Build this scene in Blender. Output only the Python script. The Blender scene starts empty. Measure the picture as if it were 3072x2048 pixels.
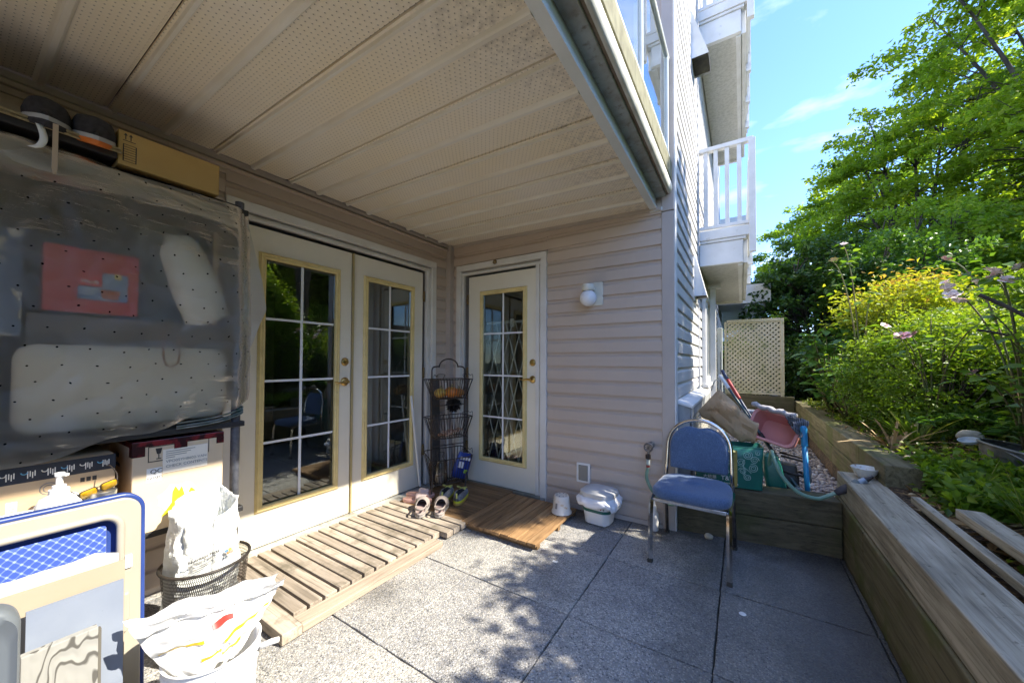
import bpy, math, random
import numpy as np
from mathutils import Vector, Matrix, Euler, noise

scn = bpy.context.scene
COL = scn.collection
PI = math.pi
V = Vector

# ------------------------------------------------------------------ camera, sky, sun, exposure
CAMZ = 1.213
cam_d = bpy.data.cameras.new('camera')
cam = bpy.data.objects.new('camera', cam_d)
COL.objects.link(cam)
F_PX, CX, CY, YAW, PIT, ROLL = 1087.043, 1536.0, 1063.257, .565159, -.0200595, .00462422
def _rot():
    cy, sy = math.cos(YAW), math.sin(YAW); cx, sx = math.cos(PIT), math.sin(PIT); cz, sz = math.cos(ROLL), math.sin(ROLL)
    Ry = Matrix(((cy, 0, sy), (0, 1, 0), (-sy, 0, cy))); Rx = Matrix(((1, 0, 0), (0, cx, -sx), (0, sx, cx))); Rz = Matrix(((cz, -sz, 0), (sz, cz, 0), (0, 0, 1)))
    return Rz @ Rx @ Ry
_r = _rot()
_w = lambda row: V((row[0], row[2], -row[1]))
ax, ay, az = _w(_r[0]), -_w(_r[1]), -_w(_r[2])
m4 = Matrix((ax, ay, az)).transposed().to_4x4(); m4.translation = (0, 0, CAMZ)
cam.matrix_world = m4
cam_d.sensor_width = 36.0
cam_d.lens = 36.0 * F_PX / 3072.0
cam_d.shift_y = (CY - 1024.0) / 3072.0
cam_d.clip_start = .02
cam_d.clip_end = 1000
scn.camera = cam

SUN_DIR = V((1.0, .30, 1.02)).normalized()
SUN_EL = math.asin(SUN_DIR.z); SUN_ROT = math.atan2(SUN_DIR.x, SUN_DIR.y)
world = bpy.data.worlds.new('World'); scn.world = world; world.use_nodes = True
wn, wl = world.node_tree.nodes, world.node_tree.links
wn.clear()
w_out = wn.new('ShaderNodeOutputWorld'); w_bg = wn.new('ShaderNodeBackground'); w_sky = wn.new('ShaderNodeTexSky')
w_sky.sky_type = 'NISHITA'; w_sky.sun_disc = False; w_sky.sun_elevation = SUN_EL; w_sky.sun_rotation = SUN_ROT
w_sky.air_density = 1.0; w_sky.dust_density = .1; w_sky.ozone_density = 5.0; w_sky.altitude = 60
w_bg.inputs['Strength'].default_value = .135
# thin wispy clouds: noise stretched over the sky direction
w_tc = wn.new('ShaderNodeTexCoord'); w_map = wn.new('ShaderNodeMapping'); w_no = wn.new('ShaderNodeTexNoise'); w_cr = wn.new('ShaderNodeValToRGB'); w_mx = wn.new('ShaderNodeMixRGB')
w_map.inputs['Scale'].default_value = (2.6, 2.6, 7.5); w_map.inputs['Location'].default_value = (3.1, 7.7, 1.2)
w_no.inputs['Scale'].default_value = 1.25; w_no.inputs['Detail'].default_value = 7; w_no.inputs['Roughness'].default_value = .52; w_no.inputs['Distortion'].default_value = .35
w_cr.color_ramp.elements[0].position = .50; w_cr.color_ramp.elements[0].color = (0, 0, 0, 1)
w_cr.color_ramp.elements[1].position = .80; w_cr.color_ramp.elements[1].color = (.75, .75, .75, 1)
w_mx.inputs[2].default_value = (4.2, 4.3, 4.5, 1)
wl.new(w_tc.outputs['Generated'], w_map.inputs[0]); wl.new(w_map.outputs[0], w_no.inputs[0]); wl.new(w_no.outputs[0], w_cr.inputs[0])
w_ti = wn.new('ShaderNodeMixRGB'); w_ti.blend_type = 'MULTIPLY'; w_ti.inputs[0].default_value = 1; w_ti.inputs[2].default_value = (.69, .76, .97, 1)
wl.new(w_cr.outputs[0], w_mx.inputs[0]); wl.new(w_sky.outputs[0], w_ti.inputs[1]); wl.new(w_ti.outputs[0], w_mx.inputs[1]); wl.new(w_mx.outputs[0], w_bg.inputs[0]); wl.new(w_bg.outputs[0], w_out.inputs[0])

sun_d = bpy.data.lights.new('sun', 'SUN'); sun_d.energy = 2.8; sun_d.angle = math.radians(.6); sun_d.color = (1, .93, .80)
sun = bpy.data.objects.new('sun', sun_d); COL.objects.link(sun)
sun.rotation_euler = SUN_DIR.to_track_quat('Z', 'Y').to_euler(); sun.location = (6, 2, 8)

scn.view_settings.view_transform = 'Standard'; scn.view_settings.look = 'None'
scn.view_settings.exposure = 2.15; scn.view_settings.gamma = 1; scn.view_settings.use_curve_mapping = False
scn.render.engine = 'CYCLES'
scn.cycles.max_bounces = 9; scn.cycles.diffuse_bounces = 5; scn.cycles.glossy_bounces = 4; scn.cycles.transparent_max_bounces = 14
scn.cycles.use_denoising = True

# ------------------------------------------------------------------ mesh helpers
class MB:
    def __init__(s): s.v, s.f = [], []
    def add(s, vs, fs):
        n = len(s.v); s.v.extend([tuple(p) for p in vs]); s.f.extend([tuple(i + n for i in q) for q in fs]); return s
    def box(s, x0, x1, y0, y1, z0, z1):
        return s.add([(x0, y0, z0), (x1, y0, z0), (x1, y1, z0), (x0, y1, z0), (x0, y0, z1), (x1, y0, z1), (x1, y1, z1), (x0, y1, z1)],
                     [(3, 2, 1, 0), (4, 5, 6, 7), (0, 1, 5, 4), (1, 2, 6, 5), (2, 3, 7, 6), (3, 0, 4, 7)])
    def obox(s, c, a, b, d):   # centre and three half-axis vectors
        c, a, b, d = V(c), V(a), V(b), V(d)
        if a.cross(b).dot(d) < 0: a = -a
        vs = [c - a - b - d, c + a - b - d, c + a + b - d, c - a + b - d, c - a - b + d, c + a - b + d, c + a + b + d, c - a + b + d]
        return s.add(vs, [(3, 2, 1, 0), (4, 5, 6, 7), (0, 1, 5, 4), (1, 2, 6, 5), (2, 3, 7, 6), (3, 0, 4, 7)])
    def bar(s, p, q, w, h, up=(0, 0, 1)):
        p, q = V(p), V(q); d = q - p; u = V(up); sd = d.cross(u)
        if sd.length < 1e-6: sd = d.cross(V((1, 0, 0)))
        sd.normalize(); u = sd.cross(d).normalized()
        return s.obox((p + q) / 2, d / 2, sd * w / 2, u * h / 2)
    def loft(s, rings, cap0=True, cap1=True):
        n = len(rings[0]); base = len(s.v)
        for r in rings: s.v.extend([tuple(p) for p in r])
        for k in range(len(rings) - 1):
            for i in range(n):
                j = (i + 1) % n; a = base + k * n
                s.f.append((a + i, a + j, a + n + j, a + n + i))
        if cap0: s.f.append(tuple(base + i for i in reversed(range(n))))
        if cap1: s.f.append(tuple(base + (len(rings) - 1) * n + i for i in range(n)))
        return s
    def tube(s, pts, r, n=8, cap=True, closed=False, flat=None):
        pts = [V(p) for p in pts]; m = len(pts); rr = r if isinstance(r, (list, tuple)) else [r] * m
        rings = []; prev = None
        for i, p in enumerate(pts):
            a = pts[(i - 1) % m] if (i > 0 or closed) else p; b = pts[(i + 1) % m] if (i < m - 1 or closed) else p
            t = (b - a); t = t.normalized() if t.length > 1e-9 else V((0, 0, 1))
            if prev is None:
                u = t.cross(V((0, 0, 1)))
                if u.length < 1e-3: u = t.cross(V((1, 0, 0)))
            else: u = prev - t * prev.dot(t)
            u.normalize(); w = t.cross(u); prev = u
            fu, fw = flat if flat else (1, 1)
            rings.append([p + u * (math.cos(2 * PI * k / n) * rr[i] * fu) + w * (math.sin(2 * PI * k / n) * rr[i] * fw) for k in range(n)])
        if closed:
            rings.append(rings[0]); return s.loft(rings, False, False)
        return s.loft(rings, cap, cap)
    def lathe(s, prof, c=(0, 0, 0), n=24, cap0=False, cap1=False, ax=None, ay=None, az=None):
        c = V(c); ax, ay, az = V(ax or (1, 0, 0)), V(ay or (0, 1, 0)), V(az or (0, 0, 1))
        return s.loft([[c + ax * (r * math.cos(2 * PI * k / n)) + ay * (r * math.sin(2 * PI * k / n)) + az * z for k in range(n)] for r, z in prof], cap0, cap1)
    def prism(s, poly, vec):
        vec = V(vec); return s.loft([[V(p) for p in poly], [V(p) + vec for p in poly]])
    def grid(s, fn, nu, nv):
        b = len(s.v)
        for i in range(nu + 1):
            for j in range(nv + 1): s.v.append(tuple(fn(i / nu, j / nv)))
        for i in range(nu):
            for j in range(nv):
                a = b + i * (nv + 1) + j; s.f.append((a, a + nv + 1, a + nv + 2, a + 1))
        return s
    def mesh(s, name):
        m = bpy.data.meshes.new(name); m.from_pydata(s.v, [], s.f); m.update(); return m
    def build(s, name, m, parent=None, loc=(0, 0, 0), smooth=False, bevel=0, solid=0, sub=0, auto=None):
        o = bpy.data.objects.new(name, s.mesh(name))
        return finish(o, m, parent, loc, smooth, bevel, solid, sub, auto)

def finish(o, m, parent=None, loc=(0, 0, 0), smooth=False, bevel=0, solid=0, sub=0, auto=None):
    COL.objects.link(o)
    if m is not None: o.data.materials.append(m)
    if parent is not None: o.parent = parent
    o.location = loc
    if smooth or auto:
        o.data.polygons.foreach_set('use_smooth', [True] * len(o.data.polygons))
    if auto:
        try: o.data.set_sharp_from_angle(angle=math.radians(auto))
        except Exception: pass
    if solid:
        md = o.modifiers.new('thick', 'SOLIDIFY'); md.thickness = solid; md.offset = 0
    if bevel:
        md = o.modifiers.new('edge', 'BEVEL'); md.width = bevel; md.segments = 2; md.limit_method = 'ANGLE'; md.angle_limit = math.radians(40)
    if sub:
        md = o.modifiers.new('sub', 'SUBSURF'); md.levels = sub; md.render_levels = sub
    return o

def part(name, data, parent, loc=(0, 0, 0), rot=(0, 0, 0), bevel=0):   # an object that shares its mesh data
    o = bpy.data.objects.new(name, data); COL.objects.link(o); o.parent = parent; o.location = loc; o.rotation_euler = rot
    if bevel:
        md = o.modifiers.new('edge', 'BEVEL'); md.width = bevel; md.segments = 2; md.limit_method = 'ANGLE'; md.angle_limit = math.radians(40)
    return o
def tag(o, label=None, cat=None, group=None, kind=None):
    if label: o['label'] = label
    if cat: o['category'] = cat
    if group: o['group'] = group
    if kind: o['kind'] = kind
    return o
def thing(name, label, cat, loc=(0, 0, 0), rz=0, group=None, rot=None):
    o = bpy.data.objects.new(name, None); COL.objects.link(o); o.empty_display_size = .1
    o.location = loc; o.rotation_euler = rot if rot else (0, 0, rz)
    return tag(o, label, cat, group)
def copy_tree(o, parent=None):
    c = o.copy(); COL.objects.link(c); c.parent = parent
    for ch in list(o.children): copy_tree(ch, c)
    return c
def big_mesh(name, verts, faces, rnd=None):   # numpy verts (n,3), faces (m,k)
    me = bpy.data.meshes.new(name); nv, (nf, k) = len(verts), faces.shape
    me.vertices.add(nv); me.vertices.foreach_set('co', np.ascontiguousarray(verts, dtype=np.float32).ravel())
    me.loops.add(nf * k); me.loops.foreach_set('vertex_index', np.ascontiguousarray(faces, dtype=np.int32).ravel())
    me.polygons.add(nf); me.polygons.foreach_set('loop_start', np.arange(0, nf * k, k, dtype=np.int32))
    me.update(calc_edges=True)
    if rnd is not None:
        a = me.attributes.new('rnd', 'FLOAT', 'FACE'); a.data.foreach_set('value', np.ascontiguousarray(rnd, dtype=np.float32))
    return me
_txt = {}
def text(parent, s, size, o, xd, ud, m, name='lettering', align='LEFT', depth=.0006, bold=0):
    cu = bpy.data.curves.new(name, 'FONT'); cu.body = s; cu.size = size; cu.extrude = depth; cu.align_x = align; cu.offset = bold
    ob = bpy.data.objects.new(name, cu); me = bpy.data.meshes.new_from_object(ob); bpy.data.objects.remove(ob)
    ob = bpy.data.objects.new(name, me); COL.objects.link(ob); me.materials.clear(); me.materials.append(m)
    x, u = V(xd).normalized(), V(ud).normalized(); z = x.cross(u)
    mt = Matrix((x, u, z)).transposed().to_4x4(); mt.translation = V(o); ob.parent = parent; ob.matrix_local = mt
    return ob
def rr(w, h, r, n=5):   # rounded rectangle outline, counter-clockwise
    out = []
    for cx, cy, a0 in ((w / 2 - r, h / 2 - r, 0), (-w / 2 + r, h / 2 - r, 90), (-w / 2 + r, -h / 2 + r, 180), (w / 2 - r, -h / 2 + r, 270)):
        for k in range(n + 1):
            a = math.radians(a0 + 90 * k / n); out.append((cx + r * math.cos(a), cy + r * math.sin(a)))
    return out
def arc(c, r, a0, a1, n, u=(1, 0, 0), w=(0, 0, 1)):
    c, u, w = V(c), V(u), V(w)
    return [c + u * (r * math.cos(a0 + (a1 - a0) * k / n)) + w * (r * math.sin(a0 + (a1 - a0) * k / n)) for k in range(n + 1)]
def bez(p0, p1, p2, p3, n=12):
    p0, p1, p2, p3 = V(p0), V(p1), V(p2), V(p3); out = []
    for k in range(n + 1):
        t = k / n; a = 1 - t; out.append(p0 * a ** 3 + p1 * (3 * a * a * t) + p2 * (3 * a * t * t) + p3 * t ** 3)
    return out
def spline(pts, n=6):
    pts = [V(p) for p in pts]; P = [pts[0] * 2 - pts[1]] + pts + [pts[-1] * 2 - pts[-2]]; out = []
    for i in range(1, len(P) - 2):
        a, b, c, d = P[i - 1], P[i], P[i + 1], P[i + 2]
        for k in range(n):
            t = k / n; out.append(.5 * ((2 * b) + (c - a) * t + (2 * a - 5 * b + 4 * c - d) * t * t + (3 * b - a - 3 * c + d) * t ** 3))
    return out + [pts[-1]]
def nz(x, y, z=0, s=1): return noise.noise(V((x * s, y * s, z * s)))

# ------------------------------------------------------------------ materials
class NT:
    def __init__(s, name):
        s.m = bpy.data.materials.new(name); s.m.use_nodes = True; s.n = s.m.node_tree.nodes; s.l = s.m.node_tree.links
        s.p = s.n.get('Principled BSDF'); s.out = s.n.get('Material Output')
    def new(s, t, **k):
        nd = s.n.new(t)
        for a, b in k.items():
            if a.startswith('i_'):
                key = a[2:].replace('_', ' ')
                (nd.inputs[int(key)] if key.isdigit() else nd.inputs[key]).default_value = b
            else: setattr(nd, a, b)
        return nd
    def link(s, a, b): s.l.new(a, b)
    def pos(s, space='world', stretch=(1, 1, 1), rnd=0):
        if space == 'world': src = s.new('ShaderNodeNewGeometry').outputs['Position']
        else: src = s.new('ShaderNodeTexCoord').outputs['Object']
        mp = s.new('ShaderNodeMapping'); mp.inputs['Scale'].default_value = stretch; s.link(src, mp.inputs[0])
        if rnd:
            oi = s.new('ShaderNodeObjectInfo'); mu = s.new('ShaderNodeMath', operation='MULTIPLY', i_1=rnd); s.link(oi.outputs['Random'], mu.inputs[0])
            cb = s.new('ShaderNodeCombineXYZ'); [s.link(mu.outputs[0], cb.inputs[k]) for k in range(3)]; s.link(cb.outputs[0], mp.inputs['Location'])
        return mp.outputs[0]
    def noise(s, co, scale, detail=5, rough=.55, dist=0):
        nd = s.new('ShaderNodeTexNoise', i_Scale=scale, i_Detail=detail, i_Roughness=rough, i_Distortion=dist); s.link(co, nd.inputs['Vector']); return nd.outputs[0]
    def ramp(s, fac, stops, mode='LINEAR'):
        nd = s.new('ShaderNodeValToRGB'); cr = nd.color_ramp; cr.interpolation = mode
        while len(cr.elements) < len(stops): cr.elements.new(.5)
        for e, (p, c) in zip(cr.elements, stops): e.position = p; e.color = (*c, 1) if len(c) == 3 else c
        s.link(fac, nd.inputs[0]); return nd.outputs[0]
    def mix(s, fac, a, b, mode='MIX'):
        nd = s.new('ShaderNodeMixRGB', blend_type=mode)
        for i, x in enumerate((fac, a, b)):
            if isinstance(x, (int, float)): nd.inputs[i].default_value = x
            elif isinstance(x, tuple): nd.inputs[i].default_value = (*x, 1)
            else: s.link(x, nd.inputs[i])
        return nd.outputs[0]
    def math(s, op, a, b=0):
        nd = s.new('ShaderNodeMath', operation=op)
        for i, x in enumerate((a, b)):
            if isinstance(x, (int, float)): nd.inputs[i].default_value = x
            else: s.link(x, nd.inputs[i])
        return nd.outputs[0]
    def bump(s, h, strength=.3, dist=.002):
        nd = s.new('ShaderNodeBump', i_Strength=strength, i_Distance=dist); s.link(h, nd.inputs['Height']); s.link(nd.outputs[0], s.p.inputs['Normal'])
    def set(s, rough=.6, metal=0, spec=.5, col=None, **k):
        s.p.inputs['Roughness'].default_value = rough; s.p.inputs['Metallic'].default_value = metal; s.p.inputs['Specular IOR Level'].default_value = spec
        if col is not None:
            if isinstance(col, tuple): s.p.inputs['Base Color'].default_value = (*col, 1)
            else: s.link(col, s.p.inputs['Base Color'])
        for a, b in k.items(): s.p.inputs[a.replace('_', ' ')].default_value = b
        return s.m

def M(name, c1, c2=None, rough=.6, scale=6, lo=.38, hi=.66, stretch=(1, 1, 1), bump=0, bscale=None, bdist=.002, metal=0, spec=.5, c3=None, s3=25, a3=(.6, .75), rnd=0, space='world', **k):
    t = NT(name); col = tuple(c1)
    if c2 or bump: co = t.pos(space, stretch, rnd)
    if c2:
        col = t.ramp(t.noise(co, scale, 6), [(lo, c1), (hi, c2)])
        if c3: col = t.mix(t.ramp(t.noise(co, s3, 5), [(a3[0], (0, 0, 0)), (a3[1], (1, 1, 1))]), col, tuple(c3))
    if bump: t.bump(t.noise(co, bscale or scale * 5, 6, .65), bump, bdist)
    return t.set(rough, metal, spec, col, **k)

def wood(name, c1, c2, c3, axis, rough=.8, rnd=7, fine=1.0, moss=None, mscale=3, mr=(.5, .68), bump=.5):
    t = NT(name); st = [26, 26, 26]; st[axis] = 1.6
    co = t.pos('world', tuple(x * fine for x in st), rnd); g = t.noise(co, 1.0, 8, .62, .6)
    col = t.ramp(g, [(.3, c1), (.52, c2), (.72, c3)])
    st2 = [90, 90, 90]; st2[axis] = 3
    g2 = t.noise(t.pos('world', tuple(st2), rnd), 1.0, 4, .6)
    col = t.mix(t.ramp(g2, [(.28, (.75, .75, .75)), (.45, (0, 0, 0))]), col, tuple(x * .45 for x in c1))
    oi = t.new('ShaderNodeObjectInfo')
    col = t.mix(.8, col, t.ramp(oi.outputs['Random'], [(0, (.78, .76, .74)), (1, (1.12, 1.1, 1.06))]), 'MULTIPLY')
    blot = t.noise(t.pos('world', (1, 1, 1)), 4.5, 5)
    col = t.mix(t.ramp(blot, [(.5, (0, 0, 0)), (.75, (.55, .55, .55))]), col, tuple(x * .6 for x in c2))
    if moss:
        ms = t.noise(t.pos('world', (1, 1, 1)), mscale, 7, .65)
        col = t.mix(t.ramp(ms, [(mr[0], (0, 0, 0)), (mr[1], (.85, .85, .85))]), col, tuple(moss))
    t.bump(g, bump, .004)
    return t.set(rough, 0, .3, col)
# aggregate pavers
def mat_aggregate():
    t = NT('exposed_aggregate'); co = t.pos('world')
    vo = t.new('ShaderNodeTexVoronoi', i_Scale=135.0); t.link(co, vo.inputs['Vector'])
    sp = t.new('ShaderNodeSeparateColor'); t.link(vo.outputs['Color'], sp.inputs[0])
    col = t.ramp(sp.outputs[0], [(0, (.15, .155, .165)), (.14, (.34, .34, .34)), (.36, (.56, .53, .48)), (.6, (.46, .47, .49)), (.78, (.70, .67, .62)), (1, (.86, .84, .80))], 'CONSTANT')
    gap = t.ramp(vo.outputs['Distance'], [(.42, (0, 0, 0)), (.62, (1, 1, 1))])
    col = t.mix(gap, col, (.38, .37, .35))
    big = t.noise(co, 2.2, 6, .6)
    col = t.mix(.85, col, t.ramp(big, [(.3, (.62, .62, .62)), (.6, (1.05, 1.04, 1.0))]), 'MULTIPLY')
    # damp, mossy strip by walls and house; widened on the right as painted shade
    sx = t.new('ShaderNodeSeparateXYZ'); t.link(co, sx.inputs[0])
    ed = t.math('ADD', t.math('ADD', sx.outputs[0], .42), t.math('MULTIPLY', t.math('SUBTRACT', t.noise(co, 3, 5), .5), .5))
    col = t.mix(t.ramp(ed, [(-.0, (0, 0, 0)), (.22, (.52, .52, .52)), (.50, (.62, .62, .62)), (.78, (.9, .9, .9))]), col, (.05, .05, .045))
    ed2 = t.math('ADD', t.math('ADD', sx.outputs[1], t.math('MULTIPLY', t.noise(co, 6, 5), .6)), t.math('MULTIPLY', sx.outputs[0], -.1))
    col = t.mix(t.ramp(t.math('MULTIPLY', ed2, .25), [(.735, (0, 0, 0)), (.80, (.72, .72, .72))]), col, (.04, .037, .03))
    oi = t.new('ShaderNodeObjectInfo'); col = t.mix(1.0, col, t.ramp(oi.outputs['Random'], [(0, (.80, .80, .82)), (.5, (.95, .94, .92)), (1, (1.06, 1.05, 1.03))]), 'MULTIPLY')
    fine = t.noise(co, 38, 5, .7); col = t.mix(t.ramp(fine, [(.52, (0, 0, 0)), (.72, (.5, .5, .5))]), col, (.10, .095, .085))
    st = t.noise(co, 1.35, 4, .5)
    col = t.mix(t.ramp(st, [(.6, (0, 0, 0)), (.72, (.6, .6, .6))]), col, (.05, .047, .042))
    t.bump(t.math('SUBTRACT', 1.0, vo.outputs['Distance']), .9, .004)
    t.link(t.ramp(sp.outputs[1], [(0, (.35, .35, .35)), (1, (.7, .7, .7))]), t.p.inputs['Roughness'])
    t.p.inputs['Specular IOR Level'].default_value = .5
    t.link(col, t.p.inputs['Base Color']); return t.m
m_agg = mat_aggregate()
m_joint = M('joint_dirt', (.02, .019, .016), (.05, .05, .03), rough=.95, scale=20)
def mat_siding(name, c, dirt, light):
    t = NT(name); co = t.pos('world', (1, 1, 1)); oi = t.new('ShaderNodeObjectInfo')
    col = t.mix(t.ramp(t.noise(co, 2.5, 6), [(.35, (0, 0, 0)), (.75, (.5, .5, .5))]), c, dirt)
    col = t.mix(t.ramp(t.noise(t.pos('world', (9, 9, 1.2)), 3, 5), [(.55, (0, 0, 0)), (.8, (.35, .35, .35))]), col, light)
    col = t.mix(.7, col, t.ramp(oi.outputs['Random'], [(0, (.93, .93, .93)), (1, (1.04, 1.03, 1.02))]), 'MULTIPLY')
    sp_ = t.new('ShaderNodeSeparateXYZ'); t.link(co, sp_.inputs[0]); low = t.math('SUBTRACT', .42, t.math('ADD', sp_.outputs[2], t.math('MULTIPLY', t.noise(co, 7, 5), .35)))
    col = t.mix(t.ramp(low, [(.0, (0, 0, 0)), (.35, (.7, .7, .7))]), col, tuple(x * .62 for x in dirt))
    wv = t.noise(t.pos('world', (1.2, 1.2, .1)), 2.2, 3)
    t.bump(t.math('ADD', t.math('MULTIPLY', t.noise(t.pos('world', (60, 60, 8)), 4, 4), .1), wv), .35, .006)
    return t.set(.55, 0, .35, col)
m_siding = mat_siding('taupe_siding', (.56, .455, .365), (.46, .37, .30), (.60, .49, .40))
m_sidingg = mat_siding('sky_greyed_siding', (.60, .59, .58), (.47, .47, .45), (.66, .65, .63))  # same vinyl as the taupe, sky light put into its paler grey
m_trimt = M('taupe_trim', (.50, .43, .37), (.43, .37, .32), rough=.5, scale=3, bump=.05)
m_white = M('white_paint', (.74, .71, .65), (.66, .63, .56), rough=.5, scale=5, bump=.06, bscale=60)
m_whitec = M('white_trim', (.74, .74, .73), (.62, .62, .60), rough=.5, scale=4, c3=(.42, .42, .36), s3=14, a3=(.62, .82))
m_door = M('cream_door', (.80, .74, .60), (.75, .69, .55), rough=.42, scale=2.5, c3=(.62, .57, .46), s3=9, a3=(.66, .85), bump=.04, bscale=40)
m_bead = M('yellowed_bead', (.78, .62, .27), (.68, .53, .22), rough=.5, scale=10, c3=(.5, .4, .2), s3=60, a3=(.62, .75))
m_muntin = M('white_tape', (.78, .79, .78), rough=.5)
m_brass = M('brass', (.62, .43, .16), (.35, .23, .08), rough=.32, scale=30, metal=1)
m_hinge = M('old_brass', (.30, .22, .10), (.16, .11, .06), rough=.55, scale=60, metal=.7)
m_rubber = M('dark_weatherstrip', (.05, .045, .035), rough=.7)
def mat_glass():
    t = NT('window_glass'); t.n.remove(t.p)
    tr = t.new('ShaderNodeBsdfTransparent', i_Color=(.80, .83, .80, 1)); gl = t.new('ShaderNodeBsdfGlossy', i_Roughness=.015); gl.inputs['Color'].default_value = (.95, .97, .96, 1)
    fr = t.new('ShaderNodeFresnel', i_IOR=1.4); f = t.ramp(fr.outputs[0], [(0, (.06, .06, .06)), (.8, (.9, .9, .9))]); mx = t.new('ShaderNodeMixShader')
    co = t.pos('world'); b = t.new('ShaderNodeBump', i_Strength=.02, i_Distance=.01); t.link(t.noise(co, 3, 2), b.inputs['Height']); t.link(b.outputs[0], gl.inputs['Normal'])
    t.link(f, mx.inputs[0]); t.link(tr.outputs[0], mx.inputs[1]); t.link(gl.outputs[0], mx.inputs[2]); t.link(mx.outputs[0], t.out.inputs[0]); return t.m
m_glass = mat_glass()
def mat_soffit(name, base, warm, dirt, dens=1.0):
    t = NT(name); co = t.pos('world'); sx = t.new('ShaderNodeSeparateXYZ'); t.link(co, sx.inputs[0])
    def cell(v, s): return t.math('SUBTRACT', t.math('FRACT', t.math('MULTIPLY', v, s)), .5)
    row = t.math('FLOOR', t.math('MULTIPLY', sx.outputs[1], 1 / .0175)); off = t.math('MULTIPLY', t.math('MODULO', row, 2.0), .5)
    a = t.math('SUBTRACT', t.math('FRACT', t.math('ADD', t.math('MULTIPLY', sx.outputs[0], 1 / .026), off)), .5); b = cell(sx.outputs[1], 1 / .0175)
    d = t.math('SQRT', t.math('ADD', t.math('POWER', t.math('MULTIPLY', a, 1.5), 2.0), t.math('POWER', b, 2.0)))
    hole = t.ramp(d, [(.09, (.75, .75, .75)), (.17, (0, 0, 0))])
    dome = t.ramp(d, [(.1, (1, 1, 1)), (.42, (0, 0, 0))])
    col = t.ramp(t.noise(co, 1.6, 6), [(.35, base), (.65, warm)])
    edge = t.math('ADD', sx.outputs[0], t.math('MULTIPLY', t.math('SUBTRACT', t.noise(co, 3.5, 6), .5), 1.1))
    mil = t.math('MULTIPLY', t.ramp(t.noise(co, 26, 6, .7), [(.44, (0, 0, 0)), (.68, (1, 1, 1))]), t.ramp(t.math('ADD', edge, 1.0), [(-.0, (0, 0, 0)), (.42, (.6, .6, .6))]))
    col = t.mix(mil, col, dirt); col = t.mix(t.math('MULTIPLY', hole, dens), col, (.06, .05, .04))
    t.bump(dome, .5, .003); return t.set(.5, 0, .3, col)
m_soffit = mat_soffit('perforated_soffit', (.84, .76, .63), (.83, .72, .53), (.30, .26, .22))
m_soffit2 = mat_soffit('grey_soffit', (.60, .59, .55), (.56, .55, .50), (.3, .3, .26), .6)
m_rib = M('soffit_rib', (.80, .75, .65), (.74, .67, .54), rough=.45, scale=4)
m_alu = M('white_aluminium', (.76, .78, .76), (.66, .69, .66), rough=.35, scale=3)
m_conc = M('weathered_slab_edge', (.42, .44, .42), (.27, .25, .21), rough=.85, scale=9, bump=.25, c3=(.20, .17, .13), s3=30, a3=(.55, .75))
m_algae = M('olive_edge', (.24, .23, .14), (.15, .14, .08), rough=.8, scale=14)
m_gutter = M('stained_white_gutter', (.68, .68, .63), (.5, .49, .42), rough=.55, scale=7)
m_tim = [wood('weathered_timber_y', (.07, .06, .03), (.17, .15, .085), (.24, .21, .13), 1, moss=(.10, .115, .03), mscale=4.5, mr=(.47, .62)),
         wood('weathered_timber_x', (.055, .046, .028), (.11, .095, .055), (.16, .14, .085), 0, moss=(.06, .065, .022), mscale=4, mr=(.5, .68))]
m_timtop = wood('grey_timber_top', (.16, .14, .10), (.38, .345, .265), (.52, .475, .385), 1, moss=(.10, .09, .05), mscale=26, mr=(.62, .70))
m_slat1 = wood('grey_slat', (.21, .175, .135), (.38, .325, .265), (.49, .43, .36), 0, moss=(.14, .12, .085), mscale=9, mr=(.5, .7))
m_slat1y = wood('grey_beam', (.26, .2, .15), (.44, .36, .28), (.55, .45, .35), 1)
m_slat2 = wood('brown_deck_y', (.13, .075, .035), (.33, .195, .09), (.42, .27, .14), 1)
m_slat3 = wood('brown_deck_x', (.09, .055, .028), (.24, .145, .068), (.33, .21, .105), 0)
m_post = wood('raw_jamb_wood', (.24, .13, .05), (.45, .27, .13), (.55, .35, .18), 2)
m_black = M('black_metal', (.03, .027, .025), (.07, .055, .045), rough=.5, scale=40, metal=.4)
m_chrome = M('chrome', (.72, .71, .68), (.5, .48, .45), rough=.16, scale=30, lo=.5, hi=.75, metal=1)
m_dark = M('dark_interior', (.05, .045, .04), rough=.9)
m_room = M('room_wall', (.52, .49, .44), rough=.9)
m_roomf = M('room_floor', (.12, .085, .06), (.09, .06, .04), rough=.5, scale=6)
m_curtain = M('pale_curtain', (.62, .60, .57), rough=.9)
m_wplas = M('white_plastic', (.78, .77, .73), (.72, .71, .67), rough=.38, scale=4)
m_ink = M('dark_print', (.035, .03, .028), rough=.6)
m_greyink = M('grey_print', (.25, .24, .22), rough=.6)
m_label = M('white_label', (.82, .81, .78), (.76, .75, .71), rough=.6, scale=5)
m_cream = M('cream_label', (.80, .74, .62), rough=.6)
m_card = M('cardboard', (.55, .40, .24), (.49, .345, .195), rough=.85, scale=4, stretch=(1, 1, 3), bump=.08, bscale=80)
m_cardp = M('pale_cardboard', (.66, .53, .36), (.60, .47, .31), rough=.85, scale=3, bump=.06, bscale=80)
m_cardd = M('ochre_cardboard', (.52, .33, .11), (.46, .28, .085), rough=.85, scale=3, bump=.06, bscale=80)
m_soil = M('garden_soil', (.035, .024, .014), (.11, .07, .04), rough=.95, scale=7, bump=.8, bscale=40, bdist=.02, c3=(.24, .15, .07), s3=60, a3=(.55, .66))

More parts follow.
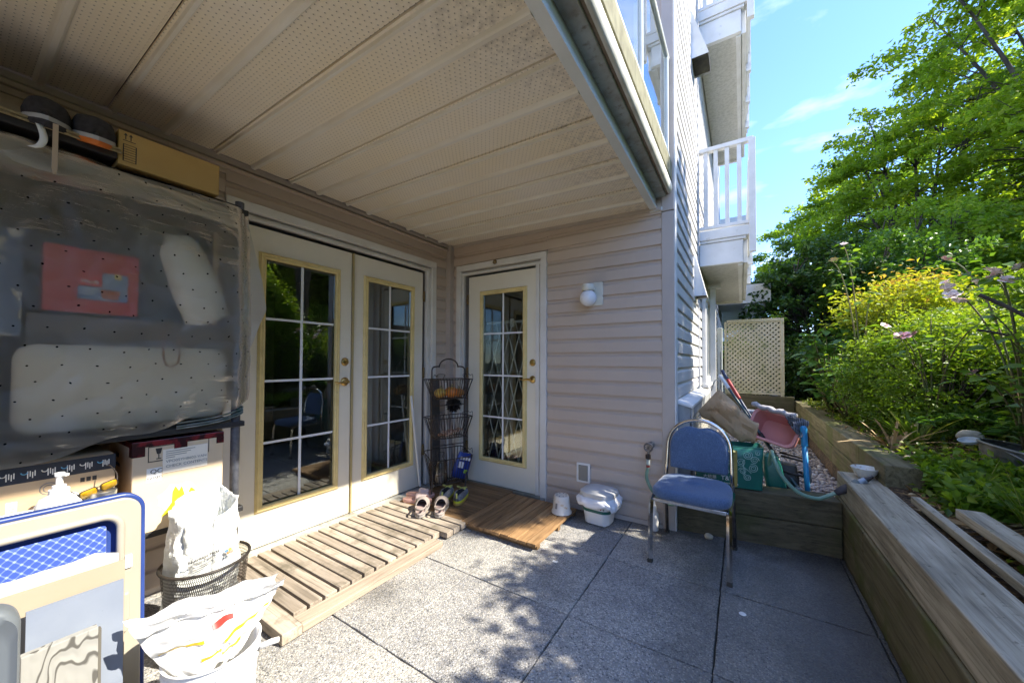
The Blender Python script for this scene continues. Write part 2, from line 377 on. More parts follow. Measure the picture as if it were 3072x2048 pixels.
# ------------------------------------------------------------------ the ground
def smooth(a, b, x):
    t = min(1, max(0, (x - a) / (b - a))); return t * t * (3 - 2 * t)
def bed(x, y):
    z = .46 + .115 * smooth(2.7, 3.6, y) + .26 * max(0, min(x, 2.7) - 1.15) + .72 * max(0, min(x, 5.0) - 2.7) + .05 * max(0, x - 5.0)
    return z + .03 * nz(x, y, 0, 2.3) + .012 * nz(x, y, 3, 9)
mb = MB(); mb.box(-260, 260, -260, 260, -.6, -.13)
o = mb.build('ground', M('far_lawn', (.05, .07, .025), (.08, .08, .04), rough=.95, scale=.7)); tag(o, kind='structure')
mb = MB(); mb.box(-2.9, .52, -2.2, 3.3, -.12, -.012)
floor_o = mb.build('patio_floor', m_joint); tag(floor_o, kind='structure')
rg = random.Random(4)
xs = [-2.60, -2.545, -1.935, -1.325, -.715, -.105, .505, .53]; ys = [-2.0, -1.41, -.80, -.19, .42, 1.03, 1.64, 2.25, 2.865]
for i in range(len(xs) - 1):
    for j in range(len(ys) - 1):
        x0, x1, y0, y1 = xs[i], xs[i + 1], ys[j], ys[j + 1]
        if y1 > 2.86: y1 = 2.868 if x1 < -.4 else 3.02
        g = .0022 if (j == 6 or j == 7) and i > 2 and y0 != 1.64 else .0035
        mb = MB(); zt_ = rg.uniform(-.002, .0014); nx_ = max(1, int((x1 - x0) / .05)); ny_ = max(1, int((y1 - y0) / .05)); ed = []
        for k in range(nx_): ed.append((x0 + (x1 - x0) * k / nx_, y0 + .003 + rg.uniform(-.0012, .0022)))
        for k in range(ny_): ed.append((x1 - .003 + rg.uniform(-.0022, .0012), y0 + (y1 - y0) * k / ny_))
        for k in range(nx_): ed.append((x1 - (x1 - x0) * k / nx_, y1 - .003 + rg.uniform(-.0022, .0012)))
        for k in range(ny_): ed.append((x0 + .003 + rg.uniform(-.0012, .0022), y1 - (y1 - y0) * k / ny_))
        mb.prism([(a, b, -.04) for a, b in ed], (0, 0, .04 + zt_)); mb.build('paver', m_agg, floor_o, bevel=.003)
mb = MB()
N = 60
xsn = [.69 + .035 * k for k in range(30)] + [1.75 + .14 * k for k in range(20)] + [4.6 + .9 * k for k in range(14)]
ysn = [-5 + .5 * k for k in range(10)] + [.02 + .07 * k for k in range(100)] + [7.1 + .6 * k for k in range(20)] + [19.5 + 2.5 * k for k in range(14)]
b0 = len(mb.v)
for x in xsn:
    for y in ysn: mb.v.append((x, y, bed(x, y) - (.5 if x < .7 else 0)))
for i in range(len(xsn) - 1):
    for j in range(len(ysn) - 1):
        a = i * len(ysn) + j; mb.f.append((a, a + len(ysn), a + len(ysn) + 1, a + 1))
o = mb.build('garden_bed', m_soil, smooth=True); tag(o, kind='structure')
mb = MB(); mb.grid(lambda u, v: (-1.5 + 2.3 * u, 7.42 + 30 * v, .45 + .06 * nz(u * 3, v * 20)), 10, 40)
o = mb.build('far_path', M('far_path_gravel', (.20, .19, .16), (.12, .13, .07), rough=.95, scale=5)); tag(o, kind='structure')
# gravel strip behind the low cross wall
mb = MB(); mb.grid(lambda u, v: (-.41 + 1.12 * u, 3.12 + 4.25 * v, .155 + .015 * nz(u * 5, v * 12)), 12, 40)
gr = mb.build('gravel_bed', M('gravel_base', (.13, .11, .09), (.2, .17, .14), rough=.95, scale=30)); tag(gr, kind='structure')
rs = np.random.RandomState(3)
ico_v = np.array([(0, 0, 1), (.89, 0, .45), (.28, .85, .45), (-.72, .53, .45), (-.72, -.53, .45), (.28, -.85, .45), (.72, .53, -.45), (-.28, .85, -.45), (-.89, 0, -.45), (-.28, -.85, -.45), (.72, -.53, -.45), (0, 0, -1)])
ico_f = np.array([(0, 1, 2), (0, 2, 3), (0, 3, 4), (0, 4, 5), (0, 5, 1), (1, 6, 2), (2, 7, 3), (3, 8, 4), (4, 9, 5), (5, 10, 1), (2, 6, 7), (3, 7, 8), (4, 8, 9), (5, 9, 10), (1, 10, 6), (7, 6, 11), (8, 7, 11), (9, 8, 11), (10, 9, 11), (6, 10, 11)])
def pebbles(name, P, r0, r1, m, parent=None, loc_kind='stuff', smooth_=True):
    n = len(P); sc = rs.uniform(r0, r1, (n, 1)) * rs.uniform(.6, 1.25, (n, 3)) * np.array([1, 1, .65])
    an = rs.uniform(0, 2 * PI, n); c, s = np.cos(an)[:, None], np.sin(an)[:, None]
    v = ico_v[None] * sc[:, None, :] * rs.uniform(.88, 1.1, (n, 12, 1)); x = v[..., 0] * c - v[..., 1] * s; y = v[..., 0] * s + v[..., 1] * c
    v = np.stack([x, y, v[..., 2]], -1) + P[:, None, :]
    f = (ico_f[None] + (np.arange(n) * 12)[:, None, None]).reshape(-1, 3)
    me = big_mesh(name, v.reshape(-1, 3), f, np.repeat(rs.rand(n), 20))
    me.polygons.foreach_set('use_smooth', [smooth_] * len(f))
    o = bpy.data.objects.new(name, me); finish(o, m, parent); tag(o, kind=loc_kind); return o
def mat_rnd(name, stops, rough=.7, bumpy=0, **k):
    t = NT(name); a = t.new('ShaderNodeAttribute'); a.attribute_name = 'rnd'; col = t.ramp(a.outputs['Fac'], stops)
    return t.set(rough, 0, .4, col, **k)
m_peb = mat_rnd('river_pebbles', [(0, (.16, .13, .11)), (.3, (.34, .29, .25)), (.55, (.44, .38, .34)), (.8, (.25, .22, .2)), (1, (.62, .58, .54))])
P = np.stack([rs.uniform(-.4, .69, 9500), 3.0 + 3.3 * rs.rand(9500) ** 1.3, np.full(9500, .168)], -1); P[:, 1] = np.maximum(P[:, 1], 3.10 + .16 * (P[:, 0] + .41) + .10 * rs.rand(len(P))); P[:, 2] += rs.uniform(-.004, .02, len(P))
pebbles('gravel_pebbles', P, .010, .026, m_peb, gr)

# ------------------------------------------------------------------ the building
bld = thing('apartment_building', 'taupe lap sided apartment building with covered corner patio and cream glazed doors', 'building', (-2.6, 2.87, 0))
BL = V((-2.6, 2.87, 0))
def B(mb, name, m, parent=None, **k):   # build world-space geometry as a part (or sub-part) of the building
    mb.v = [tuple(V(p) - BL) for p in mb.v]
    if parent is None: parent = bld
    o = mb.build(name, m, parent, **k)
    return o
P0 = [(0, 0), (.0165, .000), (.0172, .004), (.0150, .074), (.0125, .081), (.0060, .087), (.0025, .094), (.0012, .1145), (0, .1145)]
PITCH = .1145
def siding(wall, axis, u0, u1, z0, n, face, sgn, m, first=0):
    # axis 'y': boards run along Y on a wall whose face is x=face, sticking out along +X (sgn=1); axis 'x': along X on y=face, out along -Y
    mb = MB()
    pr = [((face + sgn * d, u0, z) if axis == 'y' else (u0, face + sgn * d, z)) for d, z in P0]
    mb.prism(pr, (0, u1 - u0, 0) if axis == 'y' else (u1 - u0, 0, 0)); mb.v = [tuple(V(p) - BL) for p in mb.v]
    me = mb.mesh('siding_board'); me.materials.append(m)
    for k in range(n):
        jx = rg.uniform(-.0012, .0012)
        part('siding_board', me, wall, (jx if axis == 'y' else 0, jx if axis == 'x' else 0, z0 + k * PITCH), (0, 0, 0))
CT = 2.42
# left wall (x = -2.60) with the french door opening y .947..2.574, z .03..2.13
mb = MB(); mb.box(-2.75, -2.60, -1.6, .947, -.1, 5.6); mb.box(-2.75, -2.60, .947, 2.574, 2.13, 5.6); mb.box(-2.75, -2.60, 2.574, 3.02, -.1, 5.6); mb.box(-2.75, -2.60, .947, 2.574, -.1, .02)
wl_ = B(mb, 'wall', m_trimt)
mb = MB(); mb.box(-2.60, -1.506 - .91, 2.872, 3.02, -.1, 2.13); mb.box(-2.60, -.43, 2.872, 3.02, 2.13, 8); mb.box(-1.506, -.43, 2.872, 3.02, -.1, 2.13); mb.box(-2.416, -1.506, 2.872, 3.02, -.1, .02)
wb_ = B(mb, 'wall', m_trimt)
mb = MB(); mb.box(-.60, -.425, 3.02, 10.2, -.1, 9.0)
wr_ = B(mb, 'wall', m_sidingg)
mb = MB(); mb.box(-2.75, -.70, -1.75, -1.6, -.1, 2.6); shade_wall = B(mb, 'wall', m_siding)  # unseen end wall, invented to add shading under the balcony
Z0 = .035
siding(wl_, 'y', -1.6, .887, Z0, 21, -2.60, 1, m_siding)
siding(wl_, 'y', 2.638, 2.80, Z0, 18, -2.60, 1, m_siding)
siding(wl_, 'y', .889, 2.80, Z0 + 19 * PITCH - .04, 2, -2.60, 1, m_siding)
siding(wb_, 'x', -2.535, -2.488, Z0, 19, 2.872, -1, m_siding)
siding(wb_, 'x', -1.447, -.498, Z0, 21, 2.872, -1, m_siding)
siding(wb_, 'x', -2.535, -1.447, Z0 + 19 * PITCH - .008, 2, 2.872, -1, m_siding)
siding(wr_, 'y', 2.958, 4.585, .03, 47, -.425, 1, m_sidingg)
siding(wr_, 'y', 4.625, 7.9, .03, 62, -.425, 1, m_sidingg)
siding(wr_, 'y', 7.93, 10.2, .03, 30, -.425, 1, m_sidingg)
# corner posts and channels
mb = MB(); mb.box(-2.598, -2.536, 2.80, 2.868, .0, CT); B(mb, 'corner_trim', m_trimt, bevel=.003)
mb = MB(); mb.box(-.498, -.412, 2.852, 2.952, 0, 2.33); B(mb, 'corner_post', m_trimt, bevel=.004)
mb = MB(); mb.box(-.497, -.411, 2.85, 2.953, 2.335, 6.6); B(mb, 'corner_post', m_trimt, bevel=.004)
mb = MB(); mb.box(-.4115, -.404, 2.854, 2.952, 0, 6.6); B(mb, 'corner_post_side', m_whitec, bevel=.002)
mb = MB(); mb.box(-.424, -.400, 4.588, 4.622, .2, 7.0); B(mb, 'joint_strip', m_sidingg, bevel=.002)
mb = MB(); mb.box(-2.60, -2.572, -1.6, 2.80, 2.385, 2.421); mb2 = mb; B(mb, 'wall_moulding', m_trimt, bevel=.006)
mb = MB(); mb.box(-2.60, -2.56, -1.6, 2.80, 2.352, 2.372); B(mb, 'wall_moulding', m_siding, bevel=.006)
mb = MB(); mb.add([(-2.53, 2.84, 2.395), (-.50, 2.84, 2.347), (-.50, 2.84, 2.373), (-2.53, 2.84, 2.421), (-2.53, 2.872, 2.395), (-.50, 2.872, 2.347), (-.50, 2.872, 2.373), (-2.53, 2.872, 2.421)], [(0, 1, 2, 3), (7, 6, 5, 4), (0, 4, 5, 1), (1, 5, 6, 2), (2, 6, 7, 3), (3, 7, 4, 0)]); B(mb, 'wall_moulding', m_trimt)
mb = MB(); mb.box(-2.53, -1.45, 2.835, 2.872, 0, .03); mb.v = mb.v; B(mb, 'base_strip', m_conc)
mb = MB(); mb.box(-1.447, -.5, 2.845, 2.872, 0, .032); B(mb, 'base_strip', m_trimt)

# doors: opening along U (Y or X), glass .29..1.87
def door(axis, u0, u1, g0, g1, face, latch=None, hinges=None, lever=False):
    def W(u, d, z): return V((face + d, u, z)) if axis == 'y' else V((u, face - d, z))
    def bx(mb, ua, ub, da, db, za, zb):
        a, b = W(ua, da, za), W(ub, db, zb); mb.box(min(a.x, b.x), max(a.x, b.x), min(a.y, b.y), max(a.y, b.y), za, zb)
    zg0, zg1 = .29, 1.868; zb, zt = .034, 2.064
    mb = MB(); o_ = [(u0, zb), (u1, zb), (u1, zt), (u0, zt)]; i_ = [(g0 - .02, zg0 - .02), (g1 + .02, zg0 - .02), (g1 + .02, zg1 + .02), (g0 - .02, zg1 + .02)]
    for d in (0, -.045):
        mb.v += [tuple(W(u, d, z)) for u, z in o_ + i_]
    for k in range(4):
        j = (k + 1) % 4
        mb.f += [(k, j, 4 + j, 4 + k), (8 + k, 12 + k, 12 + j, 8 + j), (k, 8 + k, 8 + j, j), (4 + k, 4 + j, 12 + j, 12 + k)]
    dr = B(mb, 'door', m_door, bevel=.0025)
    prof = [(0.0, -.006), (0.0, .012), (.010, .017), (.022, .013), (.030, .016), (.041, .004), (.041, -.006)]   # inner edge -> outer edge
    mb = MB(); rings = []
    for s_, d_ in prof:
        rings.append([W(u, d_, z) for u, z in ((g0 - s_, zg0 - s_), (g1 + s_, zg0 - s_), (g1 + s_, zg1 + s_), (g0 - s_, zg1 + s_))])
    n = len(rings)
    for r in rings: mb.v += [tuple(p) for p in r]
    for a in range(n):
        b = (a + 1) % n
        for k in range(4):
            j = (k + 1) % 4; mb.f.append((a * 4 + k, a * 4 + j, b * 4 + j, b * 4 + k))
    B(mb, 'glazing_bead', m_bead, dr)
    um = (g0 + g1) / 2; zr = [zg0, .682, 1.081, 1.486, zg1]; ur = [g0, um, g1]
    for a in range(2):
        for c in range(4):
            mb = MB(); bx(mb, ur[a], ur[a + 1], -.016, -.012, zr[c], zr[c + 1]); B(mb, 'pane', m_glass, dr)
    mb = MB(); bx(mb, um - .0085, um + .0085, -.012, -.009, zg0, zg1); B(mb, 'muntin', m_muntin, dr)
    for c in (1, 2, 3):
        mb = MB(); bx(mb, g0, g1, -.0122, -.0094, zr[c] - .0075, zr[c] + .0075); B(mb, 'muntin', m_muntin, dr)
    if latch is not None:
        out = W(0, 1, 0) - W(0, 0, 0); uu = W(1, 0, 0) - W(0, 0, 0)
        fr = dict(ax=uu, ay=V((0, 0, 1)), az=out)
        mb = MB(); mb.lathe([(.001, .012), (.018, .012), (.026, .009), (.031, .003), (.032, 0)], W(latch, 0, 1.207), 20, **fr); mb.obox(W(latch, .018, 1.207), uu * .003, V((0, 0, .011)), out * .008); B(mb, 'deadbolt', m_brass, dr, auto=40)
        mb = MB(); mb.lathe([(.001, .014), (.012, .014), (.024, .010), (.033, .003), (.034, 0)], W(latch, 0, 1.055), 20, **fr)
        mb.tube([W(latch, .01, 1.055), W(latch, .05, 1.055)], .011, 10)
        s = -1
        mb.tube(spline([W(latch, .048, 1.055), W(latch + s * .03, .054, 1.057), W(latch + s * .07, .052, 1.050), W(latch + s * .105, .047, 1.057)]), [.011] * 7 + [.009] * 6 + [.006] * 6, 10)
        B(mb, 'lever_handle', m_brass, dr, auto=50)
    if hinges is not None:
        for z in (1.84, 1.105, .37):
            mb = MB(); a = W(hinges, .004, z - .05); b = W(hinges, .004, z + .05); mb.tube([a, b], .0075, 8); mb.obox(W(hinges + (.008 if hinges > um else -.008), .001, z), (W(1, 0, 0) - W(0, 0, 0)) * .011, V((0, 0, .05)), (W(0, 1, 0) - W(0, 0, 0)) * .002)
            B(mb, 'hinge', m_hinge, dr)
    return dr
d1 = door('y', .977, 1.724, 1.113, 1.588, -2.592, 1.675, .974)
d2 = door('y', 1.741, 2.477, 1.871, 2.332, -2.592, None, 2.488)
d3 = door('x', -2.335, -1.529, -2.153, -1.692, 2.862, -1.594, -2.343)
mb = MB(); mb.box(-2.592, -2.574, 1.7265, 1.7385, .034, 2.064); B(mb, 'astragal', M('tan_astragal', (.42, .34, .16), rough=.6), bevel=.002)
# casings and jambs (stepped brick-mould)
def casing(axis, u0, u1, ztop, face, cut=0.0, w=(.058, .020, .022)):
    def W(u, d, z): return V((face + d, u, z)) if axis == 'y' else V((u, face - d, z))
    def bx(ua, ub, da, db, za, zb, name, m, par=None):
        mb = MB(); a, b = W(ua, da, za), W(ub, db, zb); mb.box(min(a.x, b.x), max(a.x, b.x), min(a.y, b.y), max(a.y, b.y), za, zb); return B(mb, name, m, par, bevel=.004)
    a, b, c = w
    zt1, zt2, zt3 = ztop - a, ztop - a - b, ztop - a - b - c
    bx(u0, u1, 0, .032, zt1, ztop, 'casing', m_white)
    bx(u0, u0 + a, 0, .032, cut, zt1, 'casing', m_white); bx(u1 - a, u1, 0, .032, .0, zt1, 'casing', m_white)
    ja = u0 + a; jb = u1 - a
    bx(ja, jb, -.02, .006, zt2 - .004, zt1 - .012, 'jamb', m_white)
    bx(ja, jb, -.02, .017, zt3 - .004, zt2 - .004, 'jamb', m_white)
    for q0, q1, dd in ((ja, ja + b, .006), (ja + b, ja + b + c * .5, .017)):
        bx(q0, q1, -.02, dd, max(.03, cut), zt2 if dd < .01 else zt3, 'jamb', m_white)
    for q0, q1, dd in ((jb - b, jb, .006), (jb - b - c * 1.6, jb - b, .017)):
        bx(q0, q1, -.02, dd, .03, zt2 if dd < .01 else zt3, 'jamb', m_white)
casing('y', .889, 2.637, 2.197, -2.598, .272)
casing('x', -2.486, -1.448, 2.193, 2.870, 0)
mb = MB(); mb.box(-2.60, -2.575, .935, .974, .03, .268); B(mb, 'bare_jamb', m_post, bevel=.003)
mb = MB(); mb.box(-2.62, -2.478, .90, 2.63, .0, .026); B(mb, 'sill', m_conc, bevel=.004)
mb = MB(); mb.box(-2.45, -1.47, 2.835, 2.90, .033, .045) if False else mb.box(-2.42, -1.50, 2.815, 2.87, .002, .031); B(mb, 'sill', M('green_grey_sill', (.22, .23, .19), (.13, .12, .09), rough=.8, scale=12), bevel=.003)
# interior rooms seen through the glass
def room(x0, x1, y0, y1):
    mb = MB(); mb.box(x0, x1, y0, y1, -.02, 2.38); mb.f = [tuple(reversed(q)) for q in mb.f]; return mb
mb = MB(); mb.box(-6.2, -2.78, -.6, 2.84, -.02, .0); B(mb, 'room_floor', m_roomf)
mb = MB(); mb.box(-6.2, -2.78, -.6, 2.84, 2.36, 2.4); mb.box(-6.3, -6.2, -.6, 2.84, -.02, 2.4); mb.box(-6.2, -2.78, -.7, -.6, -.02, 2.4); mb.box(-6.2, -2.76, 2.80, 2.84, -.02, 2.4); B(mb, 'room_wall', m_room)
mb = MB(); mb.box(-2.9, -.62, 3.04, 6.2, -.02, .0); B(mb, 'room_floor', m_roomf)
mb = MB(); mb.box(-2.9, -.62, 3.04, 6.2, 2.36, 2.4); mb.box(-2.9, -.62, 6.2, 6.3, -.02, 2.4); mb.box(-3.0, -2.9, 3.04, 6.2, -.02, 2.4); mb.box(-.66, -.62, 3.04, 6.2, -.02, 2.4); B(mb, 'room_wall', m_room)
mb = MB(); mb.grid(lambda u, v: (-2.86 + .018 * math.sin(u * 60), 1.80 + .32 * u, .02 + 2.1 * v), 50, 2); B(mb, 'curtain', m_curtain, smooth=True)

# soffit panels, tilted a little for drainage
def sz(x): return CAMZ + .4668 * 2.59 - .0236 * (x + 2.59)
sof = B(MB().box(-2.57, -.575, -1.6, 2.845, 2.50, 2.52), 'soffit', m_dark)
mb = MB(); w = .4085
pr = [(0, 0), (.010, 0), (.014, -.012), (.026, -.012), (.032, 0), (.186, 0), (.192, -.012), (.198, -.018), (.214, -.018), (.220, -.012), (.226, 0), (w - .016, 0), (w - .014, .006), (w - .004, .006), (w - .001, .012), (0, .012)]
x0, x1 = -2.566, -.578
mb.loft([[V((x0, y, sz(x0) + z)) for y, z in pr], [V((x1, y, sz(x1) + z)) for y, z in pr]]); mb.v = [tuple(V(p) - BL) for p in mb.v]
me = mb.mesh('soffit_panel'); me.materials.append(m_soffit); me.materials.append(m_rib)
for pl in me.polygons:
    ys_ = [me.vertices[i].co.y + BL.y for i in pl.vertices]; zs = [me.vertices[i].co.z for i in pl.vertices]
    c = sum(ys_) / len(ys_)
    if len(pl.vertices) == 4 and (.009 < c < .034 or .184 < c < .228): pl.material_index = 1
y = 2.457; k = 0
while y > -1.6:
    part('soffit_panel', me, sof, (0, y, 0)); y -= .4095; k += 1
# ------------------------------------------------------------------ upstairs balcony edge and its glass railing
bal = thing('balcony', 'overhead balcony with stained slab edge and glass railing above the patio', 'balcony', (-.5, 0, 2.37))
BB = V((-.5, 0, 2.37))
def Q(mb, name, m, par, base, **k):
    mb.v = [tuple(V(p) - base) for p in mb.v]; return mb.build(name, m, par, **k)
Y0, Y1 = -1.6, 2.845
mb = MB(); mb.box(-.578, -.530, Y0, 2.90, 2.362, 2.368); mb.box(-.536, -.530, Y0, 2.90, 2.368, 2.382); mb.box(-.578, -.572, Y0, 2.90, 2.368, 2.40); mb.box(-.58, -.49, 2.845, 2.90, 2.345, 2.369); Q(mb, 'edge_trim', m_alu, bal, BB)
mb = MB(); mb.box(-.572, -.536, Y0, Y1, 2.384, 2.47); Q(mb, 'flashing', m_alu, bal, BB)
mb = MB(); mb.box(-2.55, -.47, Y0, Y1, 2.53, 2.69); Q(mb, 'slab', m_conc, bal, BB)
mb = MB(); mb.box(-.536, -.462, Y0, Y1, 2.440, 2.69); Q(mb, 'slab_edge', m_conc, bal, BB, bevel=.006)
mb = MB(); mb.box(-.4615, -.446, Y0, Y1, 2.452, 2.70); Q(mb, 'drip_edge', M('brown_stain', (.16, .12, .08), (.24, .2, .14), rough=.8, scale=12), bal, BB)
mb = MB(); pr = [(-.446, 2.446)] + [(-.438 + .020 * math.sin(a), 2.489 - .043 * math.cos(a)) for a in [PI * k / 10 for k in range(11)]] + [(-.446, 2.532)]
mb.prism([(x, Y0, z) for x, z in pr], (0, Y1 - .02 - Y0, 0)); Q(mb, 'gutter', m_gutter, bal, BB, auto=40)
mb = MB(); mb.box(-.445, -.424, Y0, Y1 + .03, 2.548, 2.685); Q(mb, 'cap', m_algae, bal, BB, bevel=.004)
mb = MB(); mb.box(-.475, -.435, Y0, Y1, 2.705, 2.735); Q(mb, 'bottom_rail', m_alu, bal, BB, bevel=.003)
ym = [-1.5, -.2, 1.1, 2.0, 2.81]
for a, b in zip(ym[:-1], ym[1:]):
    mb = MB(); mb.box(-.459, -.453, a + .02, b - .02, 2.74, 3.42); Q(mb, 'glass_pane', m_glass, bal, BB)
for yy in ym[:-1] + [2.81]:
    mb = MB(); mb.box(-.472, -.440, yy - .014, yy + .014, 2.735, 3.45); Q(mb, 'post', m_alu, bal, BB, bevel=.003)
mb = MB(); mb.tube([(-.456, Y0, 3.46), (-.456, 2.835, 3.46)], .021, 12); Q(mb, 'top_rail', m_alu, bal, BB, smooth=True)
mb = MB(); mb.tube([(-.456, 2.82, 3.46), (-1.5, 2.82, 3.46)], .019, 12); Q(mb, 'top_rail', m_alu, bal, BB, smooth=True)
mb = MB(); mb.box(-1.5, -.48, 2.817, 2.823, 2.74, 3.42); Q(mb, 'glass_pane', m_glass, bal, BB)

# ------------------------------------------------------------------ neighbouring balconies further along the wall
def far_balcony(z, y0, y1, label, soff_m):
    t = thing('balcony', label, 'balcony', (-.40, y0, z), group='white neighbouring balconies'); b = V((-.40, y0, z))
    xr = .02
    Q(MB().box(-.40, xr, y0, y0 + .05, z + .015, z + .265), 'fascia', m_whitec, t, b, bevel=.004)
    Q(MB().box(-.40, xr + .03, y0 - .015, y0 + .055, z + .268, z + .298), 'fascia_moulding', m_whitec, t, b, bevel=.004)
    Q(MB().box(-.40, xr + .075, y0 - .03, y0 + .06, z + .300, z + .405), 'cap_board', m_whitec, t, b, bevel=.004)
    Q(MB().box(xr, xr + .045, y0 + .051, y1, z + .015, z + .265), 'fascia', m_whitec, t, b, bevel=.004)
    Q(MB().box(xr + .003, xr + .075, y0 + .061, y1, z + .300, z + .405), 'cap_board', m_whitec, t, b, bevel=.004)
    Q(MB().box(-.40, xr - .002, y0 + .051, y1, z + .02, z + .03), 'soffit', soff_m, t, b)
    Q(MB().box(-.40, xr, y0 + .051, y1, z + .10, z + .295), 'slab', m_conc, t, b)
    Q(MB().box(xr - .05, xr - .003, y0 + .052, y1, z - .004, z + .019), 'soffit_trim', m_whitec, t, b)
    Q(MB().box(-.40, xr, y1, y1 + .05, z - .02, z + .265), 'fascia', m_whitec, t, b)
    zb, zt = z + .425, z + 1.36
    Q(MB().box(-.40, xr + .08, y0 - .02, y0 + .03, zb, zb + .035), 'bottom_rail', m_whitec, t, b, bevel=.003)
    Q(MB().box(-.40, xr + .10, y0 - .03, y0 + .04, zt - .045, zt), 'top_rail', m_whitec, t, b, bevel=.004)
    for x in (-.335, -.235, -.125, -.01):
        Q(MB().box(x - .021, x + .021, y0 - .012, y0 + .022, zb + .035, zt - .045), 'picket', m_whitec, t, b)
    Q(MB().box(xr + .055, xr + .12, y0 - .035, y0 + .03, z + .11, zt - .02), 'post', m_whitec, t, b, bevel=.004)
    Q(MB().box(xr + .06, xr + .10, y0 + .045, y1, zt - .045, zt), 'top_rail', m_whitec, t, b, bevel=.004)
    Q(MB().box(xr + .065, xr + .095, y0 + .045, y1, zb, zb + .035), 'bottom_rail', m_whitec, t, b)
    y = y0 + .45; k = 0
    while y < y1:
        big = k % 4 == 3
        Q(MB().box(xr + .055, xr + (.11 if big else .1), y, y + (.07 if big else .035), z + .2 if big else zb + .035, zt - .045), 'post' if big else 'picket', m_whitec, t, b); y += .17; k += 1
    return t
far_balcony(2.30, 4.66, 7.6, 'white neighbouring balcony with picket railing, the lower one, beside grey siding', m_soffit2)
far_balcony(4.86, 4.66, 7.6, 'white neighbouring balcony with perforated soffit, the upper one below the sky', m_soffit2)

# vent hoods on the grey wall
def vent_hood(y, z, label, w=.22, h=.42, d=.115):
    t = thing('vent_hood', label, 'vent hood', (-.412, y, z), group='sloping vent hoods on the grey wall')
    mb = MB(); mb.add([(0, 0, 0), (d, 0, 0), (.012, 0, h), (0, 0, h), (0, w, 0), (d, w, 0), (.012, w, h), (0, w, h)], [(0, 1, 2, 3), (7, 6, 5, 4), (1, 5, 6, 2), (2, 6, 7, 3), (3, 7, 4, 0)])
    mb.build('hood', m_whitec, t)
    MB().box(.004, d - .012, .012, w - .012, .012, .016).build('screen', m_joint, t)
    MB().box(-.008, .006, -.02, w + .02, -.05, h + .03).build('back_plate', m_whitec, t)
vent_hood(4.16, 1.90, 'white sloping vent hood low on the grey siding under the lower balcony')
vent_hood(3.98, 4.26, 'white sloping vent hood high on the grey siding, dark opening below', .30, .48, .16)
vent_hood(8.5, 1.74, 'white sloping vent hood furthest along the grey wall near the lattice', .22, .45, .13)

# window in the grey wall: frame proud of the boards, with its panes
t = thing('window', 'white framed window set in the grey siding past the vent hood', 'window', (-.412, 5.0, .95))
for (a, b, c, d) in ((0, .09, 0, 1.16), (1.0, 1.09, 0, 1.16), (.09, 1.0, 1.07, 1.16), (.09, 1.0, 0, .08)):
    MB().box(0, .045, a, b, c, d).build('frame', m_whitec, t, bevel=.004)
MB().box(.0, .028, .52, .56, .08, 1.07).build('mullion', m_whitec, t)
MB().box(.0, .016, .09, .52, .08, 1.07).build('pane', m_glass, t); MB().box(.0, .016, .56, 1.0, .08, 1.07).build('pane', m_glass, t)
MB().box(-.01, .07, -.02, 1.11, -.04, 0).build('sill', m_whitec, t, bevel=.004)
# slim square porch post with a cap under the lower balcony
t = thing('porch_post', 'slim white post with a flat cap under the lower balcony', 'post', (-.335, 5.75, .16))
MB().box(-.035, .035, -.035, .035, 0, 2.08).build('shaft', m_whitec, t, bevel=.004)
MB().box(-.06, .10, -.06, .06, 2.08, 2.12).build('cap', m_whitec, t, bevel=.006)
t = thing('downspout', 'pale grey-green downspout against the siding beside the lattice', 'downspout', (-.32, 7.25, .2))
MB().box(-.04, .04, -.03, .03, 0, 1.62).build('pipe', M('pale_green_paint', (.50, .54, .52), rough=.5), t, bevel=.012)
MB().box(.005, .012, -.033, -.029, 0.1, 1.2).build('seam', m_joint, t)
# big round column beyond the lattice
t = thing('porch_column', 'thick round pale blue column rising behind the lattice screen', 'column', (.245, 9.0, .3))
MB().lathe([(.19, 0), (.18, 1.2), (.172, 2.05)], n=32).build('shaft', M('pale_blue_paint', (.52, .58, .62), (.46, .52, .55), rough=.5, scale=2), t, smooth=True)
MB().lathe([(.001, 2.12), (.21, 2.12), (.22, 2.09), (.22, 2.05), (.172, 2.03)], n=32).build('capital', m_whitec, t, auto=40)
MB().box(-.9, .25, -.25, 6, 2.13, 2.5).build('beam', m_whitec, t)
# wooden well cover with a lattice front
t = thing('window_well_cover', 'grey painted wooden box with woven lattice front against the wall behind the paper bag', 'cover', (-.41, 2.97, .155))
mb = MB(); mb.add([(0, 0, 0), (.135, 0, 0), (.085, 0, .735), (0, 0, .765), (0, 1.75, 0), (.135, 1.75, 0), (.085, 1.75, .735), (0, 1.75, .765)], [(0, 1, 2, 3), (7, 6, 5, 4), (3, 7, 4, 0)])
m_greyw = M('grey_painted_wood', (.36, .37, .37), (.26, .27, .27), rough=.75, scale=8, stretch=(3, 3, 1), bump=.2)
mb.build('side', m_greyw, t)
mb = MB(); mb.add([(-.01, -.02, .775), (.105, -.02, .742), (.105, 1.77, .742), (-.01, 1.77, .775), (-.01, -.02, .755), (.105, -.02, .722), (.105, 1.77, .722), (-.01, 1.77, .755)], [(0, 1, 2, 3), (7, 6, 5, 4), (0, 4, 5, 1), (1, 5, 6, 2), (2, 6, 7, 3), (3, 7, 4, 0)]); mb.build('lid', m_whitec, t, bevel=.003)
mb = MB(); mb.box(.086, .10, 0, .06, 0, .72); mb.box(.086, .10, 1.69, 1.75, 0, .72); mb.box(.086, .10, .061, 1.689, .66, .72)
mb.build('front_frame', m_greyw, t)
MB().box(.02, .03, .05, 1.7, .02, .7).build('backing', m_dark, t)
mb = MB()
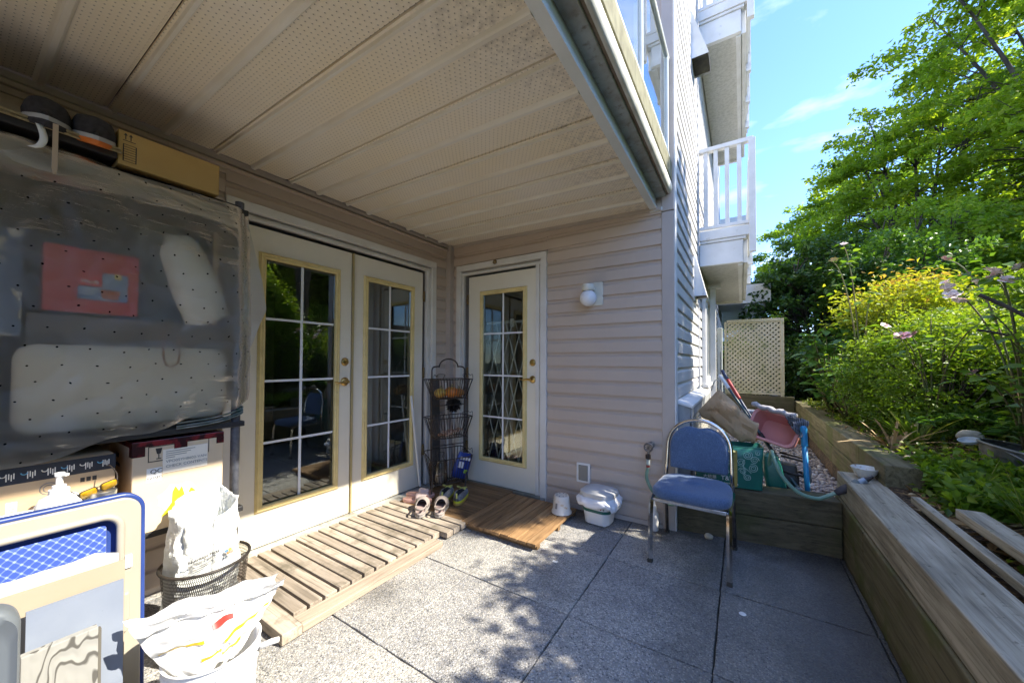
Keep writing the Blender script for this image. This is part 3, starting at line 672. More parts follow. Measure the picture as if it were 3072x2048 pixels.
for k in range(44):
    y = .06 + k * .0375; mb.box(.088, .0915, y, y + .022, .0, .66)
for k in range(18):
    z = .01 + k * .0375; mb.box(.0925, .096, .06, 1.69, z, z + .022)
tag(mb.build('woven_front', M('woven_cane', (.42, .40, .34), (.26, .24, .2), rough=.8, scale=30), t), kind='stuff')

# ------------------------------------------------------------------ lattice screen
t = thing('lattice_screen', 'weathered diagonal lattice screen closing the strip beside the garden', 'lattice', (.17, 7.2, .70))
m_lat = M('mossy_lattice', (.52, .46, .33), (.42, .38, .22), rough=.8, scale=3, c3=(.22, .24, .10), s3=9, a3=(.58, .75), bump=.2)
def clip(p, q, x0, x1, z0, z1):
    t0, t1 = 0, 1; d = (q[0] - p[0], q[1] - p[1])
    for a, b, dd in ((p[0] - x0, x1 - p[0], d[0]), (p[1] - z0, z1 - p[1], d[1])):
        for s, lim in ((-dd, a), (dd, b)):
            if abs(s) < 1e-9:
                if lim < 0: return None
            elif s < 0: t0 = max(t0, lim / s)
            else: t1 = min(t1, lim / s)
    return None if t0 >= t1 - .01 else ((p[0] + d[0] * t0, p[1] + d[1] * t0), (p[0] + d[0] * t1, p[1] + d[1] * t1))
mb = MB()
for sgn, yo in ((1, 0), (-1, .008)):
    c = -1.6
    while c < 1.9:
        s = clip((-.5, c - .5 * sgn), (.5, c + .5 * sgn), -.39, .36, .03, 1.2)
        if s: mb.bar((s[0][0], yo, s[0][1]), (s[1][0], yo, s[1][1]), .031, .007, (0, 1, 0))
        c += .0745
tag(mb.build('laths', m_lat, t), kind='stuff')
MB().box(.355, .40, -.02, .03, -.1, 1.23).build('post', m_lat, t, bevel=.004)
MB().box(-.42, -.385, -.02, .03, -.1, 1.21).build('post', m_lat, t, bevel=.004)
MB().box(-.385, .355, -.018, .026, 1.19, 1.235).build('top_rail', m_lat, t, bevel=.004)
MB().box(-.385, .355, -.018, .026, 0.0, .035).build('bottom_rail', m_lat, t, bevel=.004)
t = thing('retaining_wall', 'dark low timber wall under the lattice screen', 'retaining wall', (.15, 7.2, .15), group='timber retaining walls')
MB().box(-.56, .54, -.04, .10, 0, .26).build('timber', m_tim[1], t, bevel=.008); MB().box(-.56, .54, -.05, .09, .265, .53).build('timber', m_tim[1], t, bevel=.008)
t = thing('retaining_wall', 'short brown timber step crossing the gravel behind the pink basin', 'retaining wall', (.38, 5.9, .15), group='timber retaining walls')
MB().box(-.40, .315, -.06, .08, 0, .19).build('timber', m_slat3, t, bevel=.008)

# ------------------------------------------------------------------ timber retaining walls round the patio
t = thing('retaining_wall', 'long mossy timber wall along the right edge of the patio, grey on top', 'retaining wall', (.625, .8, 0), group='timber retaining walls')
for k, (za, zb) in enumerate(((-.05, .165), (.169, .335), (.339, .488))):
    ya = -3.0 - .8
    for yb in ((1.2 if k == 0 else 2.6 if k == 1 else .1) - .8, 3.29 - .8 - .01 * k):
        dx = .004 * k * (1 if k != 1 else -.6)
        MB().box(-.095 + dx, .095, ya, yb - .004, za, zb).build('timber', m_tim[0] if k < 2 else m_timtop, t, bevel=.007); ya = yb
t = thing('retaining_wall', 'mossy timber wall of stacked beams running along the gravel to the lattice', 'retaining wall', (.80, 5.2, .1), group='timber retaining walls')
for k, (za, zb) in enumerate(((-.1, .19), (.194, .355), (.359, .515))):
    ya = 3.0 - 5.2
    for yb in ((4.9, 3.56 + .9, 3.56)[k] - 5.2, 7.35 - 5.2):
        dx = (.003, -.004, .002)[k]
        MB().box(-.095 + dx, .075, ya, yb - .006, za, zb).build('timber', m_tim[0] if k < 2 else m_tim[0], t, bevel=.007); ya = yb
t = thing('retaining_wall', 'low dark timber wall across the patio end behind the blue chair', 'retaining wall', (-.41, 2.893, 0), math.atan2(.14, .94), group='timber retaining walls')
for k, (za, zb) in enumerate(((-.05, .178), (.182, .345))):
    MB().box(.005, .945, (0, -.006)[k], .17, za, zb).build('timber', m_tim[1], t, bevel=.008)
# loose weathered planks lying on the soil
def plank(p, q, w, h, label):
    p, q = V(p), V(q); t = MB(); d = q - p; L = d.length
    o = MB().box(-w / 2, w / 2, 0, L, 0, h).build('plank', m_timtop, None, bevel=.004)
    o.location = p; o.rotation_euler = (math.asin(d.z / L), 0, math.atan2(-d.x, d.y)); tag(o, label, 'plank', 'loose planks on the soil'); return o
plank((.90, .55, .50), (.835, 2.42, .535), .085, .04, 'weathered loose plank lying on the soil, the outer one by the grass clump')
plank((.765, .3, .475), (.755, 2.72, .49), .035, .035, 'narrow grey plank edge lying right against the timber wall')
# ------------------------------------------------------------------ plants
def mat_leaf(name, stops, trans=.35, rough=.45, tcol=None, sheen=.25):
    t = NT(name); a = t.new('ShaderNodeAttribute'); a.attribute_name = 'rnd'
    col = t.ramp(a.outputs['Fac'], stops)
    t.set(rough, 0, .35, col)
    tr = t.new('ShaderNodeBsdfTranslucent'); t.link(t.mix(1.0, col, tcol or (1.75, 1.7, .55), 'MULTIPLY'), tr.inputs[0])
    mx = t.new('ShaderNodeMixShader'); mx.inputs[0].default_value = trans
    t.link(t.p.outputs[0], mx.inputs[1]); t.link(tr.outputs[0], mx.inputs[2]); t.link(mx.outputs[0], t.out.inputs[0]); return t.m
L_TREE = mat_leaf('spring_tree_leaf', [(0, (.12, .19, .018)), (.45, (.20, .30, .025)), (.8, (.31, .40, .04)), (1, (.42, .44, .07))], .56)
L_TREE2 = mat_leaf('tree_leaf_green', [(0, (.10, .18, .02)), (.5, (.17, .28, .03)), (1, (.28, .38, .05))], .54)
L_DARK = mat_leaf('dark_evergreen_leaf', [(0, (.022, .055, .014)), (.6, (.05, .11, .022)), (1, (.10, .18, .035))], .3, .35)
L_HEDGE = mat_leaf('hedge_spray', [(0, (.11, .17, .02)), (.5, (.21, .29, .03)), (1, (.36, .41, .055))], .5)
L_BROAD = mat_leaf('broad_leaf', [(0, (.035, .095, .018)), (.6, (.07, .16, .03)), (1, (.13, .24, .045))], .36, .36)
L_AZ = mat_leaf('azalea_leaf', [(0, (.06, .12, .014)), (.5, (.12, .21, .022)), (1, (.25, .34, .04))], .4)
L_GOLD = mat_leaf('golden_leaf', [(0, (.16, .22, .02)), (.6, (.30, .35, .035)), (.92, (.42, .42, .05)), (1, (.42, .28, .08))], .4)
L_ROSE = mat_leaf('rose_leaf', [(0, (.08, .16, .018)), (.6, (.15, .26, .028)), (1, (.26, .36, .05))], .46)
L_COVER = mat_leaf('ground_cover_leaf', [(0, (.05, .095, .014)), (.5, (.12, .18, .02)), (1, (.25, .29, .045))], .35)
L_GRASS = mat_leaf('strap_leaf', [(0, (.06, .12, .014)), (.7, (.13, .21, .03)), (1, (.34, .34, .13))], .35)
L_STRAW = mat_rnd('dry_straw', [(0, (.20, .12, .05)), (.5, (.38, .24, .11)), (1, (.52, .40, .22))], .85)
m_bark = M('dark_bark', (.045, .036, .028), (.09, .075, .06), rough=.9, scale=12, stretch=(1, 1, .3), bump=.4)
m_stem = M('green_stem', (.10, .13, .04), (.14, .09, .04), rough=.7, scale=8)
def leaves(P, L, w=.5, up=.55, seed=0, fold=.18, droop=.2, out=None, jitter=.35, rnd=None):
    # P (n,3) leaf bases; every leaf is four vertices, two faces folded along the midrib
    r = np.random.RandomState(seed); n = len(P)
    d = r.normal(size=(n, 3)); d[:, 2] *= .55; d[:, 2] -= droop
    if out is not None: d += out
    d /= np.linalg.norm(d, axis=1, keepdims=True) + 1e-9
    nn = r.normal(size=(n, 3)) * (1 - up); nn[:, 2] += up
    nn -= d * (nn * d).sum(1, keepdims=True); nn /= np.linalg.norm(nn, axis=1, keepdims=True) + 1e-9
    sd = np.cross(nn, d); ll = (L * (1 + jitter * r.uniform(-1, 1, n)))[:, None]
    a = P; c = P + d * ll; mid = P + d * ll * .48
    b1 = mid + sd * ll * w * .5 + nn * ll * fold; b2 = mid - sd * ll * w * .5 + nn * ll * fold
    v = np.stack([a, b1, c, b2], 1).reshape(-1, 3); i = np.arange(n)[:, None] * 4
    f = np.stack([np.concatenate([i, i + 1, i + 2], 1), np.concatenate([i, i + 2, i + 3], 1)], 1).reshape(-1, 3)
    q = r.rand(n) if rnd is None else np.clip(rnd + r.normal(size=n) * .16, 0, 1)
    return v, f, np.repeat(q, 2)
def leaf_obj(name, P, L, m, parent=None, loc=(0, 0, 0), **k):
    v, f, q = leaves(np.asarray(P, float), L, **k); o = bpy.data.objects.new(name, big_mesh(name, v, f, q)); return finish(o, m, parent, loc)
def blobs(C, n, sig, r, flat=.7):   # n leaf positions round each centre, plus a tint shared by the clump
    k = len(C); P = np.repeat(C, n, 0) + r.normal(size=(k * n, 3)) * np.array([sig, sig, sig * flat]); return P, np.repeat(r.rand(k), n)
def ellipsoid(r, n, c, R, lo=.5, zmin=-1):
    out = []
    while len(out) < n:
        d = r.normal(size=3); d /= np.linalg.norm(d)
        if d[2] < zmin: continue
        lobe = 1 + .20 * noise.noise(V(tuple(d * 2.2 + c[0])))
        out.append(np.array(c) + d * np.array(R) * (lo + (1 - lo) * r.rand() ** .6) * lobe)
    return np.array(out)
def tree(label, x, y, H, R, zc, ncl, nleaf, size, m, seed, group='tall trees behind the hedge', z0=None, nmain=7, spread=.5, trunk=.09, lo=.45, sig=.3, zmin=-.75, fork=.9, name='deciduous_tree'):
    r = np.random.RandomState(seed); z0 = bed(x, y) if z0 is None else z0
    t = thing(name, label, 'tree', (x, y, z0), group=group)
    cc = (0, 0, zc - z0); RR = (R, R, (H - zc) if H - zc > 0 else 1)
    C = ellipsoid(r, ncl, cc, RR, lo, zmin)
    mb = MB(); limbs = []
    for k in range(nmain):
        a = 2 * PI * k / nmain + r.uniform(-.4, .4); tip = np.array([math.cos(a) * R * spread * r.uniform(.5, 1.1), math.sin(a) * R * spread * r.uniform(.5, 1.1), (H - z0) * r.uniform(.72, .92)])
        st = np.array([math.cos(a) * trunk * .7, math.sin(a) * trunk * .7, 0]); md = st + (tip - st) * .45; md[:2] *= .62
        pts = bez(st, st + np.array([0, 0, fork]), md, tip, 12)
        mb.tube(pts, [trunk * .8 * (1 - .88 * i / 12) for i in range(13)], 6); limbs += [np.array(p) for p in pts[3:]]
    LM = np.array(limbs)
    for c in C:
        dd = np.linalg.norm((LM - c) * np.array([1, 1, .8]) + np.array([0, 0, .0]), axis=1) + np.maximum(0, LM[:, 2] - c[2] + .25) * 1.5
        s = LM[int(np.argmin(dd))]; md = (s + c) / 2 + r.normal(size=3) * .08 + np.array([0, 0, .08])
        mb.tube([s, md, c], [.018, .011, .004], 4)
    mb.build('trunk', m_bark, t, smooth=True)
    P, q = blobs(C, nleaf, sig, r)
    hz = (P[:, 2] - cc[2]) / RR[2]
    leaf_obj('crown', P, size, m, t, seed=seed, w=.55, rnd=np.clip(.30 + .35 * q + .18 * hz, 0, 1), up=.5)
    return t
def sprays(C, cc, n, R_, r, th=.05, tilt=.35):   # flat leafy sprays reaching outward from each centre
    o = C - np.array(cc); o[:, 2] *= .35; o /= np.linalg.norm(o, axis=1, keepdims=True) + 1e-9; o[:, 2] -= tilt * r.rand(len(C)); P, q, O = [], [], []
    for c, d in zip(C, o):
        d = d / np.linalg.norm(d); s = np.cross(d, (0, 0, 1)); s /= np.linalg.norm(s) + 1e-9; u = np.cross(s, d); k = int(n * r.uniform(.5, 1.4)); L = R_ * r.uniform(.6, 1.35)
        a = r.rand(k) ** .7 - .35; w = r.normal(size=k) * .33 * (1.05 - a.clip(0, 1))
        P.append(c + d * (a * 1.5 * L)[:, None] + s * (w * L)[:, None] + u * (r.normal(size=k) * th)[:, None]); q.append(np.full(k, r.rand())); O.append(np.tile(d, (k, 1)))
    return np.concatenate(P), np.concatenate(q), np.concatenate(O)
_blob_tree = tree
def tree(label, x, y, H, R, zc, ncl, nleaf, size, m, seed, R_=.55, rshift=0, th=.06, **k):
    global blobs
    keep = blobs; cen = {}
    def sp(C, n, sig, r, flat=.7):
        P, q, O = sprays(C, (0, 0, zc - 1), n, R_, r, th); return P, q
    blobs = sp
    try: return _blob_tree(label, x, y, H, R, zc, ncl, nleaf, size, m, seed, **k)
    finally: blobs = keep
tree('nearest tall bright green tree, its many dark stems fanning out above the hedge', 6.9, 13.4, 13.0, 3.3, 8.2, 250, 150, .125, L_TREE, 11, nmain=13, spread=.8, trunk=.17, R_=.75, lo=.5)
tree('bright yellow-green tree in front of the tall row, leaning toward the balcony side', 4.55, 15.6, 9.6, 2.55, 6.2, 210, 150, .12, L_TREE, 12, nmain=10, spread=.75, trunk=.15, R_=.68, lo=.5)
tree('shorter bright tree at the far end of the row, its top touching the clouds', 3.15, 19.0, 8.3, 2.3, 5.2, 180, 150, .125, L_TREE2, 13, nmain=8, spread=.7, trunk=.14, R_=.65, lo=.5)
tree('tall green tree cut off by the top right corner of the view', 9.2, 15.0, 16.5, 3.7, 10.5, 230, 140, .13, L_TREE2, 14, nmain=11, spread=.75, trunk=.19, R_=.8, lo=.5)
tree('darker green tree filling the gap behind the row', 7.6, 24.0, 13.0, 4.6, 7.5, 210, 120, .17, L_TREE2, 15, nmain=9, spread=.7, trunk=.18, R_=.9, lo=.45)
tree('overhanging leafy tree just past the roses, shading the house corner', 3.15, 4.35, 6.3, .62, 5.15, 80, 120, .08, L_TREE2, 16, nmain=6, spread=.6, trunk=.08, R_=.28)
tree('dark glossy evergreen tree hanging over the lattice screen', 1.22, 9.2, 3.75, 1.0, 2.35, 170, 110, .09, L_DARK, 17, group='evergreen shrubs near the lattice', nmain=6, spread=.6, trunk=.05, R_=.3, zmin=-.95, name='evergreen_tree', lo=.35)
tree('dark green tree low behind the golden bush', 2.35, 9.0, 3.4, 1.15, 2.1, 150, 100, .085, L_BROAD, 18, group='evergreen shrubs near the lattice', nmain=6, spread=.6, trunk=.05, R_=.34, zmin=-.95, name='evergreen_tree', lo=.35)
tree('mid green tree at the foot of the bank under the bright row', 3.3, 11.0, 4.6, 1.25, 3.3, 150, 100, .09, L_TREE2, 27, nmain=6, spread=.6, trunk=.06, R_=.4, zmin=-.95, lo=.4)
tree('loose pale green tree far beyond the porch column', 1.3, 16.5, 5.2, 1.6, 3.0, 120, 110, .11, L_TREE, 19, nmain=6, spread=.6, trunk=.07, R_=.5, zmin=-.95, group='trees beyond the lattice')
tree('small bright shrub tree beyond the lattice near the far white house', .75, 14.2, 2.6, 1.0, 1.6, 90, 110, .1, L_TREE, 29, nmain=6, spread=.6, trunk=.04, R_=.4, zmin=-.95, group='trees beyond the lattice', z0=.4)
# clipped hedge along the top of the bank
r = np.random.RandomState(21)
t = thing('hedge', 'long clipped feathery hedge along the top of the bank, lit along its upper edge', 'hedge', (5.0, 8.0, 2.6))
MB().box(.35, 2.2, -10, 14, -.5, 1.75).build('core', M('hedge_core', (.02, .028, .008), rough=1), t)
n = 62000
Pf = np.stack([-.02 + .30 * r.rand(n), -10 + 24 * r.rand(n), -.35 + 2.35 * r.rand(n)], -1); Pf[:, 0] += .14 * np.sin(Pf[:, 1] * 2.1) * np.sin(Pf[:, 2] * 3) + .20 * (Pf[:, 2] / 2.2) + .10 * np.sin(Pf[:, 1] * 5.3 + Pf[:, 2] * 2)
n2 = 30000; Pt = np.stack([.15 + 1.9 * r.rand(n2), -10 + 24 * r.rand(n2), 1.88 + .18 * r.rand(n2)], -1); Pt[:, 2] += .07 * np.sin(Pt[:, 1] * 3.3 + Pt[:, 0] * 4)
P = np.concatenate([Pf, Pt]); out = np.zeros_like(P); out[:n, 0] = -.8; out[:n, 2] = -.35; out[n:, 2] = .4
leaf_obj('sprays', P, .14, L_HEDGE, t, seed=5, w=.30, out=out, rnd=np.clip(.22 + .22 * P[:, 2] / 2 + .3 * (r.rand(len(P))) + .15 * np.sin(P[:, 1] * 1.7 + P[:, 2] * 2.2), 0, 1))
# shrubs
def shrub(name, label, x, y, R, zc, ncl, nleaf, L, m, seed, sig=.1, w=.5, lo=.55, group=None, up=.5, stems=8, zmin=-.9, dz=None):
    r = np.random.RandomState(seed); z0 = bed(x, y) - .02
    t = thing(name, label, 'shrub', (x, y, z0), group=group)
    C = ellipsoid(r, ncl, (0, 0, zc), R, lo, zmin); C[:, 2] = np.maximum(C[:, 2], .04)
    mb = MB()
    for c in C[::max(1, len(C) // (stems * 5))]:
        mb.tube([(c[0] * .05, c[1] * .05, -.02), (c[0] * .45, c[1] * .45, c[2] * .6), tuple(c)], [.011, .007, .002], 4)
    mb.build('stems', m_bark, t, smooth=True)
    P, q = blobs(C, nleaf, sig, r)
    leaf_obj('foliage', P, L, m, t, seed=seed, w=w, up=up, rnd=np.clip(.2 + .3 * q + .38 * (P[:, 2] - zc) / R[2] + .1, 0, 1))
    return t
shrub('azalea', 'round small leaved green bush at the middle of the bed', 1.50, 4.72, (.66, .72, .58), .40, 190, 95, .042, L_AZ, 31, sig=.085, w=.45, lo=.72)
shrub('azalea', 'smaller round green bush tucked right behind the larger round one', 1.95, 5.75, (.6, .6, .55), .45, 130, 80, .045, L_AZ, 32, sig=.09, w=.45, lo=.7)
shrub('golden_shrub', 'golden yellow leaved bush glowing in the sun at the middle of the bank', 1.62, 6.2, (.48, .5, .42), 1.12, 75, 60, .06, L_GOLD, 33, sig=.11, w=.45, lo=.5, zmin=-.5)
shrub('green_shrub', 'mid green leafy shrub filling the bank under the hedge', 2.55, 4.7, (.7, .95, .5), .40, 170, 80, .06, L_ROSE, 34, sig=.12, lo=.55)
shrub('green_shrub', 'leafy shrub on the bank between the golden bush and the hedge', 2.75, 6.9, (.7, 1.0, .7), .6, 170, 70, .06, L_AZ, 35, sig=.12, lo=.55)
shrub('green_shrub', 'overgrown leafy shrub on the bank beside the patio, the taller one out of view', 2.0, 1.25, (.55, .95, 1.12), 1.12, 420, 130, .07, L_ROSE, 36, sig=.12, lo=.25, zmin=-.95)
shrub('green_shrub', 'overgrown leafy shrub on the bank, just out of view right of the roses', 2.05, 2.75, (.50, .85, 1.1), 1.1, 400, 130, .07, L_ROSE, 40, sig=.12, lo=.25, zmin=-.95)
shrub('green_shrub', 'low leafy shrub on the bank out of view behind the photographer', 1.9, -.5, (.7, .9, .55), .65, 120, 70, .06, L_ROSE, 37, sig=.13, lo=.5)
shrub('green_shrub', 'shaded dark shrub beside the lattice, low under the evergreen tree', .98, 7.9, (.42, .6, .5), .5, 90, 70, .06, L_DARK, 38, sig=.1, lo=.5)
shrub('green_shrub', 'dark shrub seen only through the holes of the lattice screen', .1, 8.05, (.55, .4, .62), .55, 100, 70, .06, L_DARK, 39, sig=.1, lo=.4)
# broad leaved shrub: every big leaf is its own object
def leaf_mesh_broad(name, m, w=.62):
    vs, fs, n = [], [], 6
    for i in range(n + 1):
        u = i / n; hw = w * .5 * math.sin(PI * u ** .8) ** .9 if 0 < u < 1 else 0; z = -.22 * u * u + .06 * u
        vs += [(u, -hw, z + hw * .28), (u, 0, z), (u, hw, z + hw * .28)]
    for i in range(n):
        a = i * 3; fs += [(a, a + 3, a + 4, a + 1), (a + 1, a + 4, a + 5, a + 2)]
    me = bpy.data.meshes.new(name); me.from_pydata(vs, [], fs); me.polygons.foreach_set('use_smooth', [True] * len(fs)); me.materials.append(m); return me
def mat_objleaf(name, stops, trans=.3, rough=.4):
    t = NT(name); oi = t.new('ShaderNodeObjectInfo'); tc = t.new('ShaderNodeTexCoord'); sx = t.new('ShaderNodeSeparateXYZ'); t.link(tc.outputs['Object'], sx.inputs[0])
    col = t.ramp(oi.outputs['Random'], stops)
    vein = t.math('ABSOLUTE', t.math('SINE', t.math('ADD', t.math('MULTIPLY', sx.outputs[0], 34.0), t.math('MULTIPLY', t.math('ABSOLUTE', sx.outputs[1]), -30.0))))
    col = t.mix(t.ramp(vein, [(.0, (.35, .35, .35)), (.18, (0, 0, 0))]), col, (.16, .24, .07)); t.set(rough, 0, .4, col); t.bump(vein, .25, .004)
    tr = t.new('ShaderNodeBsdfTranslucent'); t.link(t.mix(1.0, col, (1.5, 1.55, .55), 'MULTIPLY'), tr.inputs[0]); mx = t.new('ShaderNodeMixShader'); mx.inputs[0].default_value = trans
    t.link(t.p.outputs[0], mx.inputs[1]); t.link(tr.outputs[0], mx.inputs[2]); t.link(mx.outputs[0], t.out.inputs[0]); return t.m
LB = leaf_mesh_broad('leaf', mat_objleaf('hydrangea_leaf', [(0, (.035, .10, .018)), (.6, (.07, .165, .03)), (1, (.13, .24, .045))]))
LR = leaf_mesh_broad('leaf', mat_objleaf('rose_big_leaf', [(0, (.07, .15, .018)), (.6, (.13, .23, .025)), (1, (.21, .30, .04))], .42), .6)
def place_leaf(me, parent, p, yaw, pitch, roll, s):
    o = bpy.data.objects.new('leaf', me); COL.objects.link(o); o.parent = parent
    o.matrix_local = Matrix.Translation(V(p)) @ Euler((roll, pitch, yaw), 'XYZ').to_matrix().to_4x4() @ Matrix.Scale(s, 4); return o
def broad_shrub(label, x, y, R, zc, n, seed, s0, s1):
    r = np.random.RandomState(seed); z0 = bed(x, y) - .02; t = thing('broad_leaved_shrub', label, 'shrub', (x, y, z0), group='broad leaved shrubs along the gravel')
    mb = MB(); tips = []
    while len(tips) < n // 6:
        d = r.normal(size=3); d /= np.linalg.norm(d)
        if d[2] < -.35: continue
        tips.append(np.array([0, 0, zc]) + d * np.array(R) * (.62 + .38 * r.rand()))
    for c in tips: mb.tube([(c[0] * .08, c[1] * .08, 0), (c[0] * .6, c[1] * .6, c[2] * .62), tuple(c)], [.010, .007, .004], 5)
    mb.build('stems', m_stem, t, smooth=True)
    for c in tips:
        a0 = r.uniform(0, 6.28)
        for k in range(6):
            place_leaf(LB, t, (c[0], c[1], c[2] - .03 * (k // 2)), a0 + k * 2.4 + r.uniform(-.3, .3), r.uniform(-.25, .55), r.uniform(-.35, .35), r.uniform(s0, s1))
    return t
broad_shrub('broad leaved dark green shrub spilling beside the lattice screen', 1.02, 6.25, (.40, .55, .62), .62, 276, 41, .10, .19)
broad_shrub('shorter broad leaved shrub drooping over the far timber wall', 1.03, 5.35, (.30, .35, .36), .40, 126, 42, .10, .18)
# climbing rose canes with flowers
m_pink = mat_rnd('pink_petals', [(0, (.62, .24, .30)), (.5, (.78, .46, .48)), (1, (.85, .66, .65))], .6)
m_palep = mat_rnd('pale_pink_petals', [(0, (.74, .52, .50)), (.5, (.84, .70, .67)), (1, (.88, .80, .77))], .6)
def flower(parent, p, rad, m, seed):
    r = np.random.RandomState(seed); vs, fs, q = [], [], []
    for ring, (nn_, rr_, tilt) in enumerate(((6, 1, .25), (5, .75, .7), (4, .45, 1.1))):
        for k in range(nn_):
            a = 2 * PI * (k + .5 * ring) / nn_ + r.uniform(-.25, .25); b = len(vs); ca, sa = math.cos(a), math.sin(a); tl = tilt + r.uniform(-.2, .2); L = rad * rr_ * r.uniform(.85, 1.1)
            for u, w in ((.05, .12), (.45, .62), (.8, .72), (1.0, .35)):
                h = u * L; z = math.sin(tl) * h + .12 * L * math.sin(u * 3); e = math.cos(tl) * h
                for sgn in (-1, 1): vs.append((ca * e - sa * sgn * w * L * .5, sa * e + ca * sgn * w * L * .5, z + (.08 * L if u > .7 else 0)))
            for i in range(3): fs.append((b + 2 * i, b + 2 * i + 1, b + 2 * i + 3, b + 2 * i + 2)); q.append(r.rand())
    me = bpy.data.meshes.new('flower'); me.from_pydata(vs, [], fs); me.attributes.new('rnd', 'FLOAT', 'FACE').data.foreach_set('value', q)
    o = bpy.data.objects.new('flower', me); finish(o, m, parent, p); o.rotation_euler = (r.uniform(-.9, -.1), r.uniform(-.7, .3), r.uniform(0, 6)); return o
def rose(label, x, y, canes, flowers_, seed, nl=120):
    r = np.random.RandomState(seed); z0 = bed(x, y); t = thing('rose_bush', label, 'rose', (x, y, z0), group='rose bushes in the bed'); mb = MB(); pts = []
    for tip in canes:
        tp = V(tip) - V((x, y, z0)); pp = bez((0, 0, -.02), (tp.x * .1, tp.y * .1, tp.z * .6), (tp.x * .6, tp.y * .6, tp.z * .95), tp, 14)
        mb.tube(pp, [.008 * (1 - .6 * i / 14) for i in range(15)], 5); pts += pp[3:]
    mb.build('canes', m_stem, t, smooth=True)
    for k in range(nl):
        p = pts[r.randint(len(pts))]; a = r.uniform(0, 6.28); ln = r.uniform(.03, .14)
        place_leaf(LR, t, (p.x + math.cos(a) * ln, p.y + math.sin(a) * ln, p.z + r.uniform(-.05, .06)), a + r.uniform(-.8, .8), r.uniform(-.3, .5), r.uniform(-.5, .5), r.uniform(.05, .085))
    for (fx, fy, fz, rad, m) in flowers_: flower(t, V((fx, fy, fz)) - V((x, y, z0)), rad, m, r.randint(9999))
    return t
rose('rose bush with clusters of pale pink blooms at the right edge of the bed', 1.42, 3.45,
     [(1.17, 3.6, 1.70), (1.27, 3.3, 1.74), (1.17, 3.32, 1.16), (1.36, 4.2, 2.02), (1.35, 3.5, 1.72), (1.6, 3.2, 1.75), (1.5, 3.9, 1.85), (1.2, 3.05, 1.38), (1.75, 3.4, 1.6)],
     [(1.162, 3.6, 1.715, .042, m_palep), (1.177, 3.58, 1.66, .05, m_palep), (1.20, 3.56, 1.61, .048, m_palep), (1.166, 3.62, 1.755, .032, m_palep), (1.245, 3.3, 1.75, .045, m_palep), (1.29, 3.28, 1.69, .04, m_palep), (1.262, 3.33, 1.72, .042, m_palep), (1.31, 3.2, 1.75, .035, m_palep), (1.294, 3.6, 1.74, .03, m_palep), (1.166, 3.3, 1.15, .046, m_pink), (1.356, 4.2, 2.03, .034, m_pink), (1.36, 3.55, 1.78, .03, m_palep)], 51, 230)
rose('rose bush with deep pink blooms behind the round green bush', 1.25, 4.15, [(1.08, 4.1, 1.42), (1.13, 4.1, 1.43), (1.06, 4.4, 1.52), (1.3, 4.3, 1.6), (1.45, 4.0, 1.5)],
     [(1.078, 4.08, 1.425, .05, m_pink), (1.14, 4.08, 1.432, .05, m_pink), (1.056, 4.4, 1.533, .042, m_palep)], 52, 110)
rose('tall thin rose cane with cream buds rising in front of the golden bush', 1.02, 4.95, [(.90, 5.0, 2.43), (.82, 5.0, 2.27), (1.1, 5.0, 1.9)],
     [(.90, 4.98, 2.44, .035, M('cream_petals', (.80, .68, .50), rough=.6) and m_palep), (.82, 4.98, 2.285, .042, mat_rnd('cream_petals_mixed', [(0, (.72, .55, .32)), (1, (.82, .72, .5))], .6))], 53, 46)
# big foreground leaves of the rose at the right edge
r = np.random.RandomState(61)
t = thing('rose_bush', 'young rose shoots with big bright leaves at the right edge, nearest the patio', 'rose', (1.32, 2.95, bed(1.32, 2.95)), group='rose bushes in the bed'); b0 = V(t.location); mb = MB()
for k in range(9):
    tp = V((.98 + .07 * k - .0, 2.75 + .05 * (k % 3), 1.16 + .06 * ((k * 5) % 7))) - b0
    pp = bez((0, 0, 0), (.0, 0, tp.z * .5), (tp.x * .6, tp.y * .6, tp.z * .95), tp, 12); mb.tube(pp, [.006 * (1 - .6 * i / 12) for i in range(13)], 5)
    for i in range(5, 13, 1):
        p = pp[i]; place_leaf(LR, t, p, r.uniform(0, 6.28), r.uniform(-.35, .35), r.uniform(-.5, .5), r.uniform(.06, .10))
mb.build('canes', m_stem, t, smooth=True)
# bare dark twig at the right edge and thin upright stem by the tub
t = thing('dead_branch', 'dark bare forked branch poking in at the right edge among the roses', 'branch', (1.45, 3.1, bed(1.45, 3.1)))
mb = MB(); mb.tube(spline([(0, 0, 0), (-.02, 0, .5), (-.08, 0, .78), (-.2, .02, .92), (-.31, .05, 1.02)]), .010, 6); mb.tube(spline([(-.05, 0, .68), (-.2, 0, .77), (-.33, .02, .82)]), .007, 5); mb.tube(spline([(-.02, 0, .5), (-.01, .03, .8), (.02, 0, 1.1)]), .007, 5); mb.build('twigs', m_bark, t, smooth=True)
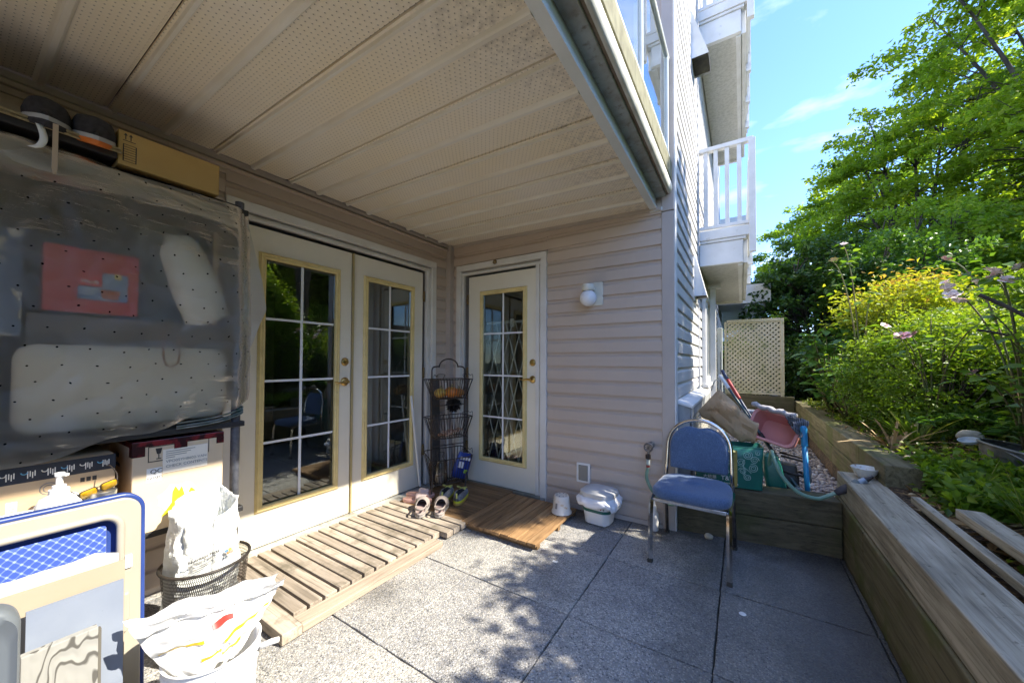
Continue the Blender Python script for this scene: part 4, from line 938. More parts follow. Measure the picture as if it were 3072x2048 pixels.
# strappy clumps
def clump(label, x, y, n, L, seed, m, w=.014, lean=.55, cut=0, nm='strappy_plant', grp='strappy plants in the bed'):
    r = np.random.RandomState(seed); z0 = bed(x, y) - .01; t = thing(nm, label, 'plant', (x, y, z0), group=grp)
    vs, fs, q = [], [], []
    for k in range(n):
        a = r.uniform(0, 6.28); ln = L * r.uniform(.6, 1.15); le = lean * r.uniform(.3, 1.5); b = len(vs); N = 6; c = r.uniform(0, .3); rad = r.uniform(0, .06); qq = r.rand(); dr = r.uniform(.2, 1)
        sa, ca = math.sin(a), math.cos(a)
        for i in range(N + 1):
            u = i / N; h = ln * (u - dr * .45 * u * u * le); d = rad + ln * le * u * (.5 + .6 * u); ww = w * (1 - u ** 3 if r.rand() > cut else 1) * .5 + .001
            for sg in (-1, 1): vs.append((ca * d - sa * ww * sg, sa * d + ca * ww * sg, h + (.25 * ww)))
        for i in range(N): fs.append((b + 2 * i, b + 2 * i + 1, b + 2 * i + 3, b + 2 * i + 2)); q.append(qq)
    me = bpy.data.meshes.new('blades'); me.from_pydata(vs, [], fs); me.attributes.new('rnd', 'FLOAT', 'FACE').data.foreach_set('value', q)
    finish(bpy.data.objects.new('blades', me), m, t); return t
clump('strappy bulb clump with cut pale leaves in front of the round bush', 1.10, 3.95, 60, .30, 71, L_GRASS, .018, .7, .5)
clump('grass clump growing beside the loose plank at the right edge', 1.06, 2.42, 46, .30, 72, L_GRASS, .013, .42)
clump('low flattened pale leaf clump at the edge of the far timber wall', .93, 3.75, 26, .20, 73, L_STRAW, .014, 1.3, .6)
clump('thin grass tuft at the foot of the half buried tub', 1.05, 3.0, 24, .26, 74, L_GRASS, .008, .6)
# fern at the far right
t = thing('fern', 'dark green fern at the right edge behind the half buried tub', 'fern', (1.62, 3.75, bed(1.62, 3.75))); r = np.random.RandomState(75); Pp, Oo = [], []
for k in range(11):
    a = 2 * PI * k / 11 + r.uniform(-.2, .2)
    for i in range(36):
        u = (i + 4) / 40; x, z = .55 * u, .5 * u - .42 * u * u
        for sg in (-1, 1): Pp.append((math.cos(a) * x, math.sin(a) * x, z)); Oo.append((-math.sin(a) * sg * 3 + math.cos(a), math.cos(a) * sg * 3 + math.sin(a), 0))
leaf_obj('fronds', Pp, .075, L_BROAD, t, seed=3, w=.22, out=np.array(Oo), droop=.1, jitter=.4)
# ground cover on the bed: too many plants to count
r = np.random.RandomState(81)
def cover(name, n, fx, L, m, seed, hh, w=.6, sig=.0, up=.6):
    r = np.random.RandomState(seed); P = []
    while len(P) < n:
        x, y = r.uniform(.80, 3.2), r.uniform(-1.5, 8.6)
        if name == 'bank_ivy_leaves': x, y = r.uniform(2.3, 5.1), r.uniform(2.0, 17)
        if fx(x, y, r): P.append((x, y, bed(x, y) + hh * r.rand()))
    o = leaf_obj(name, P, L, m, None, seed=seed, w=w, up=up, out=np.tile(np.array([0, 0, .5]), (n, 1))); return tag(o, kind='stuff')
cover('ground_cover_leaves', 12500, lambda x, y, r: nz(x, y, 5, 1.7) + .25 * (1 if 2.9 < y < 3.6 and x < 1.5 else 0) - (.45 if y < 2.75 and x < 1.2 else 0) > -.02 + .2 * r.normal(), .042, L_COVER, 82, .07)
cover('ground_cover_leaves', 2600, lambda x, y, r: 2.6 < y < 3.25 and .86 < x < 1.4, .05, L_ROSE, 83, .15, .55)
cover('bank_ivy_leaves', 15000, lambda x, y, r: True, .10, L_ROSE, 87, .22, .7)
cover('moss_patches', 5200, lambda x, y, r: y > 3.1 and x < 1.5 and nz(x, y, 9, 2.5) > -.1, .02, L_COVER, 84, .02, .8)
cover('fallen_leaf_litter', 2300, lambda x, y, r: x < 1.9 and (y < 2.9 or nz(x, y, 2, 2) > .1), .045, L_STRAW, 85, .012, .5, up=.9)
n = 900; v, f, q = leaves(np.stack([.84 + .75 * r.rand(n), 1.2 + 1.75 * r.rand(n), np.zeros(n)], -1) * np.array([1, 1, 0]) + np.array([0, 0, .49]), .16, w=.035, up=.95, seed=86, droop=.0, fold=.02, out=None); v[:, 2] = np.array([bed(a, b) for a, b in v[:, :2]]) + .012 + .02 * r.rand(len(v))
tag(finish(bpy.data.objects.new('straw_mulch', big_mesh('straw_mulch', v, f, q)), L_STRAW), kind='stuff')
# pale wood chip lumps spilled over the wall top
P = np.stack([.80 + .28 * r.rand(55), 3.15 + .35 * r.rand(55), np.zeros(55)], -1); P[:, 2] = [bed(a, b) + .015 for a, b in P[:, :2]]
pebbles('wood_chips', P, .012, .035, M('pale_chips', (.55, .47, .34), (.40, .33, .22), rough=.9, scale=20, bump=.3), smooth_=False)
# half buried galvanised tub and the things by it
t = thing('tub', 'half buried grey metal tub at the right edge of the bed', 'tub', (1.36, 3.30, bed(1.36, 3.3) - .06), rot=(.10, .16, .3))
m_galv = M('old_galvanised', (.22, .235, .24), (.11, .115, .11), rough=.55, scale=9, metal=.55, c3=(.20, .19, .15), s3=14, a3=(.55, .7), bump=.15)
mb = MB(); mb.lathe([(.001, .0), (.15, .0), (.17, .01), (.205, .17), (.21, .172), (.204, .165), (.165, .012), (.001, .01)], n=40); mb.build('body', m_galv, t, auto=40)
mb = MB(); mb.tube([(.208 * math.cos(a), .208 * math.sin(a), .172) for a in [2 * PI * k / 48 for k in range(48)]], .008, 8, closed=True); mb.build('rim', m_galv, t, smooth=True)
mb = MB(); mb.lathe([(.001, .12), (.199, .12)], n=32); mb.build('soil', m_soil, t)
mb = MB(); mb.tube(spline([(-.20, -.05, .17), (-.12, -.24, .10), (.06, -.27, .0), (.2, -.15, .02)]), .006, 6); mb.build('handle', m_galv, t, smooth=True)
def stone(name, label, x, y, z, s, m, seed, cat='stone'):
    r = random.Random(seed); o = MB(); ico = bpy.data.meshes.new(name)
    import bmesh
    bm = bmesh.new(); bmesh.ops.create_icosphere(bm, subdivisions=3, radius=1)
    for v in bm.verts: v.co = V((v.co.x * s[0], v.co.y * s[1], v.co.z * s[2])) * (1 + .14 * noise.noise(v.co * 1.6 + V((seed, 0, 0))))
    bm.to_mesh(ico); bm.free(); o = bpy.data.objects.new(name, ico); finish(o, m, None, (x, y, z), smooth=True); return tag(o, label, cat)
m_stone = M('lichen_stone', (.34, .33, .27), (.22, .21, .17), rough=.9, scale=16, bump=.4)
stone('stone', 'rounded grey stone sitting behind the rim of the metal tub', 1.24, 3.56, .745, (.062, .045, .042), m_stone, 5)
stone('stone', 'small pale stone on the patio at the foot of the dark cross wall', -.20, 2.86, .018, (.028, .022, .020), M('pale_stone', (.55, .50, .36), (.42, .38, .28), rough=.9, scale=18), 9)
t = thing('drinking_bowl', 'small blue and grey dish lying at the left rim of the metal tub', 'dish', (1.165, 3.36, .735), rot=(.2, -.25, 0)); MB().lathe([(.001, .006), (.03, .004), (.042, .02), (.045, .02), (.033, 0), (.001, -.002)], n=20).build('body', M('blue_grey_glaze', (.30, .38, .46), (.5, .52, .5), rough=.35, scale=25), t, auto=50)
# ------------------------------------------------------------------ wooden duckboards in front of the doors
t = thing('duckboard', 'long grey slatted wooden duckboard in front of the double doors', 'duckboard', (-2.1, 1.4, 0))
def O(mb, name, m, t, **k):
    b = V(t.location); mb.v = [tuple(V(p) - b) for p in mb.v]; return mb.build(name, m, t, **k)
r = random.Random(8)
y = .797
for k in range(17):
    w = .086 if k == 0 else .0615
    xe = -1.652 if k == 0 else -1.752 + r.uniform(-.006, .006) if k < 14 else -1.70 + r.uniform(-.006, .006)
    O(MB().box(-2.474 + r.uniform(-.004, .003), xe, y, y + w, .012 if k else .004, .050 + r.uniform(-.002, .002)), 'slat', m_slat1, t, bevel=.003)
    y += w + .0130
O(MB().box(-1.748, -1.660, .887, 1.785, .002, .038), 'edge_beam', m_slat1y, t, bevel=.004)
for x in (-2.40, -2.1, -1.83): O(MB().box(x, x + .05, .9, 2.03, .001, .011), 'bearer', m_slat1y, t)
def deck(label, x0, x1, y0, y1, along, n, m, mb_, z=.05):
    t = thing('deck_tile', label, 'deck tile', ((x0 + x1) / 2, (y0 + y1) / 2, 0), group='brown wooden deck tiles by the single door')
    g = .006
    for k in range(n):
        if along == 'y': a = x0 + (x1 - x0) * k / n; b = x0 + (x1 - x0) * (k + 1) / n - g; bx = (a, b, y0 + r.uniform(-.006, .006), y1)
        else: a = y0 + (y1 - y0) * k / n; b = y0 + (y1 - y0) * (k + 1) / n - g; bx = (x0, x1 + r.uniform(-.006, .006), a, b)
        O(MB().box(*bx, z - .02, z + r.uniform(-.0015, .0015)), 'slat', m, t, bevel=.003)
    for u in (.04, .5, .93):
        if along == 'y': O(MB().box(x0 + .004, x1 - .01, y0 + (y1 - y0) * u, y0 + (y1 - y0) * u + .04, .001, z - .0215), 'bearer', mb_, t)
        else: O(MB().box(x0 + (x1 - x0) * u, x0 + (x1 - x0) * u + .04, y0 + .004, y1 - .008, .001, z - .0215), 'bearer', mb_, t)
deck('brown deck tile with boards pointing at the wall, nearer the white pail', -1.742, -1.112, 2.055, 2.735, 'y', 9, m_slat2, m_slat3)
deck('darker brown deck tile with boards along the door sill, under the basket stand', -2.42, -1.752, 2.065, 2.80, 'x', 9, m_slat3, m_slat2)

# ------------------------------------------------------------------ blue stacking chair
def fabric(name, c1, c2, c3):
    t = NT(name); co = t.pos('object'); a = t.noise(co, 260, 3, .8); col = t.ramp(a, [(.3, c1), (.5, c2), (.68, c3)])
    col = t.mix(.5, col, t.ramp(t.noise(co, 7, 5), [(.35, (.72, .72, .74)), (.65, (1.05, 1.05, 1.05))]), 'MULTIPLY')
    t.bump(a, .5, .0015); return t.set(.9, 0, .2, col, Sheen_Weight=.3)
m_blue = fabric('blue_upholstery', (.035, .062, .125), (.085, .14, .25), (.165, .235, .36))
t = thing('chair', 'blue upholstered chair with a chrome frame in front of the low timber wall', 'chair', (-.262, 2.56, 0), -.045)
mb = MB(); rings = []
def seat_out(s, z):
    pts = []
    for k in range(40):
        a = 2 * PI * k / 40; c, sn = math.cos(a), math.sin(a); ex = 2 / 4.2
        x = .222 * math.copysign(abs(c) ** ex, c); y = .20 * math.copysign(abs(sn) ** ex, sn)
        x *= 1 - .10 * (y + .2) / .4 * .8
        pts.append((x * s, y * s - .035, z + (.012 if y > 0 else 0) * y / .2))
    return pts
for s, z in ((.84, .388), (.95, .391), (.99, .400), (1.0, .415), (.985, .432), (.95, .443), (.86, .451), (.6, .455), (.25, .456), (.02, .456)): rings.append(seat_out(s, z))
mb.loft(rings, True, True); mb.build('seat', m_blue, t, smooth=True)
def back_pt(x, v, d):   # x across, v up the tilted back
    return V((x, .172 + .045 * v / .4 + d - .30 * (x * x - .03) * .25, .40 + v))
mb = MB(); W_, Hb = .178, .40
def back_out(s, d):
    pts = []
    n = 20
    for k in range(n + 1):
        a = PI * k / n; x = W_ * math.cos(a); v = .215 + .172 * math.sin(a) ** .8
        if s: v -= .022 * math.exp(-((x) / .045) ** 2)
        pts.append((x, v))
    pts += [(-W_, .2), (-W_ * .985, .10), (-W_ * .95, .088), (0, .083), (W_ * .95, .088), (W_ * .985, .10), (W_, .2)]
    cx, cv = 0, .23
    return pts
base = back_out(1, 0)
def ring_b(sc, d): return [back_pt(x * sc, .235 + (v - .235) * sc, d) for x, v in base]
mb.loft([ring_b(.97, .012), ring_b(1, .004), ring_b(1, -.006), ring_b(.975, -.016), ring_b(.90, -.022), ring_b(.5, -.026), ring_b(.02, -.027)], True, True); mb.build('backrest', m_blue, t, smooth=True)
loop = [back_pt(.200, -.02, .0), back_pt(.196, .10, 0), back_pt(.193, .20, 0)] + [back_pt(.193 * math.cos(a), .215 + .205 * math.sin(a) ** .86, 0) for a in [PI * k / 22 for k in range(1, 22)]] + [back_pt(-.193, .20, 0), back_pt(-.196, .10, 0), back_pt(-.200, -.02, 0)]
mb = MB(); mb.tube(loop, .0118, 10); mb.build('back_frame', m_chrome, t, smooth=True)
for sx in (-1, 1):
    mb = MB(); mb.tube([back_pt(.1995 * sx, .03, 0), (.201 * sx, .168, .372), (.204 * sx, .20, .20), (.206 * sx, .238, .0)], .0112, 10); o = mb.build('rear_leg', M('shaded_chrome', (.10, .09, .085), (.2, .18, .16), rough=.4, scale=30, metal=.8) if sx == -1 else bpy.data.materials['shaded_chrome'], t, smooth=True)  # rear legs: chrome darkened, their shade put into the colour
    MB().lathe([(.014, 0), (.0145, .02), (.0112, .021)], (.206 * sx, .238, 0), 12, True).build('rubber_foot', m_rubber, o)
    mb = MB(); p = spline([(.2085 * sx, -.226, 0), (.208 * sx, -.218, .20), (.207 * sx, -.208, .345), (.206 * sx, -.19, .378), (.2055 * sx, -.14, .385), (.204 * sx, .14, .388)], 6)
    mb.tube(p, .0118, 4, flat=(1.15, 1.15)); o = mb.build('front_leg', m_chrome, t, auto=50)
    MB().box(.2085 * sx - .014, .2085 * sx + .014, -.240, -.212, 0, .018).build('rubber_foot', m_rubber, o)
mb = MB(); mb.bar((-.195, -.196, .374), (.195, -.196, .374), .012, .022); mb.build('seat_frame', m_chrome, t, bevel=.003)

# ------------------------------------------------------------------ fixtures on the back wall
t = thing('wall_lamp', 'white globe wall lamp on a square plate beside the single door', 'wall lamp', (-1.01, 2.86, 1.76))
m_lampw = M('aged_cream_enamel', (.72, .69, .58), (.64, .62, .52), rough=.4, scale=12)
mb = MB(); mb.prism([(x + .0, .0, z + .008) for x, z in rr(.135, .19, .012)], (0, -.016, 0)); mb.build('back_plate', m_lampw, t, bevel=.003)
mb = MB(); mb.lathe([(.001, .075), (.046, .075), (.050, .070), (.050, .030), (.044, .022)], (-.025, -.095, 0), 28); mb.box(-.055, .005, -.08, -.014, .034, .070); mb.build('fitter', m_lampw, t, auto=40)
mb = MB(); mb.lathe([(.066 * math.sin(a) + .0005, -.034 + -.066 * math.cos(a)) for a in [PI * .93 * k / 18 for k in range(19)]], (-.025, -.095, .0), 28); mb.build('globe', M('opal_glass', (.80, .81, .82), rough=.16), t, smooth=True)
t = thing('wall_flap', 'small grey flap cover in a white frame low on the taupe wall', 'vent', (-1.107, 2.858, .305))
mb = MB(); a = [(x, 0, z) for x, z in rr(.114, .158, .008)]; b = [(x, 0, z) for x, z in rr(.082, .126, .004)]
n = len(a); vs = a + b + [(x, -.014, z) for x, _, z in a] + [(x, -.014, z) for x, _, z in b]; fs = []
for k in range(n):
    j = (k + 1) % n; fs += [(2 * n + k, 2 * n + j, 3 * n + j, 3 * n + k), (k, 2 * n + k, 2 * n + j, j)[::-1], (n + k, n + j, 3 * n + j, 3 * n + k)[::-1]]
mb.add(vs, fs); mb.build('frame', m_wplas, t)
MB().box(-.039, .041, -.020, .001, -.062, .061).build('flap', M('taupe_grey_plastic', (.27, .25, .21), rough=.5), t, bevel=.006)
t = thing('door_bumper', 'small dark round knob on the casing above the single door', 'bumper', (-1.99, 2.838, 2.165)); mb = MB(); mb.lathe([(.012, 0), (.014, .012), (.020, .016), (.022, .026), (.014, .034), (.001, .036)], (0, 0, 0), 14, ax=(1, 0, 0), ay=(0, 0, 1), az=(.2, -1, 0)); mb.build('body', m_hinge, t, auto=50); MB().box(-.03, .0, -.008, 0, -.005, .014).build('plate', m_hinge, t)
# hose tap
t = thing('garden_tap', 'old hose tap with a round handle on the wall beside the blue chair', 'tap', (-.575, 2.85, .60))
m_tap = M('oxidised_brass', (.16, .145, .13), (.33, .30, .27), rough=.5, scale=55, metal=.8)
mb = MB(); mb.lathe([(.026, 0), (.026, .01), (.013, .014), (.012, .055), (.016, .06), (.015, .085), (.008, .09)], (0, -.0, .0), 14, ax=(1, 0, 0), ay=(0, 0, 1), az=(0, -1, 0)); mb.tube([(0, -.07, 0), (-.005, -.078, -.05)], .011, 10); mb.build('body', m_tap, t, auto=50)
mb = MB(); mb.tube([(.028 * math.cos(a), -.098, .028 * math.sin(a) + .0) for a in [2 * PI * k / 20 for k in range(20)]], .0065, 6, closed=True)
for k in range(4): a = PI * k / 4; mb.bar((-.026 * math.cos(a), -.098, -.026 * math.sin(a)), (.026 * math.cos(a), -.098, .026 * math.sin(a)), .006, .005, (0, 1, 0))
mb.build('wheel_handle', m_tap, t)
mb = MB(); mb.lathe([(.015, .03), (.019, .028), (.019, .0), (.014, -.003)], (-.005, -.078, -.085), 12); mb.build('coupling', m_black, t, auto=40)
mb = MB(); mb.lathe([(.012, .04), (.0145, .035), (.0135, .0)], (-.006, -.078, -.13), 12); mb.build('connector', M('pale_green_plastic', (.45, .5, .45), (.3, .33, .3), rough=.5, scale=60), t, auto=40)
mb = MB(); mb.lathe([(.012, .014), (.0125, 0), (.011, -.002)], (-.007, -.078, -.148), 12); mb.build('collar', M('dull_red_plastic', (.30, .05, .04), rough=.5), t, auto=40)
# garden hose
m_hose = M('green_hose', (.14, .26, .19), (.22, .34, .26), rough=.5, scale=18); m_hosed = M('grey_hose', (.13, .145, .125), (.2, .21, .19), rough=.5, scale=18)
mb = MB(); path = spline([(-.582, 2.772, .452), (-.590, 2.772, .41), (-.590, 2.77, .37), (-.565, 2.77, .31), (-.51, 2.785, .24), (-.43, 2.82, .20), (-.34, 2.87, .24), (-.285, 2.90, .33), (-.235, 2.945, .362), (-.17, 3.05, .362), (-.06, 3.16, .35), (.06, 3.24, .34), (.15, 3.24, .44), (.172, 3.16, .58), (.172, 3.06, .595), (.185, 3.0, .55), (.222, 2.975, .465), (.30, 2.965, .385), (.39, 2.975, .361), (.44, 2.99, .378), (.49, 3.0, .408)], 6)
o = mb.tube(path, .0118, 10).build('garden_hose', m_hose, smooth=True); tag(o, 'green garden hose looping from behind the green bag to the nozzle on the wall', 'hose')
t = thing('hose_nozzle', 'dark grey hose nozzle lying on the corner of the grey timber wall', 'nozzle', (.49, 3.0, .408)); d = V((.165, .02, .118)).normalized(); s1 = d.cross(V((0, 0, 1))).normalized(); s2 = s1.cross(d); fr = dict(ax=s1, ay=s2, az=d)
MB().lathe([(.012, -.005), (.018, 0), (.021, .02), (.025, .045), (.023, .085), (.019, .105)], (0, 0, 0), 14, **fr).build('grip', M('charcoal_rubber', (.05, .045, .05), rough=.6), t, auto=50)
MB().lathe([(.022, .106), (.028, .11), (.028, .13), (.020, .136)], (0, 0, 0), 8, **fr).build('collar', M('grey_green_plastic', (.14, .17, .17), rough=.5), t)
MB().lathe([(.019, .137), (.018, .17), (.0165, .172)], (0, 0, 0), 14, **fr).build('barrel', M('steel_blue_grey', (.27, .32, .38), rough=.4, metal=.4), t, auto=40)
MB().lathe([(.016, .173), (.009, .205), (.007, .215), (.001, .215)], (0, 0, 0), 12, **fr).build('tip', m_black, t, auto=40)
t = thing('bowl', 'white bowl with small painted flowers on the end of the grey timber wall', 'bowl', (.655, 3.155, .489))
MB().lathe([(.001, .004), (.030, .003), (.034, .0), (.036, .006), (.052, .028), (.066, .058), (.070, .064), (.068, .066), (.062, .058), (.048, .030), (.025, .012), (.001, .010)], n=36).build('body', M('glazed_ware', (.72, .71, .66), (.66, .66, .62), rough=.3, scale=10, c3=(.45, .30, .18), s3=55, a3=(.60, .66)), t, auto=60)

# ------------------------------------------------------------------ pail, upturned pot, bottle on the patio
t = thing('pail', 'white lidded pail with a green band and a bag folded over its rim', 'pail', (-.925, 2.712, 0), -.06)
def rrx(w, h, rad, z, dx=0, dy=0): return [(x + dx, y + dy, z) for x, y in rr(w, h, rad, 6)]
mb = MB(); mb.loft([rrx(.175, .165, .05, .008), rrx(.19, .18, .055, .012), rrx(.208, .195, .06, .08), rrx(.228, .21, .066, .165), rrx(.236, .216, .068, .205)], True, False); bd = mb.build('body', m_wplas, t, auto=50)
for sx in (-.06, .06):
    for sy in (-.055, .055): MB().lathe([(.012, 0), (.012, .012)], (sx, sy, 0), 10, True).build('foot', m_wplas, t)
def band(z0, z1, e, m, nm): 
    f = lambda z: .208 + (.228 - .208) * (z - .08) / .085
    g = lambda z: .195 + (.21 - .195) * (z - .08) / .085
    n = 28; A = rrx(f(z0) + e, g(z0) + e, .062, z0); Bq = rrx(f(z1) + e, g(z1) + e, .065, z1); k = [i for i in range(len(A)) if A[i][1] < .02]
    mb = MB(); A2 = [A[i] for i in k]; B2 = [Bq[i] for i in k]; vs = A2 + B2; nn = len(A2); mb.add(vs, [(i, i + 1, nn + i + 1, nn + i) for i in range(nn - 1)]); return mb.build(nm, m, bd, solid=.0006)
band(.100, .122, .003, M('dark_green_print', (.015, .12, .09), rough=.5), 'green_band'); band(.150, .153, .003, M('dark_blue_print', (.05, .06, .12), rough=.5), 'line')
for k in range(8):
    x = -.075 + k * .0205; MB().box(x, x + .010, -.1055 - .0012 - .004 * (1 - abs(x) / .1), -.1055 + .004, .132, .142).build('print', m_greyink if k % 2 else bpy.data.materials['dull_red_plastic'], bd)
mb = MB()
def bagfn(u, v):
    a = 2 * PI * u; c, s = math.cos(a), math.sin(a); ex = .55
    rx = .128 + .022 * v + .016 * math.sin(v * 3) ; ry = .118 + .02 * v + .014 * math.sin(v * 3)
    w = .012 * nz(c * 2.2, s * 2.2, v * 2, 1.7) + .005 * nz(c * 6, s * 6, v * 3, 2)
    drop = .055 + .022 * nz(c, s, 4, 1.6) + (.03 if c > .75 and s < .3 else 0)
    return (math.copysign(abs(c) ** ex, c) * (rx + w), math.copysign(abs(s) ** ex, s) * (ry + w), .212 - drop * v + .006 * math.sin(a * 9) * v)
mb.grid(bagfn, 72, 8); mb.build('bag', M('white_bag_film', (.80, .80, .80), rough=.35, Subsurface_Weight=0), t, smooth=True, solid=.0015)
mb = MB(); mb.loft([rrx(.25, .23, .07, .208), rrx(.262, .242, .075, .214), rrx(.258, .238, .074, .240), rrx(.235, .215, .07, .247), rrx(.12, .11, .04, .262), rrx(.01, .01, .004, .264)], False, True); mb.build('lid', M('grey_white_plastic', (.60, .60, .59), (.52, .52, .50), rough=.4, scale=8), t, auto=50)
t = thing('plant_pot', 'upside down white printed pot standing on the brown deck tile', 'plant pot', (-1.188, 2.60, .051))
mb = MB(); mb.lathe([(.074, 0), (.078, .003), (.077, .014), (.070, .020), (.062, .085), (.058, .125), (.054, .133), (.001, .134)], n=32, cap0=True); bd = mb.build('body', M('printed_pot', (.74, .71, .64), (.68, .64, .55), rough=.45, scale=9, c3=(.52, .33, .12), s3=22, a3=(.6, .72)), t, auto=45)
for k in range(8):
    a = 2 * PI * k / 8; MB().lathe([(.0055, .0004), (.001, .0006)], (.038 * math.cos(a), .038 * math.sin(a), .1342), 8).build('hole', m_ink, bd)
for k in range(9):
    a = -1.9 + k * .028; rr_ = .0695; 
    mb = MB(); mb.bar((rr_ * math.cos(a), rr_ * math.sin(a), .045), (.0635 * math.cos(a) * 1.02, .0635 * math.sin(a) * 1.02, .085), .0012 + .0008 * (k % 3), .0012); mb.build('barcode_line', m_greyink, bd)
t = thing('spray_bottle', 'white plastic bottle standing behind the chair leg', 'bottle', (-.545, 2.80, 0))
MB().lathe([(.001, 0), (.028, 0), (.030, .005), (.0305, .11), (.027, .125), (.016, .142), (.012, .16)], n=22).build('body', m_wplas, t, auto=50); MB().lathe([(.015, .155), (.015, .175), (.008, .182), (.006, .205), (.001, .206)], n=16).build('cap', m_label, t, auto=40)
MB_ = MB(); MB_.grid(lambda u, v: (.03 * (u - .5), .018 * (v - .5), .003 + .006 * nz(u * 3, v * 3, 1)), 6, 5)
o = MB_.build('paper_scrap', m_label, None, (-.965, 2.02, .002), solid=.0008); tag(o, 'crumpled white paper scrap on the dark pavers in front of the pail', 'paper')
mb = MB(); mb.lathe([(.001, .004), (.012, .003), (.016, 0)], n=14); o = mb.build('petal', m_label, None, (-.005, 2.10, .002)); tag(o, 'single pale petal on the paver right of the chair leg', 'petal')
for (x, y, a, lb, c) in ((.262, 1.60, .6, 'curled tan dead leaf on the damp paver near the right wall', (.42, .28, .14)), (-.03, 1.42, 2.0, 'yellow brown leaf on the middle of the pavers', (.36, .25, .06)), (-.28, 1.28, 1.0, 'dark red brown leaf on the nearest pavers', (.10, .05, .03))):
    me = leaf_mesh_broad('fallen_leaf', M('dead_leaf', c, rough=.8), .42); o = bpy.data.objects.new('fallen_leaf', me); COL.objects.link(o); o.location = (x, y, .012); o.scale = (.055, .055, .055); o.rotation_euler = (.2, .1, a); tag(o, lb, 'leaf', 'leaves fallen on the patio')

# ------------------------------------------------------------------ footwear
def shoe_mesh(t, L, W, hc, htoe, open_to, mu, ms, mi, collar=.012, sole=.022, solew=1.06, msole2=None):
    def hw(u): return W * .5 * (.62 + .30 * math.sin(PI * min(1, u * 1.1) ** 1.0) + .16 * smooth(.4, .75, u)) * math.sqrt(max(0, 1 - ((u - .5) / .5) ** 8)) * (1 - .35 * smooth(.8, 1, u))
    N = 22; rings = []
    us = [.004 + .992 * i / N for i in range(N + 1)]
    for u in us:
        w = max(.004, hw(u)); op = 1 - smooth(open_to - .10, open_to + .04, u); top = hc + (htoe - hc) * smooth(.25, .85, u); top *= (1 - .55 * smooth(.85, 1.0, u)); top *= .82 + .18 * smooth(0, .08, u)
        y = (u - .5) * L; iz = sole + .012
        ring = [(-w, y, sole * .8), (-w * 1.04, y, sole + (top - sole) * .35), (-w * .90, y, sole + (top - sole) * .8)]
        if u < .04: op = 0; top_mid = top
        a = w * .78; zc = top; zi = iz * op + top * (1 + .0) * (1 - op)
        ring += [(-a, y, zc), (-(a - collar) * (op) - a * .7 * (1 - op), y, (zc - .003) * op + (top * 1.06) * (1 - op)), (-(a - collar) * op - a * .35 * (1 - op), y, zi * op + top * 1.10 * (1 - op)), (0, y, iz * op + top * 1.12 * (1 - op))]
        ring += [(-x, yy, zz) for x, yy, zz in reversed(ring[:-1])]
        rings.append(ring)
    mb = MB(); n = len(rings[0])
    for rg_ in rings: mb.v += rg_
    for i in range(len(rings) - 1):
        for j in range(n - 1): a = i * n + j; mb.f.append((a, a + 1, a + n + 1, a + n))
    mb.f.append(tuple(range(n))); mb.f.append(tuple(reversed(range((len(rings) - 1) * n, len(rings) * n))))
    o = mb.build('upper', mu, t, smooth=True); o.data.materials.append(mi)
    for p in o.data.polygons:
        j = p.index % (n - 1)
        u = us[min(N, p.index // (n - 1))]
        if 4 <= j <= 7 and u < open_to: p.material_index = 1
    out = [(hw(max(.004, min(.996, u))) * solew, (u - .5) * L * 1.03) for u in us]; poly = [(x, y) for x, y in out] + [(-x, y) for x, y in reversed(out)]
    mb = MB(); mb.loft([[(x * .95, y * .985, 0) for x, y in poly], [(x, y, .004) for x, y in poly], [(x, y, sole * .55) for x, y in poly]], True, True); mb.build('sole', ms, t, auto=40)
    mb = MB(); mb.loft([[(x * .995, y * .995, sole * .55) for x, y in poly], [(x * .98, y * .985, sole) for x, y in poly]], False, True); mb.build('midsole', msole2 or ms, t, auto=40)
    return hw
m_in = M('shoe_lining', (.02, .02, .022), rough=.95); m_snk = M('grey_knit', (.13, .14, .155), (.22, .235, .25), rough=.85, scale=60, bump=.2); m_yel = M('neon_yellow_rubber', (.62, .62, .03), rough=.5); m_yel2 = M('orange_tread', (.45, .30, .08), rough=.7)
m_lace = M('yellow_lace', (.60, .62, .16), rough=.8)
for (x, y, a, lb) in ((-2.135, 2.335, .50, 'grey and yellow running shoe on the deck, the left one of its pair'), (-2.01, 2.375, .46, 'grey and yellow running shoe on the deck, the right one of its pair')):
    t = thing('running_shoe', lb, 'shoe', (x, y, .052), a, 'running shoes by the basket stand')
    shoe_mesh(t, .285, .098, .088, .058, .56, m_snk, m_yel2, m_in, .010, .036, 1.05, m_yel)
    mb = MB()
    for k in range(4): yy = .03 + k * .022; zz = .082 - k * .006; mb.tube([(-.028, yy, zz - .012), (-.008, yy + .006, zz + .004), (.012, yy - .002, zz + .003), (.028, yy + .004, zz - .012)], .0028, 5)
    mb.tube(spline([(0, .02, .09), (.03, .0, .105), (.045, .03, .095), (.01, .03, .09)]), .0025, 5); mb.tube(spline([(0, .02, .09), (-.03, .01, .108), (-.04, .035, .092), (0, .03, .09)]), .0025, 5); mb.build('laces', m_lace, t, smooth=True)
    MB().box(-.006, .006, -.148, -.138, .06, .10).build('heel_tab', m_lace, t, bevel=.002)
m_clog = M('grey_clog_rubber', (.30, .26, .235), (.25, .215, .195), rough=.75, scale=30); m_clogi = M('mauve_insole', (.34, .25, .23), (.28, .21, .19), rough=.85, scale=25); m_clogs = M('clog_sole', (.33, .31, .28), rough=.7)
